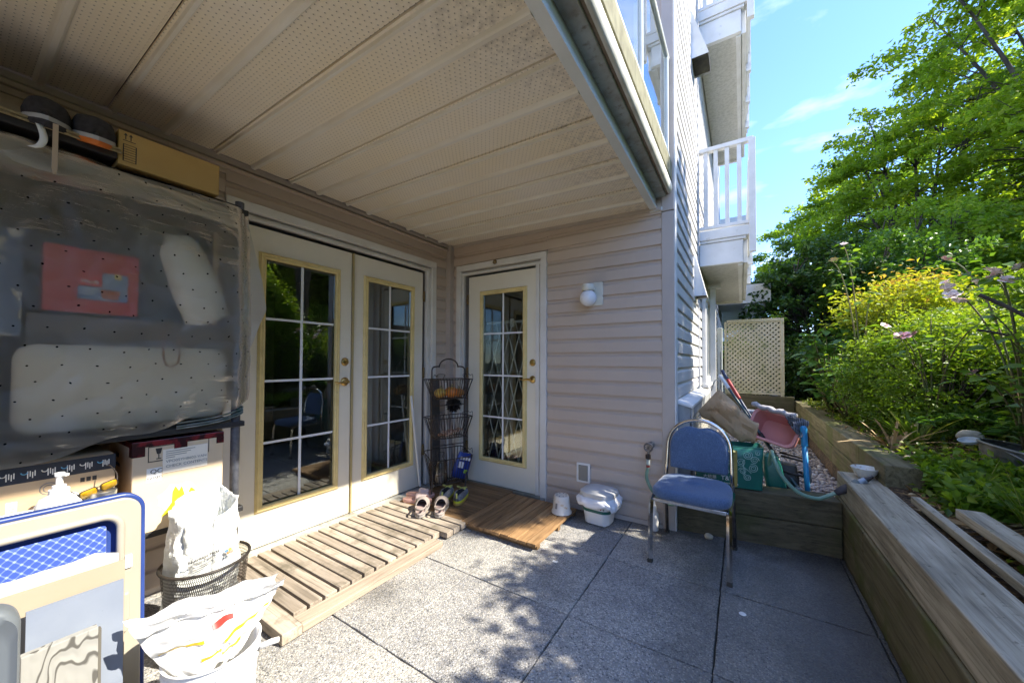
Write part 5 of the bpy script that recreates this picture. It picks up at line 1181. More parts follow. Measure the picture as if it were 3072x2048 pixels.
def foot_outline(L, W, n=26):
    us = [k / n for k in range(n + 1)]; h = lambda u: W * .5 * (.66 + .30 * smooth(.30, .72, u) + .06 * math.cos(u * 6)) * math.sqrt(max(0, 1 - abs(2 * u - 1) ** 4.5)) + .001
    rt = [(h(u) * (1 + .10 * smooth(.4, .7, u)), (u - .5) * L) for u in us]; lt = [(-h(u) * (1 - .04 * smooth(.2, .5, u)), (u - .5) * L) for u in us]
    return rt + lt[::-1], h
for (x, y, a, lb) in ((-2.105, 2.02, .70, 'taupe clog sandal on the grey duckboard, the left one'), (-1.985, 2.105, .66, 'taupe clog sandal on the grey duckboard, the right one')):
    t = thing('clog', lb, 'sandal', (x, y, .052), a, 'taupe clogs on the duckboard')
    poly, h = foot_outline(.275, .112)
    sc = lambda s, z, dy=0: [(px * s, py * (s if s > .9 else s * 1.03) + dy, z) for px, py in poly]
    MB().loft([sc(.94, 0), sc(.985, .004), sc(1.0, .012), sc(1.0, .018), sc(.985, .0195)]).build('sole', m_clogs, t, auto=40)
    MB().loft([sc(.985, .0195), sc(1.015, .0225), sc(1.01, .032), sc(.97, .036), sc(.90, .036), sc(.88, .029), sc(.3, .027), sc(.02, .027)], False, True).build('rim', m_clog, t, auto=60)
    MB().loft([sc(.86, .0272), sc(.85, .0292), sc(.02, .0292)], False, True).build('insole', m_clogi, t, auto=60)
    mb = MB()
    def up(u, v):
        uu = .46 + .535 * u; w = h(uu) * 1.02 + .001; ht = .030 + (.044 * (1 - smooth(.55, 1.0, u)) + .014) * math.sin(PI * v) ** .75 * (1 if u < .97 else .4)
        edge = -.030 * math.sin(PI * v) * (1 - u) * (1 - u) * -1
        return (math.cos(PI * v) * w, (uu - .5) * .275 + edge, ht)
    mb.grid(up, 14, 16); mb.build('upper', m_clog, t, smooth=True, solid=.006)
    mb = MB(); hs = [(px * .985, py * 1.0) for px, py in poly if py < .02]; rt_ = sorted([p for p in hs if p[0] > 0], key=lambda p: -p[1]); lt_ = sorted([p for p in hs if p[0] <= 0], key=lambda p: p[1])
    pth = [(px, py, .036 + .022 * smooth(.02, -.10, py) + .008) for px, py in rt_ + lt_]; mb.tube(pth, .0045, 6, flat=(.7, 2.0)); mb.build('heel_strap', m_clog, t, smooth=True)
m_slide = M('pink_slide', (.62, .36, .29), (.56, .32, .26), rough=.6, scale=14); m_slides = M('blush_strap', (.70, .55, .50), (.62, .48, .44), rough=.45, scale=20)
for (x, y, a, lb) in ((-2.275, 2.135, -1.13, 'pink slide slipper lying nearest the clogs'), (-2.345, 2.235, -1.08, 'pink slide slipper lying closest to the door')):
    t = thing('slide_slipper', lb, 'slipper', (x, y, .052), a, 'pink slides by the double doors')
    us = [k / 20 for k in range(21)]; hwf = lambda u: (.034 + .010 * smooth(.3, .75, u)) * math.sqrt(max(.0, 1 - abs(2 * u - 1) ** 5)) + .001
    poly = [(hwf(u), (u - .5) * .25) for u in us] + [(-hwf(u), (u - .5) * .25) for u in reversed(us)]
    MB().loft([[(x_ * .95, y_ * .98, 0) for x_, y_ in poly], [(x_, y_, .005) for x_, y_ in poly], [(x_, y_, .026) for x_, y_ in poly], [(x_ * .93, y_ * .97, .029) for x_, y_ in poly]]).build('sole', m_slide, t, auto=40)
    mb = MB(); mb.grid(lambda u, v: (.047 * math.cos(PI * u) * (1 - .0 * v), .005 + .085 * v - .012 * math.sin(PI * u), .012 + (.058 - .012 * v) * math.sin(PI * u) ** .7), 16, 4); mb.build('strap', m_slides, t, smooth=True, solid=.005)
# ------------------------------------------------------------------ wire basket stand
m_wire = M('bronze_wire', (.045, .034, .026), (.10, .075, .055), rough=.5, scale=50, metal=.5)
SX, SY = -2.30, 2.53
t = thing('basket_stand', 'tall dark wire stand with three hanging baskets in the corner between the doors', 'basket stand', (SX, SY, .05), -.385)
hy = .165
mb = MB(); pts = [(0, -hy, .02), (0, -hy, 1.06)] + [(0, -hy + .03 - .03 * math.cos(a), 1.085 + .03 * math.sin(a)) for a in (.0, .6, 1.1, 1.57)] + [(0, -hy + .06, 1.118)] + [(0, .095 * math.cos(a), 1.112 + .075 * math.sin(a)) for a in [PI - PI * k / 12 for k in range(13)]] + [(0, hy - .06, 1.118)] + [(0, hy - .03 + .03 * math.cos(a), 1.085 + .03 * math.sin(a)) for a in (1.57, 1.1, .6, 0)] + [(0, hy, 1.06), (0, hy, .02)]
mb.tube(pts, .0068, 8); mb.build('hoop', m_wire, t, smooth=True)
for sy in (-1, 1):
    mb = MB(); mb.tube(spline([(.16, sy * hy - (.065 if sy < 0 else .075), .0), (.10, sy * hy - .03, .13), (.035, sy * hy, .232), (0, sy * hy, .25), (-.035, sy * hy, .232), (-.10, sy * hy + .03, .13), (-.155, sy * hy + .06, .0)]), .0065, 8); mb.build('leg', m_wire, t, smooth=True)
for z in (.76, .395): 
    mb = MB(); mb.tube([(0, -hy, z), (0, hy, z + .0)], .004, 6); mb.build('cross_bar', m_wire, t)
def basket(zr, zb, xo, tilt=0):
    mb = MB(); A = [(x + xo, y) for x, y in rr(.22, .40, .03, 3)]; Bt = [(x + xo + .01, y) for x, y in rr(.13, .29, .03, 3)]
    Z = lambda x, z: z + tilt * (x - xo)
    rim = [(x, y, Z(x, zr)) for x, y in A]; bot = [(x, y, zb) for x, y in Bt]
    mb.tube(rim, .0046, 6, closed=True); mb.tube(bot, .004, 6, closed=True)
    for k in range(13):
        u = k / 12 - .5
        for sx in (-1, 1): mb.tube([(xo + sx * .11, u * .375, Z(xo + sx * .11, zr)), (xo + .01 + sx * .065, u * .27, zb)], .0029, 4)
        mb.tube([(xo + .01 - .065, u * .27, zb), (xo + .01 + .065, u * .27, zb)], .0026, 4)
    for k in range(5):
        v = (k / 4 - .5)
        for sy in (-1, 1): mb.tube([(xo + v * .2, sy * .20, Z(xo + v * .2, zr)), (xo + .01 + v * .11, sy * .145, zb)], .0029, 4)
    for sy in (-1, 1):   # decorative loops at the ends
        for sx in (.11,): mb.tube(spline([(xo + sx, sy * .195, zr), (xo + sx, sy * .19, zr + .045), (xo + sx, sy * .165, zr + .035), (xo + sx, sy * .15, zr + .05), (xo + sx, sy * .09, zr + .045), (xo + sx, sy * .11, zr + .01), (xo + sx, sy * .10, zr)]), .0024, 5)
        mb.tube([(xo + .06, sy * .14, zb), (xo + .07, sy * .17, zb - .012)], .003, 5)
    mb.build('basket', m_wire, t)
basket(1.000, .825, .0); basket(.655, .47, .0); basket(.315, .065, .0, -.25)
def gourd(label, x, y, z, rad, c1, c2, seed, ribs=9):
    t = thing('gourd', label, 'gourd', (x, y, z), seed, 'gourds in the top basket')
    mb = MB(); n = 36; R_ = []
    for i in range(13):
        a = PI * (i + .02) / 12.04; R_.append([(rad * math.sin(a) * (1 + .07 * math.cos(ribs * 2 * PI * k / n)) * math.cos(2 * PI * k / n), rad * math.sin(a) * (1 + .07 * math.cos(ribs * 2 * PI * k / n)) * math.sin(2 * PI * k / n), rad * .82 - rad * .82 * math.cos(a)) for k in range(n)])
    mb.loft(R_); mb.build('fruit', M('gourd_skin', c1, c2, rough=.35, scale=16), t, smooth=True); mb = MB(); mb.tube([(0, 0, rad * 1.6), (.004, 0, rad * 1.85), (.012, .003, rad * 2.05)], [.008, .006, .007], 6); mb.build('stalk', m_straw_ := M('gourd_stalk', (.35, .3, .14), rough=.8), t)
gourd('orange gourd in the top basket, the largest and brightest', -2.275, 2.54, .882, .060, (.60, .16, .02), (.50, .24, .04), .3)
gourd('yellow and orange gourd at the left end of the top basket', -2.33, 2.45, .882, .052, (.58, .40, .08), (.50, .20, .03), 1.3)
gourd('brown orange gourd behind at the right of the top basket', -2.265, 2.635, .882, .048, (.36, .13, .03), (.42, .2, .05), 2.1)
r = np.random.RandomState(91)
P = np.stack([SX + .02 + .09 * (r.rand(46) - .5), SY + .25 * (r.rand(46) - .5), .548 + .03 * r.rand(46)], -1); o = pebbles('dried_bulbs', P, .013, .026, mat_rnd('bulb_skin', [(0, (.28, .14, .07)), (.5, (.45, .27, .18)), (1, (.55, .40, .30))], .7))
t = thing('detergent_pouch', 'dark blue pouch with white and green patches in the lowest basket', 'pouch', (-2.235, 2.60, .14), rot=(.1, .30, 1.0))
mb = MB(); mb.loft([[(x * s, y * s2, z) for x, y in rr(.15, .07, .03, 4)] for z, s, s2 in ((0, .8, .7), (.02, 1, 1), (.12, 1, .9), (.20, .95, .5), (.235, .9, .12))]); bd = mb.build('body', M('blue_film', (.022, .045, .22), (.03, .07, .30), rough=.3, scale=20), t, auto=50)
MB().box(-.05, .0, -.041, -.032, .10, .155).build('label', m_label, bd); MB().box(.02, .05, -.041, -.032, .06, .09).build('label', M('lime_label', (.35, .55, .05), rough=.5), bd); MB().box(-.05, .05, -.033, -.027, .175, .20).build('label', m_label, bd)
t = thing('plastic_jar', 'clear plastic jar standing at the left of the lowest basket', 'jar', (-2.315, 2.455, .125))
def mat_clear():
    q = NT('clear_plastic'); q.n.remove(q.p); a = q.new('ShaderNodeBsdfTransparent', i_Color=(.82, .84, .82, 1)); b = q.new('ShaderNodeBsdfGlossy', i_Roughness=.12); f = q.new('ShaderNodeFresnel', i_IOR=1.6); mx = q.new('ShaderNodeMixShader'); q.link(f.outputs[0], mx.inputs[0]); q.link(a.outputs[0], mx.inputs[1]); q.link(b.outputs[0], mx.inputs[2]); q.link(mx.outputs[0], q.out.inputs[0]); return q.m
m_clear = mat_clear()
MB().lathe([(.001, 0), (.055, 0), (.058, .01), (.058, .15), (.05, .17), (.05, .19)], n=24).build('body', m_clear, t, auto=50); MB().lathe([(.001, .004), (.05, .004), (.052, .06), (.001, .065)], n=18).build('contents', M('pale_contents', (.55, .38, .28), (.62, .55, .45), rough=.8, scale=40), t)
t = thing('leaning_board', 'dark grey board leaning in the corner behind the wire stand', 'board', (-2.53, 2.62, .055), rot=(0, -.02, 0)); MB().box(-.008, .008, -.075, .045, 0, .98).build('panel', M('dark_grey_board', (.075, .068, .062), rough=.8), t, bevel=.002); MB().box(.0081, .010, -.075, -.062, 0, .98).build('edge', m_greyink, t)
t = thing('stick', 'white stick leaning at the left behind the wire stand', 'stick', (-2.545, 2.40, .05)); mb = MB(); mb.bar((0, .02, 0), (.0, -.10, .85), .012, .018, (1, 0, 0)); mb.build('shaft', m_wplas, t)
t = thing('stick', 'white stick leaning upright behind the middle of the wire stand', 'stick', (-2.52, 2.755, .05)); mb = MB(); mb.bar((0, .03, 0), (-.01, -.02, .95), .016, .016, (1, 0, 0)); mb.build('shaft', m_wplas, t)
t = thing('dish_brush', 'black bristle brush head on a white handle behind the wire stand', 'brush', (-2.385, 2.70, .42)); mb = MB(); mb.tube([(0, 0, 0), (0, 0, .34)], .011, 10); mb.build('handle', m_wplas, t, smooth=True)
rb = np.random.RandomState(5); dd = rb.normal(size=(900, 3)); dd /= np.linalg.norm(dd, axis=1)[:, None]; leaf_obj('bristles', np.tile(np.array([[0, 0, .37]]), (900, 1)) + dd * .015, .055, m_dark, t, w=.05, out=dd * 5, droop=0, seed=4)
# scissor gate behind the single door
t = thing('scissor_gate', 'white folding scissor gate behind the glass of the single door', 'gate', (-1.92, 2.965, .05))
xs_ = [-.24 + .115 * k for k in range(5)]
mb = MB(); mb.bar((-.26, 0, 1.55), (.26, 0, 1.55), .012, .022); mb.build('top_bar', m_whitec, t)
dw, dh = .115, .40
for k in range(-6, 7):
    for sg, yy in ((1, 0), (-1, .012)):
        s = clip((k * dw * 1.0 - 3 * dw * sg, -.2), (k * dw - 3 * dw * sg + sg * dw * 5, -.2 + dh * 5), -.25, .25, .02, 1.55)
        if s: mb = MB(); mb.bar((s[0][0], yy, s[0][1]), (s[1][0], yy, s[1][1]), .004, .012, (0, 0, 1)); mb.build('bar', m_whitec, t)
MB().box(.02, .07, -.012, -.004, 1.50, 1.58).build('latch', m_whitec, t)

# ------------------------------------------------------------------ things piled behind the low wall
m_gb = M('green_bag_film', (.010, .115, .085), (.014, .145, .105), rough=.35, scale=9, bump=.25, bscale=14, bdist=.01)
m_print = M('mint_print', (.42, .58, .50), rough=.5)
t = thing('shopping_bag', 'green reusable shopping bag with pale swirl print and yellow strap', 'bag', (-.285, 2.945, .347), .10)
W, D, H = .40, .165, .285
mb = MB()
def bagring(z, e): return [(x + W / 2, y + D / 2, z + (.008 * math.sin(x * 14) if z > .25 else 0)) for x, y in rr(W + e, D + e, .012, 3)]
rings = [bagring(0, -.02), bagring(.006, 0), bagring(.09, .006), bagring(.2, .004), bagring(H, .014), ]
mb.loft(rings, True, False); body = mb.build('body', m_gb, t, auto=40, solid=.003)
mb = MB(); mb.tube([V(p) for p in bagring(H + .001, .015)], .0035, 6, closed=True); mb.build('hem', m_gb, t, smooth=True)
def spiral(cx, cz, R_, turns, dirn, a0, par, side=False, m=m_print):
    pts = []
    for k in range(int(turns * 14) + 1):
        a = a0 + dirn * 2 * PI * k / 14; q = R_ * (1 - .82 * k / (turns * 14)); u, w = cx + q * math.cos(a), cz + q * math.sin(a); pts.append((W + .0075, u, w) if side else (u, -.0065 - .0, w))
    mb = MB()
    for p, q in zip(pts[:-1], pts[1:]): mb.bar(p, q, .0006, .0028 * (R_ / .03) ** .3, (0, 0, 1)) if False else mb.tube([p, q], .0015, 4)
    return mb.build('swirl_print', m, par)
for cx, cz, R_, tn, dr_, a0 in ((.055, .235, .030, 2.2, 1, 0), (.10, .215, .026, 2, -1, 2), (.135, .245, .022, 1.8, 1, 3), (.315, .235, .030, 2.3, -1, 1), (.355, .205, .026, 2, 1, 0), (.275, .185, .028, 2, 1, 4), (.345, .150, .030, 2.3, -1, 2), (.285, .125, .024, 2, -1, 3), (.165, .115, .040, 2.6, 1, 5), (.20, .175, .022, 1.8, -1, 1), (.315, .085, .024, 2, 1, 2), (.225, .24, .02, 1.8, -1, 0), (.375, .255, .018, 1.6, 1, 1), (.02, .20, .02, 1.7, 1, 1)):
    if not (.215 < cx < .262): spiral(cx, cz, R_, tn, dr_, a0, body)
for cy, cz, R_, tn, dr_, a0 in ((.05, .225, .028, 2, 1, 0), (.10, .20, .026, 2, -1, 2), (.06, .155, .026, 2, 1, 1), (.11, .14, .022, 2, -1, 3), (.08, .255, .018, 1.6, 1, 2)): spiral(cy, cz, R_, tn, dr_, a0, body, True)
for a, b in (((.165, .075), (.23, .115)), ((.285, .10), (.30, .20)), ((.33, .115), (.29, .16)), ((.06, .205), (.13, .225))):
    mb = MB(); mb.tube(bez((a[0], -.0065, a[1]), (a[0] + .03, -.0065, a[1] - .01), (b[0] - .03, -.0065, b[1] + .01), (b[0], -.0065, b[1]), 8), .0015, 4); mb.build('swirl_print', m_print, body)
fr = dict(xd=(1, 0, 0), ud=(0, 0, 1), m=m_label)
text(body, 'T&T', .042, (.155, -.0072, .048), **fr); text(body, 'Supermarket', .020, (.155, -.0072, .022), **fr); text(body, '大統華', .028, (.045, -.0072, .05), **fr)
m_strap = M('mustard_strap', (.42, .33, .09), (.34, .25, .06), rough=.8, scale=40); m_strap2 = M('pale_yellow_strap', (.50, .47, .20), (.44, .4, .16), rough=.8, scale=30)
MB().box(.222, .254, -.0085, -.005, .012, .262).build('strap', m_strap, t)
mb = MB(); c = bez((.238, -.012, .262), (.20, -.05, .235), (.135, -.04, .26), (.15, .02, .36), 14)
vs = []; 
for p in c: vs += [(p.x - .012, p.y, p.z + .006), (p.x + .012, p.y, p.z - .006)]
mb.add(vs, [(2 * i, 2 * i + 1, 2 * i + 3, 2 * i + 2) for i in range(14)]); mb.build('handle', m_strap2, t, smooth=True, solid=.002)
MB().box(W + .006, W + .010, .01, .07, .215, .245).build('side_tab', m_strap2, t)
mb = MB(); mb.grid(lambda u, v: (.02 + .20 * u, .03 + .12 * v, .245 + .085 * math.sin(PI * u) * math.sin(PI * v * .9 + .1) + .02 * nz(u * 4, v * 4)), 14, 10); o = mb.build('plastic_wrap', M('milky_film', (.72, .74, .76), rough=.25), None, smooth=True, solid=.002); o.parent = None; o.matrix_world = Matrix.Translation((-.285, 2.945, .347)) @ Euler((0, 0, .10)).to_matrix().to_4x4(); tag(o, 'milky plastic wrapping poking out of the green bag', 'packaging')
# kraft paper bag
t = thing('paper_bag', 'crumpled brown paper bag slumped across the top of the green bag', 'paper bag', (-.07, 3.15, .66))
keys = [(V((.155, .02, .045)), V((.015, 0, .072)), V((0, .075, 0)), 4), (V((.135, .02, .052)), V((.012, 0, .078)), V((0, .08, 0)), 4), (V((.03, .03, .115)), V((.012, 0, .112)), V((0, .10, 0)), 3), (V((-.07, .03, .20)), V((.02, 0, .135)), V((0, .085, 0)), 2.6), (V((-.125, .03, .245)), V((.065, 0, .115)), V((0, .045, 0)), 2.2), (V((-.15, .03, .265)), V((.085, 0, .108)), V((0, .012, 0)), 2)]
mb = MB(); N = 44; rings = []
for s in range(31):
    u = s / 30 * (len(keys) - 1); i = min(len(keys) - 2, int(u)); f = u - i; c = keys[i][0].lerp(keys[i + 1][0], f); a = keys[i][1].lerp(keys[i + 1][1], f); b = keys[i][2].lerp(keys[i + 1][2], f); ex = 2 / (keys[i][3] * (1 - f) + keys[i + 1][3] * f)
    rg_ = []
    for k in range(N):
        th = 2 * PI * k / N; cs, sn = math.cos(th), math.sin(th); p = c + a * math.copysign(abs(cs) ** ex, cs) + b * math.copysign(abs(sn) ** ex, sn)
        w = (abs(noise.noise(p * 7 + V((1, 2, 3)))) - .2) * .055 + (abs(noise.noise(p * 17 + V((5, 0, 0)))) - .2) * .022 - .006
        rg_.append(p + (p - c).normalized() * w * min(1, s / 6))
    rings.append(rg_)
mb.loft(rings); mb.build('body', M('kraft_paper', (.50, .33, .18), (.42, .27, .14), rough=.8, scale=6, bump=.4, bscale=24, bdist=.012), t, auto=22)
mb = MB(); mb.tube(spline([(-.13, .0, .34), (-.10, -.01, .42), (-.075, 0, .40), (-.08, .02, .33)]), .004, 6); mb.build('handle', M('twisted_paper', (.62, .55, .42), rough=.8), t, smooth=True)
# poles
def pole(name, label, p, q, secs, cat='pole'):
    p, q = V(p), V(q); t = thing(name, label, cat, p); d = q - p
    for nm, a, b, r0, m in secs: mb = MB(); mb.tube([d * a, d * (a + (b - a) * .04), d * (b - (b - a) * .04), d * b], [r0 * .8, r0, r0, r0 * .8], 12); mb.build(nm, m, t, smooth=True)
    return t
m_tealp = M('dark_teal_tube', (.030, .062, .068), (.05, .085, .09), rough=.35, scale=20); m_navy = M('navy_tube', (.03, .045, .09), rough=.4); m_redt = M('red_sleeve', (.42, .035, .03), rough=.45)
pole('telescopic_pole', 'dark teal pole with a white grip leaning from the gravel to the wall', (.435, 3.24, .16), (-.172, 3.8, 1.10), [('lower_tube', 0, .5, .0135, m_tealp), ('upper_tube', .5, .88, .0115, m_tealp), ('grip', .88, 1.0, .0155, m_wplas), ('joint', .485, .52, .016, m_black)])
pole('telescopic_pole', 'navy pole with a bright red sleeve leaning behind the teal one', (.395, 3.36, .16), (-.135, 3.86, 1.105), [('lower_tube', 0, .42, .013, m_black), ('ring', .18, .20, .015, m_redt), ('middle_tube', .42, .78, .012, m_navy), ('collar', .55, .60, .0145, m_redt), ('red_sleeve', .78, .955, .0155, m_redt), ('top_grip', .955, 1.04, .0165, m_navy)])
# pink basin with a cloth, on a small cart
t = thing('basin', 'pink plastic basin tipped on its side on the black trolley', 'basin', (.215, 3.47, .70))
zd = V((-.30, -.86, .42)).normalized(); xd = V((.93, -.20, -.30)); xd = (xd - zd * xd.dot(zd)).normalized(); yd = zd.cross(xd)
def bp(x, y, z): return xd * x + yd * y + zd * z
m_pinkb = M('pink_basin', (.66, .27, .25), (.60, .25, .23), rough=.4, scale=6)
mb = MB(); sec = [(.25, .17, -.12), (.255, .175, -.11), (.30, .215, .05), (.335, .245, .052), (.337, .247, .046), (.33, .24, .06), (.29, .205, .055), (.245, .165, -.104), (.02, .02, -.103)]
mb.loft([[bp(x, y, z) for x, y in rr(w, h, min(w, h) * .22, 6)] for w, h, z in sec], True, True); mb.build('body', m_pinkb, t, auto=45)
t = thing('cloth', 'grey striped cloth draped over the right rim of the pink basin', 'cloth', (.215, 3.47, .70))
def cl(u, v):
    x = .075 + .115 * u + .012 * math.sin(v * 9); y = .118 - .15 * v * (0.35 + .65 * u) ; z = .085 + .022 * math.sin(u * 11 + v * 3) * (.4 + v) + .012 * nz(u * 5, v * 5); return bp(x, y, z)
def mat_stripe(name, c1, c2, sc):
    q = NT(name); co = q.pos('object'); w = q.new('ShaderNodeTexWave', i_Scale=sc, i_Distortion=1.5); q.link(co, w.inputs['Vector']); n = q.noise(co, 180, 3); col = q.mix(q.ramp(w.outputs[0], [(.35, (0, 0, 0)), (.6, (1, 1, 1))]), c1, c2); q.bump(n, .5, .002); return q.set(.95, 0, .2, col)
mb = MB(); mb.grid(cl, 30, 24); mb.build('fabric', mat_stripe('grey_stripe_cloth', (.06, .065, .08), (.20, .21, .24), 26), t, smooth=True, solid=.004)
t = thing('towel', 'pale patterned towel rolled along the top of the pink basin', 'towel', (.215, 3.47, .70)); mb = MB(); mb.tube([bp(-.19 + .30 * k / 16, .128 + .006 * math.sin(k * 1.3), .062 + .004 * math.sin(k * 2.1)) for k in range(17)], [.026 + .004 * math.sin(k * 1.9) for k in range(17)], 12, flat=(1, .75)); mb.build('fabric', mat_stripe('pale_stripe_towel', (.32, .30, .31), (.50, .48, .47), 40), t, smooth=True)
t = thing('foam_board', 'grey foam board lying behind the pink basin', 'board', (.165, 3.75, .79), rot=(.05, .03, -.05)); MB().box(-.17, .125, -.05, .05, -.012, .012).build('panel', M('grey_foam', (.34, .35, .37), rough=.85), t, bevel=.005)
t = thing('trolley', 'black folding trolley with a bright blue upright standing in the gravel', 'trolley', (.30, 3.36, .16))
m_cyan = M('bright_blue_tube', (.02, .22, .46), (.03, .27, .52), rough=.35, scale=14)
mb = MB(); mb.tube([(.095, -.04, .005), (.075, -.03, .47)], .0165, 14); u_ = mb.build('upright', m_cyan, t, smooth=True)
mb = MB(); mb.tube([(.076, -.03, .46), (.0725, -.028, .575)], .021, 14); mb.lathe([(.021, .565), (.022, .58), (.018, .596), (.010, .602), (.001, .603)], (.0722, -.028, 0), 14); mb.build('top_sleeve', m_cyan, t, auto=50)
for z in (.345, .235): mb = MB(); mb.tube([(.08, -.015, z), (-.06, .0, z + .02)], .008, 8); mb.tube([(.08, .10, z), (-.06, .12, z + .02)], .008, 8); mb.tube([(.08, -.015, z), (.08, .10, z)], .008, 8); mb.build('shelf_bar', m_black, t, smooth=True)
MB().lathe([(.02, -.015), (.058, -.015), (.066, -.008), (.066, .008), (.058, .015), (.02, .015)], (.105, .06, .24), 24, ax=(0, 1, 0), ay=(0, 0, 1), az=(1, 0, 0)).build('wheel', M('grey_tyre', (.12, .125, .13), rough=.7), t, auto=40)
MB().lathe([(.001, -.01), (.025, -.012), (.025, .012), (.001, .01)], (.105, .06, .24), 16, ax=(0, 1, 0), ay=(0, 0, 1), az=(1, 0, 0)).build('hub', m_black, t)
mb = MB(); mb.loft([[(x * s - .02, y * s + .06, z) for x, y in rr(.14, .13, .03)] for z, s in ((.01, .9), (.1, 1.05), (.22, 1), (.30, .8))]); mb.build('dark_sack', M('black_sack', (.03, .028, .027), (.05, .045, .04), rough=.5, scale=8, bump=.5, bscale=12, bdist=.02), t, auto=40)
MB().box(.02, .05, -.05, -.03, 0, .16).build('foot_plate', m_greyw, t)
t = thing('green_sack', 'second dark green crinkled bag slumped beside the green shopping bag', 'bag', (.20, 3.255, .345)); mb = MB()
mb.loft([[(x * s + dx + .006 * nz(x * 60, z * 20), y * s + .03, z) for x, y in rr(.12, .15, .03, 4)] for z, s, dx in ((-.16, .8, .02), (-.02, 1, .0), (.06, 1, -.01), (.13, .92, -.02), (.19, .75, -.03), (.21, .3, -.03))]); mb.build('body', m_gb, t, auto=40)
# ------------------------------------------------------------------ storage shelf at the left with everything on it
m_pole = M('blue_grey_pole', (.085, .095, .12), (.14, .15, .18), rough=.4, scale=50, metal=.3)
m_shelf = M('black_shelf', (.022, .022, .024), rough=.5)
t = thing('storage_shelf', 'black storage shelf with blue grey poles against the left wall', 'shelf', (-2.35, .1, 0))
for x, y in ((-2.165, .805), (-2.54, .80), (-2.165, -.95), (-2.54, -.95)):
    O(MB().tube([(x, y, 0), (x, y, 2.02)], .0195, 14), 'pole', m_pole, t, smooth=True)
for z in (.455, .882, 1.955): O(MB().box(-2.56, -2.135, -1.0, .835, z, z + .026), 'shelf_board', m_shelf, t, bevel=.004)
O(MB().box(-2.575, -2.565, -1.0, .80, .92, 1.93), 'peg_board', M('dark_peg_board', (.095, .082, .062), (.062, .055, .044), rough=.85, scale=5), t)
# things on the shelf behind the sheet
t = thing('cushion', 'pale grey flat cushion standing on the shelf behind the plastic sheet', 'cushion', (-2.27, .47, .915))
mb = MB(); N = 26
mb.loft([[(-.05 + dx, y * s, .185 + (z - .185) * s) for y, z in [(a, b + .185) for a, b in rr(.66, .35, .06, 6)]] for dx, s in ((0, .90), (.02, .97), (.05, 1), (.08, .97), (.095, .90), (.10, .5), (.10, .02))]); mb.build('cover', M('grey_beige_felt', (.64, .575, .44), (.56, .50, .38), rough=.95, scale=7, bump=.3, bscale=120), t, smooth=True)
mb = MB(); mb.tube(spline([(.10, .06, .43), (.11, .06, .30), (.11, .085, .27), (.11, .11, .30), (.10, .11, .40)]), .004, 6); mb.build('cord', M('rust_cord', (.25, .13, .07), rough=.8), t, smooth=True)
t = thing('boxed_pack', 'red pack with a bucket picture label behind the plastic sheet', 'pack', (-2.33, .335, 1.405))
MB().box(-.04, .075, -.13, .13, 0, .262).build('body', M('red_pack', (.50, .045, .018), (.44, .04, .018), rough=.5, scale=5), t, bevel=.006)
lb_ = MB().box(.0755, .077, -.045, .095, .055, .17).build('label', M('blue_label', (.06, .14, .32), (.3, .36, .45), rough=.5, scale=9), t)
MB().box(.0772, .078, -.045, .02, .11, .17).build('red_field', M('red_label', (.55, .05, .03), rough=.5), lb_); MB().box(.0772, .078, .055, .075, .15, .172).build('yellow_field', M('yellow_label', (.7, .5, .05), rough=.5), lb_)
mb = MB(); mb.loft([[(.0785, .045 + w * s, z) for s in (-1, 1)] + [(.0772, .045 + w * s, z) for s in (1, -1)] for z, w in ((.062, .022), (.10, .030))]); mb.build('bucket_picture', M('orange_label', (.45, .12, .03), rough=.5), lb_)
text(lb_, 'vileda', .022, (.0788, -.038, .122), (0, 1, 0), (0, 0, 1), m_label)
for k in range(3): MB().box(.0772, .0778, -.04, .01 - .008 * k, .098 - .011 * k, .101 - .011 * k).build('print', m_label, lb_)
t = thing('white_bolster', 'slanting white rounded bolster behind the plastic sheet beside the red pack', 'bolster', (-2.26, .67, 1.40)); mb = MB(); mb.tube([(0, .055, .0), (0, .045, .015), (0, .0, .16), (0, -.06, .33), (0, -.075, .40), (0, -.078, .405)], [.03, .092, .10, .085, .05, .01], 20, flat=(.7, 1)); mb.build('cover', M('off_white_vinyl', (.68, .66, .58), (.6, .58, .5), rough=.5, scale=6), t, smooth=True)
MB().box(.02, .06, .085, .11, .0, .02).build('clip', m_black, t)
t = thing('blue_pack', 'dark blue printed pack behind the plastic sheet at the far left', 'pack', (-2.33, .03, 1.30)); MB().box(-.05, .06, -.14, .13, 0, .40).build('body', M('blue_print_pack', (.05, .08, .16), (.13, .16, .22), rough=.5, scale=6, c3=(.45, .40, .30), s3=16, a3=(.58, .62)), t, bevel=.006)
MB().box(.061, .066, -.12, .07, .30, .36).build('yellow_patch', M('ochre_patch', (.50, .33, .06), rough=.5), t)
t = thing('dark_rod', 'thin dark blue rod hanging behind the plastic sheet above the red pack', 'rod', (-2.26, .27, 1.66)); mb = MB(); mb.tube(spline([(0, .03, .0), (0, .015, .1), (0, -.02, .22)]), .011, 8, flat=(.5, 1)); mb.build('shaft', M('dark_blue_rod', (.03, .05, .11), rough=.5), t, smooth=True)
t = thing('storage_carton', 'dark carton behind the plastic sheet above the grey cushion', 'box', (-2.36, .47, 1.27)); MB().box(-.1, .10, -.30, .32, 0, .12).build('body', M('brown_grey_carton', (.15, .125, .10), (.11, .095, .08), rough=.8, scale=6), t, bevel=.004)
t = thing('storage_carton', 'grey green carton standing behind the plastic sheet left of the white bolster', 'box', (-2.42, .50, 1.395)); MB().box(-.08, .06, -.02, .12, 0, .48).build('body', M('olive_grey_carton', (.13, .13, .10), (.17, .165, .13), rough=.8, scale=4), t, bevel=.004)
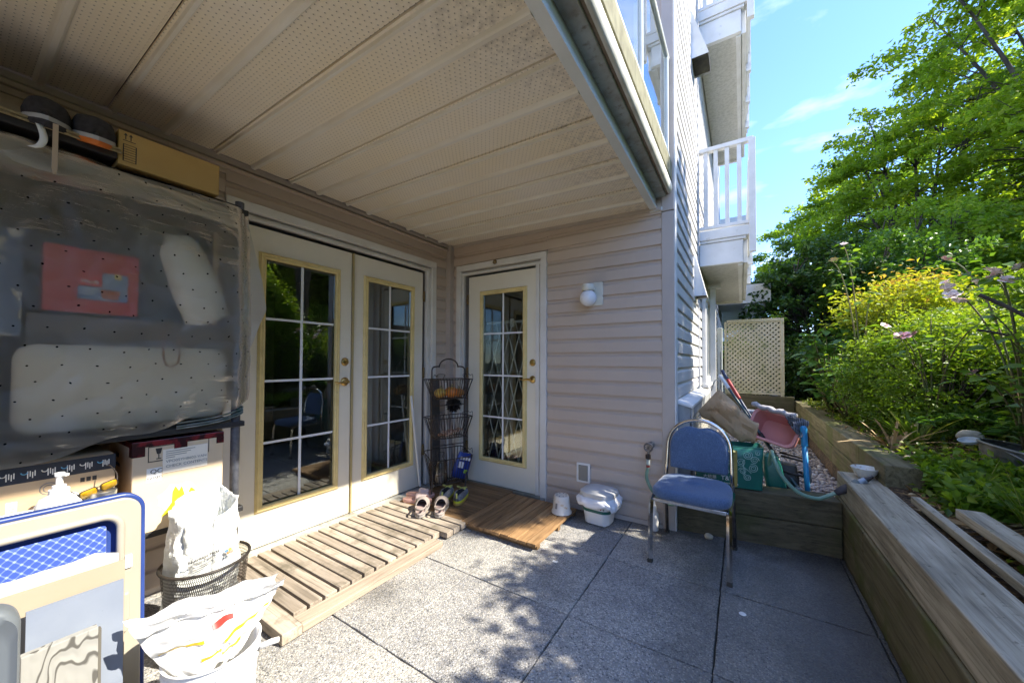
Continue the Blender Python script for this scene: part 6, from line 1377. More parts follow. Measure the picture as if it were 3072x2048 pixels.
# the clear plastic sheet
def mat_sheet(name, fog, dots=True, tint=(.93, .90, .82)):
    q = NT(name); q.n.remove(q.p); co = q.pos('world')
    a = q.new('ShaderNodeBsdfTransparent', i_Color=(*tint, 1)); d = q.new('ShaderNodeBsdfDiffuse', i_Color=(.66, .60, .48, 1)); tl = q.new('ShaderNodeBsdfTranslucent', i_Color=(.5, .5, .46, 1)); g = q.new('ShaderNodeBsdfGlossy', i_Roughness=.20)
    n1 = q.noise(co, 4, 6, .6); n2 = q.noise(q.pos('world', (20, 6, 40)), 1.5, 6, .65, 1.0)
    b = q.new('ShaderNodeBump', i_Strength=.55, i_Distance=.012); q.link(q.math('ADD', q.math('MULTIPLY', n1, .6), q.math('MULTIPLY', n2, .5)), b.inputs['Height']); q.link(b.outputs[0], g.inputs['Normal'])
    dd = q.new('ShaderNodeMixShader', i_0=.4); q.link(d.outputs[0], dd.inputs[1]); q.link(tl.outputs[0], dd.inputs[2])
    f = q.ramp(q.math('ADD', q.math('MULTIPLY', n1, .6), q.math('MULTIPLY', n2, .4)), [(.35, (fog * .55,) * 3), (.62, (fog * 1.5,) * 3)])
    rf = q.new('ShaderNodeBsdfRefraction', i_Roughness=.34, i_IOR=1.0); rf.inputs['Color'].default_value = (*tint, 1); ar = q.new('ShaderNodeMixShader', i_0=.62); q.link(a.outputs[0], ar.inputs[1]); q.link(rf.outputs[0], ar.inputs[2])
    m1 = q.new('ShaderNodeMixShader'); q.link(f, m1.inputs[0]); q.link(ar.outputs[0], m1.inputs[1]); q.link(dd.outputs[0], m1.inputs[2])
    fr = q.new('ShaderNodeFresnel', i_IOR=1.5); q.link(b.outputs[0], fr.inputs['Normal']); m2 = q.new('ShaderNodeMixShader'); q.link(q.math('MULTIPLY', fr.outputs[0], .85), m2.inputs[0]); q.link(m1.outputs[0], m2.inputs[1]); q.link(g.outputs[0], m2.inputs[2])
    last = m2.outputs[0]
    if dots:
        wn_ = q.new('ShaderNodeTexNoise', i_Scale=2.6, i_Detail=2.0); q.link(co, wn_.inputs['Vector']); va = q.new('ShaderNodeVectorMath', operation='MULTIPLY_ADD'); q.link(wn_.outputs['Color'], va.inputs[0]); va.inputs[1].default_value = (.16, .16, .16); q.link(co, va.inputs[2]); sx = q.new('ShaderNodeSeparateXYZ'); q.link(va.outputs[0], sx.inputs[0]); row = q.math('FLOOR', q.math('MULTIPLY', sx.outputs[2], 1 / .066)); of = q.math('MULTIPLY', q.math('MODULO', row, 3.0), .3)
        u = q.math('SUBTRACT', q.math('FRACT', q.math('ADD', q.math('MULTIPLY', sx.outputs[1], 1 / .078), of)), .5); w = q.math('SUBTRACT', q.math('FRACT', q.math('MULTIPLY', sx.outputs[2], 1 / .066)), .5)
        r_ = q.math('SQRT', q.math('ADD', q.math('POWER', q.math('MULTIPLY', u, 1.15), 2.0), q.math('POWER', w, 2.0)))
        ho = q.new('ShaderNodeBsdfDiffuse', i_Color=(.008, .008, .008, 1)); m3 = q.new('ShaderNodeMixShader'); q.link(q.ramp(r_, [(.042, (1, 1, 1)), (.055, (0, 0, 0))]), m3.inputs[0]); q.link(last, m3.inputs[1]); q.link(ho.outputs[0], m3.inputs[2]); last = m3.outputs[0]
    q.link(last, q.out.inputs[0]); return q.m
m_sheet = mat_sheet('clear_sheet', .19); m_fold = mat_sheet('milky_fold', .55, False, (.8, .8, .74))
t = thing('plastic_sheet', 'wrinkled clear plastic sheet with punched dots draped over the storage shelf', 'sheet', (-2.11, .0, 1.9))
def sheet(u, v):
    y = -1.0 + 1.842 * u; zb = .835 + max(0, (y - .05)) * .22; z = 1.965 + (zb - 1.965) * v
    x = -2.085 + .035 * math.sin(PI * v) ** 1 + .03 * v * v + .022 * nz(y * 2.2, z * 3.1, 1) + .016 * abs(nz(y * 5, z * 7, 2)) + .008 * abs(nz(y * 13, z * 10, 4)) + .020 * smooth(.6, 1, v) * abs(nz(y * 7 + z * 4, z * 8, 9)) + .025 * smooth(.75, 1, v) * nz(y * 5, 2, 7)
    x -= .075 * smooth(.955, 1.0, u)
    return (x + 2.11, y, z - 1.9 + .012 * math.sin(y * 23) * smooth(.85, 1, v))
mb = MB(); mb.grid(sheet, 200, 130); mb.build('drape', m_sheet, t, smooth=True)
def fold(u, v):
    y = -1.0 + 1.80 * u; a = PI * (1.0 * v); rr_ = .048 + .016 * nz(y * 3, v * 2, 5) + .010 * nz(y * 9, v * 5, 8) - .02 * smooth(.6, 1, u)
    return (-.02 + rr_ * 1.1 * math.sin(a) , y, .035 + rr_ * 1.35 * math.cos(a) - .012 + .015 * nz(y * 2, 0, 3))
mb = MB(); mb.grid(fold, 90, 16); mb.build('fold', m_fold, t, smooth=True)
mb = MB(); mb.grid(lambda u, v: (-.02 - .4 * v, -1.0 + 1.80 * u, .090 + .012 * nz(u * 9, v * 3) - .01 * v), 60, 8); mb.build('top', m_fold, t, smooth=True)
# loose triangular flap past the shelf end
def flap(u, v):
    a, b, c = V((-.005, .835, .03)), V((.02, .925, -.40)), V((-.01, .838, -.66)); p = a.lerp(b, v) if u == 0 else None
    p = (a * (1 - v) + c * v).lerp(b, u * (1 - abs(2 * v - 1.2) * .45)); return p + V((.012 * nz(u * 4, v * 6, 2), 0, 0))
mb = MB(); mb.add([(-.03, .83, .035), (-.028, .862, -.10), (-.02, .90, -.27), (-.012, .918, -.42), (-.016, .89, -.50), (-.02, .86, -.60), (-.03, .838, -.66), (-.035, .832, -.4), (-.035, .832, -.2)], [(0, 1, 8), (1, 2, 8), (2, 7, 8), (2, 3, 7), (3, 4, 7), (4, 5, 7), (5, 6, 7)]); mb.build('flap', mat_sheet('flap_film', .72, False, (.8, .76, .70)), t, smooth=True, sub=0)
mb = MB(); mb.grid(lambda u, v: (-.05 - .38 * v, .842 + .008 * nz(u * 3, v * 4), .05 - .95 * u), 20, 10); mb.build('end_drape', m_sheet, t, smooth=True)
t = thing('folded_cloth', 'green edged folded cloth poking out at the shelf end under the plastic sheet', 'cloth', (-2.15, .72, .912)); mb = MB()
for k, z in enumerate((.006, .016, .03)): mb.tube(spline([(.02, -.15, z - .01), (.03, -.02, z), (.03, .08, z + .025), (.028, .095, z + .04), (.02, .075, z + .045)]), .006, 6, flat=(2.2, .5))
mb.build('fabric', M('dark_green_cloth', (.06, .12, .10), (.35, .36, .32), rough=.9, scale=20), t, smooth=True)
# on top of the shelf
t = thing('cardboard_box', 'ochre cardboard box lying on top of the shelf under the soffit, arrows printed on it', 'box', (-2.31, .535, 2.006)); c0 = V(t.location)
MB().box(-.19, .19, -.168, .168, 0, .142).build('body', m_cardd, t, bevel=.003)
for yy in (-.147, -.132): MB().box(.1901, .1908, yy - .0015, yy + .0015, .108, .128).build('print', m_ink, t); mb = MB(); mb.add([(.1905, yy - .006, .124), (.1905, yy + .006, .124), (.1905, yy, .134)], [(0, 1, 2)]); mb.build('print', m_ink, t)
MB().box(.1901, .1908, -.155, -.118, .102, .1045).build('print', m_ink, t)
for k in range(8): MB().box(.1901, .1908, -.153, -.116, .018 + k * .0098, .0195 + k * .0098).build('print', m_ink, t)
for yy in (-.153, -.116): MB().box(.1901, .1909, yy - .0015, yy + .0015, .018, .088).build('print', m_ink, t)
t = thing('tray', 'dark tray with a pale rope edge on top of the shelf carrying the sneakers', 'tray', (-2.265, -.2, 2.02))
MB().box(-.20, .155, -.75, .565, 0, .03).build('base', M('dark_tray', (.035, .027, .022), rough=.7), t, bevel=.004); mb = MB(); mb.tube([(.165, -.75, .050), (.165, .572, .036)], .006, 8); mb.tube([(.163, -.75, .038), (.167, .575, .024)], .005, 8); mb.build('rope_edge', M('tan_rope', (.45, .36, .20), (.34, .26, .13), rough=.9, scale=60), t, smooth=True)
m_blk = M('charcoal_knit', (.022, .020, .022), (.045, .04, .045), rough=.85, scale=50); m_org = M('orange_rubber', (.65, .16, .02), rough=.5)
for (y, a, lb) in ((.135, -1.72, 'dark sneaker on top of the shelf, the one further from the ochre box'), (.245, -1.66, 'dark sneaker on top of the shelf showing its orange sole beside the ochre box')):
    t = thing('sneaker', lb, 'shoe', (-2.215, y + .068, 2.062 if y < .2 else 2.075), 0, 'dark sneakers on the shelf', rot=(-.16 if y < .2 else -.30, 0, a)); t.scale = (1.2, 1.15, 1.3)
    shoe_mesh(t, .27, .098, .085, .072, .5, m_blk, m_org if y > .2 else m_blk, m_in, .01, .026, 1.05, M('pale_grey_stripe', (.42, .41, .40), rough=.6))
o = MB(); c = spline([(-2.092, .162, 2.062), (-2.072, .172, 2.03), (-2.052, .178, 1.985), (-2.05, .170, 1.955), (-2.048, .152, 1.94)])
vs = []
for p in c: vs += [(p.x, p.y - .009, p.z), (p.x, p.y + .009, p.z)]
o.add(vs, [(2 * i, 2 * i + 1, 2 * i + 3, 2 * i + 2) for i in range(len(c) - 1)]); o = o.build('ribbon', m_label, None, smooth=True, solid=.0012); tag(o, 'white ribbon tied to the tray edge, hanging and curled', 'ribbon')
o = MB(); o.box(-2.056, -2.053, .197, .210, 1.885, 2.05); o.box(-2.058, -2.051, .199, .208, 1.872, 1.886); o = o.build('ribbon', M('tan_ribbon', (.48, .36, .24), rough=.8), None); tag(o, 'straight tan ribbon hanging from the tray edge', 'ribbon')
# boxes under the shelf
t = thing('cardboard_box', 'pale cardboard box with shipping labels and dark red tape on the lower shelf', 'box', (-2.32, .588, .482)); 
MB().box(-.19, .19, -.156, .156, 0, .385).build('body', m_cardp, t, bevel=.004)
m_tape = M('dark_red_tape', (.035, .012, .014), (.20, .02, .025), rough=.22, scale=26, lo=.45, hi=.6)
mb = MB(); mb.box(-.19, .1915, -.1575, .1575, .362, .3875); tp = mb.build('tape', m_tape, t, bevel=.002); MB().box(.150, .1922, -.158, -.118, .325, .364).build('tape', m_tape, t); MB().box(.1903, .1925, -.025, .02, .34, .364).build('tape', m_tape, t); MB().box(.1903, .1925, .128, .157, .335, .364).build('tape', m_tape, t)
X = .1908
lb1 = MB().box(.1903, X, -.112, -.064, .212, .270).build('label', m_label, t); text(lb1, 'QC', .026, (X + .0002, -.101, .246), (0, 1, .03), (0, -.03, 1), m_ink); text(lb1, 'PASSED', .0145, (X + .0002, -.1095, .221), (0, 1, .06), (0, -.06, 1), m_ink)
lb2 = MB().box(.1909, .1915, -.062, .094, .240, .342).build('label', m_cream, t)
text(lb2, 'VPO05YH8602-VAN', .0165, (.1917, -.052, .283), (0, 1, 0), (0, 0, 1), m_greyink); text(lb2, 'CHECK CONTENTS', .0165, (.1917, -.052, .262), (0, 1, 0), (0, 0, 1), m_greyink)
for k, L_ in enumerate((.10, .085, .07, .03)): MB().box(.1916, .192, -.052, -.052 + L_, .330 - k * .009, .333 - k * .009).build('print', m_greyink, lb2)
for (a, b, c_, d_) in ((-.109, -.106, .296, .362), (-.106, -.062, .296, .2995), (-.106, -.02, .3585, .362), (.097, .0995, .30, .384)): MB().box(.1904, .1912, a, b, c_, d_).build('print', m_ink, t)
mb = MB(); mb.add([(.1912, -.075 - .011, .352), (.1912, -.075 + .011, .352), (.1912, -.075 + .006, .328), (.1912, -.075 - .006, .328)], [(0, 3, 2, 1)]); mb.box(.1905, .1912, -.0765, -.0735, .31, .328); mb.box(.1905, .1912, -.083, -.067, .306, .3095); mb.build('glass_symbol', m_ink, t)
rg = random.Random(3); pts = []
for k in range(22):
    a = 2 * PI * k / 22; q_ = (1 + rg.uniform(-.14, .14)); pts.append((.1912, -.005 + .066 * math.cos(a) * q_, .125 + .062 * math.sin(a) * q_))
mb = MB(); mb.add(pts, [tuple(range(22))]); st = mb.build('torn_label', m_label, t)
mb = MB(); mb.add([(.1916, y, z) for y, z in ((-.062, .055), (-.03, .105), (-.028, .15), (-.018, .175), (-.006, .15), (.004, .17), (.014, .13), (.022, .125), (.036, .155), (.058, .13), (.06, .10), (.02, .08), (-.02, .06))], [tuple(range(13))]); mb.build('yellow_sticker', M('yellow_sticker', (.75, .66, .02), rough=.5), st)
for k in range(10): MB().box(.1917, .192, -.012 + k * .0052, -.012 + k * .0052 + .0012 + .001 * (k % 3), .095, .118).build('barcode_line', m_greyink, st)
text(t, '360', .03, (-.06, -.1566, .30), (1, 0, 0), (0, 0, 1), m_ink); text(t, 'series', .03, (-.07, -.1566, .262), (1, 0, 0), (0, 0, 1), m_ink)
t = thing('cardboard_box', 'brown cardboard box wrapped with a dark printed tape band on the lower shelf', 'box', (-2.29, .245, .482))
MB().box(-.19, .188, -.135, .135, 0, .36).build('body', m_card, t, bevel=.004)
tb = MB().box(.1885, .1895, -.135, .135, .305, .361).build('tape_band', M('navy_tape', (.028, .032, .042), rough=.35), t)
for k in range(6):
    y0 = -.128 + k * .044
    for j in range(4): MB().box(.1897, .1903, y0 + .008 + j * .0052, y0 + .0105 + j * .0052, .318 + (.006 if j % 2 else 0), .343 - (.004 if j == 2 else 0)).build('print', m_cream, tb)
    mb = MB(); mb.tube(arc((.1900, y0 + .002, .34), .007, PI, 2 * PI, 6, (0, 1, 0), (0, 0, 1)), .0016, 4); mb.build('print', M('sky_print', (.12, .35, .5), rough=.5) if k % 2 else m_cream, tb)
mb = MB(); mb.tube([(.1885, -.028 + .020 * math.cos(a), .27 + .020 * math.sin(a)) for a in [2 * PI * k / 20 for k in range(20)]], .0014, 4, closed=True); mb.tube([(.1885, -.028 + .012 * math.cos(a), .27 + .012 * math.sin(a)) for a in [2 * PI * k / 16 for k in range(16)]], .0012, 4, closed=True); mb.build('round_stamp', m_greyink, t)
for k in range(3): MB().box(.1882, .1889, .045 + k * .015, .056 + k * .015, .272, .288).build('print', m_ink, t)
for k in range(6): MB().box(.1882, .1889, .105, .13, .18 + k * .014, .184 + k * .014).build('print', m_ink, t)
l_ = MB().box(.1883, .1893, -.118, -.095, .165, .245).build('label', m_label, t)
for k in range(7): MB().box(.1894, .1898, -.113, -.099, .175 + k * .009, .179 + k * .009).build('barcode_line', m_greyink, l_)

# ------------------------------------------------------------------ in front of the shelf
t = thing('white_carton', 'long white carton in front of the brown box, behind the folding chair', 'carton', (-1.99, .19, 0)); MB().box(-.09, .06, -.09, .14, 0, .695).build('body', m_label, t, bevel=.004); MB().box(.061, .0625, .01, .05, .66, .668).build('print', m_greyink, t)
t = thing('pump_bottle', 'white pump bottle standing on the white carton', 'bottle', (-1.965, .225, .697)); MB().lathe([(.001, 0), (.05, 0), (.053, .006), (.052, .03), (.042, .052), (.026, .06), (.024, .064)], n=26).build('body', m_wplas, t, auto=45); MB().lathe([(.024, .062), (.024, .078), (.017, .08), (.016, .09), (.009, .092), (.008, .118), (.012, .122), (.012, .132), (.001, .134)], n=18).build('pump', m_label, t, auto=40); mb = MB(); mb.bar((0, 0, .127), (.018, .016, .124), .012, .009); mb.build('spout', m_label, t, bevel=.002)
m_tin = M('brushed_tin', (.55, .55, .54), (.42, .42, .41), rough=.3, scale=20, metal=.9)
t = thing('tin', 'round silver tin with an embossed rim on the white carton', 'tin', (-1.96, .325, .697)); MB().lathe([(.001, 0), (.033, 0), (.034, .003), (.034, .028), (.035, .03), (.035, .042), (.033, .044), (.001, .044)], n=28).build('body', m_tin, t, auto=40)
t = thing('tin', 'smaller dull grey tin left of the round silver one', 'tin', (-1.985, .282, .697)); MB().lathe([(.001, 0), (.02, 0), (.021, .034), (.019, .036), (.019, .004), (.001, .003)], n=22).build('body', m_tin, t, auto=40)
t = thing('sunglasses', 'amber lensed sunglasses lying on the silver tin', 'sunglasses', (-1.945, .313, .752), rot=(.35, .5, .25))
def mat_amber():
    q = NT('amber_lens'); return q.set(.08, 0, .6, (.62, .36, .015), Transmission_Weight=.25)
m_amb = mat_amber()
for s, nm in ((-1, 'lens'), (1, 'lens')):
    mb = MB(); mb.loft([[(d, s * .026 + y * sc, z * sc) for y, z in rr(.042, .034, .010, 5)] for d, sc in ((0, 1), (.004, .8), (.005, .02))]); mb.build(nm, m_amb, t, smooth=True)
mb = MB(); 
for s in (-1, 1): mb.tube([(-.001, s * .026 + y, z) for y, z in rr(.044, .036, .011, 4)], .0018, 6, closed=True); mb.tube(spline([(0, s * .048, .008), (-.03, s * .058, .012), (-.08, s * .06, .006), (-.105, s * .056, -.008)]), .002, 6)
mb.tube(arc((0, 0, .004), .008, 0, PI, 6, (0, 1, 0), (0, 0, 1)), .0018, 6); mb.build('frame', m_black, t, smooth=True)
# folded chair with blue cloth
m_beige = M('beige_plastic', (.37, .335, .27), (.34, .305, .245), rough=.42, scale=4)
m_royal = M('royal_blue_rim', (.022, .05, .21), (.03, .065, .25), rough=.4, scale=8)
def mat_pattern():
    q = NT('blue_patterned_cloth'); co = q.pos('object'); sx = q.new('ShaderNodeSeparateXYZ'); q.link(co, sx.inputs[0])
    a = q.math('ADD', sx.outputs[1], sx.outputs[2]); b = q.math('SUBTRACT', sx.outputs[1], sx.outputs[2]); s = 1 / .0235
    fa = q.math('ABSOLUTE', q.math('SUBTRACT', q.math('FRACT', q.math('MULTIPLY', a, s)), .5)); fb = q.math('ABSOLUTE', q.math('SUBTRACT', q.math('FRACT', q.math('MULTIPLY', b, s)), .5))
    line = q.ramp(q.math('MINIMUM', fa, fb), [(.05, (1, 1, 1)), (.11, (0, 0, 0))]); dot = q.ramp(q.math('MAXIMUM', fa, fb), [(.12, (1, 1, 1)), (.18, (0, 0, 0))]); dot2 = q.ramp(q.math('MINIMUM', q.math('SUBTRACT', .5, fa), q.math('SUBTRACT', .5, fb)), [(.0, (0, 0, 0)), (.3, (0, 0, 0))])
    tw = q.math('GREATER_THAN', q.math('SINE', q.math('MULTIPLY', q.math('ADD', sx.outputs[1], q.math('MULTIPLY', sx.outputs[2], .6)), 2100.0)), .2)
    col = q.mix(q.math('MULTIPLY', tw, .35), (.035, .075, .34), (.06, .11, .42)); col = q.mix(q.math('MULTIPLY', line, .55), col, (.20, .27, .62)); col = q.mix(q.math('MULTIPLY', dot, .85), col, (.30, .38, .70)); q.bump(tw, .15, .001); return q.set(.7, 0, .3, col, Sheen_Weight=.2)
t = thing('folding_chair', 'folded chair with blue patterned cloth and beige frame leaning before the boxes', 'chair', (-1.62, .07, 0), rot=(0, -.055, 0))
def frame_strip(w0, h0, r0, w1, h1, r1, x0, x1, yc, zt, name, m):
    A = [(y + yc, z + zt - h0 / 2) for y, z in rr(w0, h0, r0, 8)]; Bq = [(y + yc, z + zt - h0 / 2) for y, z in rr(w1, h1, r1, 8)]; n = len(A)
    vs = [(x1, y, z) for y, z in A] + [(x1, y, z) for y, z in Bq] + [(x0, y, z) for y, z in A] + [(x0, y, z) for y, z in Bq]; fs = []
    for k in range(n):
        j = (k + 1) % n; fs += [(k, j, n + j, n + k), (2 * n + k, 3 * n + k, 3 * n + j, 2 * n + j), (k, 2 * n + k, 2 * n + j, j), (n + k, n + j, 3 * n + j, 3 * n + k)]
    mb = MB(); mb.add(vs, fs); return mb.build(name, m, t, bevel=.004)
W_, H_ = .60, .79
frame_strip(W_, .78, .055, W_ - .024, .756, .046, -.03, .004, 0, H_, 'blue_rim', m_royal)
frame_strip(W_ - .022, .757, .047, W_ - .115, .665, .03, -.022, .012, 0, H_ - .0115, 'frame', m_beige)
mb = MB(); mb.tube([(.012, y, z + H_ - .39) for y, z in rr(W_ - .115, .665, .04, 8)], .010, 8, closed=True); mb.build('frame_bead', m_beige, t, smooth=True)
MB().box(-.02, -.012, -.26, .26, .03, H_ - .05).build('shell', m_royal, t)
MB().box(-.0115, .002, -.235, .215, .48, H_ - .085).build('cloth', mat_pattern(), t, bevel=.010)
MB().box(-.012, .030, -.26, .262, .405, .492).build('seat_hinge_bar', m_beige, t, bevel=.006); MB().box(-.008, .026, -.26, .258, .372, .395).build('lower_bar', m_beige, t, bevel=.005)
MB().box(.012, .018, .252, .268, .56, .60).build('clip', m_wplas, t, bevel=.002)
for y in (.205, .225): mb = MB(); mb.tube([(.012, y, .02), (.018, y + .01, .40)], .011, 8); mb.build('leg', m_beige, t, smooth=True)
# boards leaning against the chair
def board(label, x, y0, y1, h, th, lean, m, name='board', group='boards leaning on the folding chair', cut=0, z0=0.0, slope=0):
    t = thing(name, label, 'board', (x, (y0 + y1) / 2, z0), group=group, rot=(0, -lean, 0)); w = (y1 - y0) / 2; mb = MB(); rgb = random.Random(int(x * -100))
    top = [(-w, h - slope)] + [(w * (-1 + 2 * k / 14), h - slope * (1 - k / 14) - (rgb.uniform(0, cut) if cut else 0)) for k in range(1, 14)] + [(w, h - cut * 2.2), (w + .0, h - .05)]
    poly = [(-w, 0)] + top[:0] ; poly = [(w, 0), (w, h - cut * 2.2)] + [(a, b) for a, b in reversed(top[:-2])] + [(-w, 0)]
    mb.prism([(-th / 2, a, b) for a, b in poly], (th, 0, 0)); mb.build('panel', m, t); return t
board('white torn edged sheet at the back of the leaning boards', -1.525, -.35, .292, .668, .008, .05, M('white_card', (.50, .50, .48), rough=.8), cut=.010, slope=.02)
board('cream coloured board in the middle of the leaning boards', -1.497, -.40, .300, .632, .008, .05, M('cream_board', (.37, .305, .215), (.345, .285, .20), rough=.7, scale=4), slope=.0)
board('pale grey blue board with a speckled face at the front of the leaning boards', -1.462, .125, .292, .590, .010, .06, M('grey_blue_board', (.18, .21, .27), (.225, .255, .31), rough=.75, scale=5, c3=(.17, .19, .23), s3=70, a3=(.68, .76)), slope=.0)
t = thing('wood_plank', 'bleached wood plank with wavy dark grain leaning on the grey board', 'plank', (-1.425, .19, 0), rot=(0, -.06, 0))
def mat_grain():
    q = NT('wavy_grain'); co = q.pos('object'); mp = q.new('ShaderNodeMapping', i_Scale=(1, 1, .38)); q.link(co, mp.inputs[0]); n = q.noise(mp.outputs[0], 7, 3, .5); s = q.math('SINE', q.math('MULTIPLY', n, 100.0)); col = q.mix(q.ramp(s, [(.70, (0, 0, 0)), (.95, (1, 1, 1))]), (.31, .305, .28), (.10, .095, .085)); q.bump(s, .3, .002); return q.set(.85, 0, .2, col)
MB().box(-.012, .012, -.075, .048, 0, .508).build('panel', mat_grain(), t, bevel=.002); MB().box(-.008, .008, .0485, .054, 0, .50).build('edge', M('dark_edge', (.12, .11, .09), rough=.9), t)
t = thing('storage_tote', 'smooth grey rounded plastic tote closest to the camera at the bottom left corner', 'tote', (-1.20, -.02, .0), rot=(0, -.05, .0))
mb = MB(); mb.loft([[(dx, y * s, z * 1.0 - .365 * (1 - s) + .365 * (1 - s) * 0 + .365) for y, z in rr(.235, .73, .045, 8)] for dx, s in ((-.03, 1), (.0, 1.0), (.012, .985), (.016, .96), (.006, .90), (.002, .86), (.002, .02))]); mb.build('shell', M('grey_plastic', (.125, .14, .15), (.115, .13, .14), rough=.4, scale=3), t, auto=50)
t = thing('foam_scrap', 'pale textured foam scrap with a ragged edge at the bottom beside the chair leg', 'foam', (-1.50, .325, .0)); mb = MB(); mb.loft([[(x, y, z) for x, y in rr(.10, .10, .01, 3)] for z in (0, .17)]); o = mb.build('block', M('stippled_foam', (.60, .58, .52), (.52, .50, .45), rough=.95, scale=60, bump=.6, bscale=160), t); o.rotation_euler = (0, .12, .3)
# mesh bin with paper sack
t = thing('mesh_bin', 'black wire mesh waste bin holding the white paper sack', 'bin', (-1.955, .632, 0)); bh, r1, r0 = .36, .150, .118
mb = MB(); mb.tube([(r1 * math.cos(a), r1 * math.sin(a), bh) for a in [2 * PI * k / 48 for k in range(48)]], .0062, 8, closed=True); mb.build('rim', m_black, t, smooth=True)
mb = MB(); mb.tube([(r0 * math.cos(a), r0 * math.sin(a), .004) for a in [2 * PI * k / 40 for k in range(40)]], .004, 6, closed=True); mb.lathe([(.001, .006), (r0, .006)], n=32); mb.build('base', m_black, t)
vs, fs = [], []
for sg in (-1, 1):
    for k in range(150):
        b = len(vs)
        for i in range(13):
            z = bh * i / 12; rad = r0 + (r1 - r0) * i / 12 - .002; a = 2 * PI * k / 150 + sg * .55 * i / 12; e = .0011 / rad
            vs += [(rad * math.cos(a - e), rad * math.sin(a - e), z), (rad * math.cos(a + e), rad * math.sin(a + e), z)]
        fs += [(b + 2 * i, b + 2 * i + 1, b + 2 * i + 3, b + 2 * i + 2) for i in range(12)]
mb = MB(); mb.add(vs, fs); tag(mb.build('wire_mesh', m_black, t), kind='stuff')
m_sack = M('white_paper_sack', (.74, .75, .72), (.66, .68, .64), rough=.6, scale=9, bump=.7, bscale=16, bdist=.02)
t = thing('paper_sack', 'white crinkled paper sack standing open in the mesh bin', 'sack', (-1.955, .615, .03))
def sackfn(u, v):
    a = 2 * PI * u; c, s = math.cos(a), math.sin(a); f = 1 - .10 * v
    ex = .72; x = math.copysign(abs(c) ** ex, c) * .100 * f; y = math.copysign(abs(s) ** ex, s) * .122 * f
    w = .016 * nz(c * 2, s * 2, v * 4, 1.5) + .011 * abs(nz(c * 4, s * 4, v * 7 + 3, 2)) - .005
    x *= 1 + w / .1; y *= 1 + w / .1; top = .555 + .035 * (-c * .9) + .035 * nz(c, s, 9, 1.4) + .03 * max(0, s)
    return (x - .02 * v, y + .012 * v, top * v)
mb = MB(); mb.grid(sackfn, 64, 46); bd = mb.build('body', m_sack, t, auto=32, solid=.003)
text(bd, 'Nutrition Facts', .0165, (.103, -.075, .375), (0, 1, .10), (.05, -.10, 1), m_ink, bold=.0004)
for k in range(4): mb = MB(); mb.bar((.1035, -.075, .367 - k * .008), (.1045, .018 - .01 * k, .375 - k * .008), .0015, .0022, (0, 0, 1)); mb.build('print', m_greyink, bd)
for (y, z, c) in ((.052, .375, (.08, .22, .38)), (.064, .378, (.65, .38, .05)), (.058, .365, (.5, .2, .06)), (.07, .366, (.45, .28, .2))):
    mb = MB(); mb.lathe([(.0065, 0), (.001, .001)], (.101, y, z), 10, ax=(0, 1, 0), ay=(0, 0, 1), az=(1, 0, 0)); mb.build('print', M('logo_dot', c, rough=.5), bd)
text(bd, 'FO', .018, (.098, .078, .378), (-.25, 1, .08), (0, -.08, 1), m_greyink)
# bucket with a carrier bag
t = thing('bucket', 'white plastic bucket with ribbed rim at the bottom of the view', 'bucket', (-1.385, .470, 0)); bh = .335
MB().lathe([(.001, .004), (.098, .002), (.101, .01), (.112, bh - .065), (.1175, bh - .063), (.1175, bh - .056), (.113, bh - .054), (.114, bh - .036), (.1205, bh - .034), (.1205, bh - .027), (.115, bh - .025), (.116, bh - .006), (.121, bh - .003), (.122, bh), (.117, bh + .001), (.111, bh - .006), (.104, .03), (.001, .02)], n=48).build('body', M('bucket_white', (.78, .77, .74), (.74, .73, .70), rough=.4, scale=5), t, auto=40)
mb = MB(); mb.tube([(.07, .10, bh - .04), (.085, .125, bh - .035), (.088, .145, bh - .04)], .009, 8); mb.build('handle_end', m_wplas, t, smooth=True)
def mat_film():
    q = NT('white_carrier_film'); q.set(.38, 0, .4, (.82, .82, .82)); tl = q.new('ShaderNodeBsdfTranslucent', i_Color=(.75, .74, .70, 1)); mx = q.new('ShaderNodeMixShader', i_0=.35); q.link(q.p.outputs[0], mx.inputs[1]); q.link(tl.outputs[0], mx.inputs[2]); q.link(mx.outputs[0], q.out.inputs[0]); return q.m
m_film = mat_film()
t = thing('carrier_bag', 'white carrier bag with a yellow stripe and red mark stuffed in the bucket', 'bag', (-1.385, .47, .30))
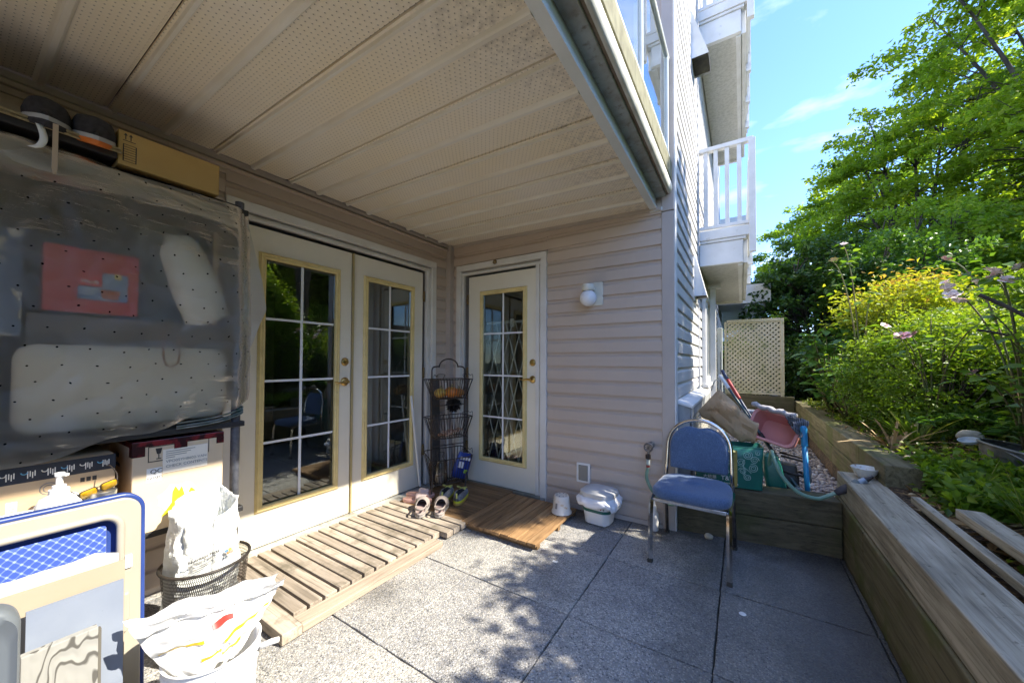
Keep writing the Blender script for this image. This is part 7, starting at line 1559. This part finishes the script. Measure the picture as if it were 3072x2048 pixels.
def carrier(side):
    def fn(u, v):
        # v 0 at the bucket, 1 at the opening; u along the opening
        wid = .085 + .115 * v ** .8; y = (u - .5) * 2 * wid + .012 * v; z = .0 + .165 * v + .05 * (u - .5) * -1.2 * v + .018 * nz(u * 3, v * 3, side * 4)
        x = side * (.055 * math.sin(PI * u) * (1 - .75 * v) + .008 + .02 * (v > .85)) + .030 * nz(u * 4, v * 4, 6 + side) * v + .014 * nz(u * 10, v * 9, 2 + side)
        return (x - .03 * v, y, z)
    return fn
for s in (1, -1):
    mb = MB(); mb.grid(carrier(s), 44, 34); mb.build('front' if s > 0 else 'back', m_film, t, auto=28)
f0 = carrier(1)
def on_bag(u0, v0, u1, v1, w, m, name, n=24, off=.004):
    vs = []
    for k in range(n + 1):
        q_ = k / n; u, v = u0 + (u1 - u0) * q_, v0 + (v1 - v0) * q_ 
        for dv in (-w, w): p = f0(u, v + dv); vs.append((p[0] + off, p[1], p[2]))
    mb = MB(); mb.add(vs, [(2 * i, 2 * i + 1, 2 * i + 3, 2 * i + 2) for i in range(n)]); return mb.build(name, m, t, smooth=True)
m_ystripe = M('yellow_stripe', (.72, .48, .02), rough=.45)
on_bag(.04, .42, .36, .47, .028, m_ystripe, 'yellow_stripe'); on_bag(.53, .36, .98, .55, .028, m_ystripe, 'yellow_stripe'); on_bag(.30, .20, .50, .26, .026, m_ystripe, 'yellow_stripe'); on_bag(.50, .18, .72, .24, .026, m_ystripe, 'yellow_stripe')
on_bag(.43, .64, .60, .67, .04, M('red_mark', (.55, .03, .02), rough=.45), 'red_mark')
text(t, 'Tous', .020, (.065, -.005, .055), (0, 1, .1), (.05, -.1, 1), m_greyink)

# far white house glimpsed past the balconies
t = thing('white_house', 'far white house with a balustrade glimpsed past the round column', 'house', (-.1, 24, 0))
MB().box(-3.5, .55, 0, 5, 0, 3.05).build('wall', m_whitec, t); MB().box(-3.5, .8, -.6, 0, 2.42, 2.55).build('deck', m_whitec, t); MB().box(-3.4, .5, .02, 5, 3.05, 9.5).build('upper_wall', m_sidingg, t)
for k in range(10): MB().box(-.7 + k * .14, -.64 + k * .14, -.58, -.52, 2.55, 3.2).build('baluster', m_whitec, t)
MB().box(-3.5, .8, -.62, -.48, 3.2, 3.28).build('rail', m_whitec, t)
MB().box(-.35, .1, -.02, 0.05, .9, 2.1).build('window', m_glass, t)
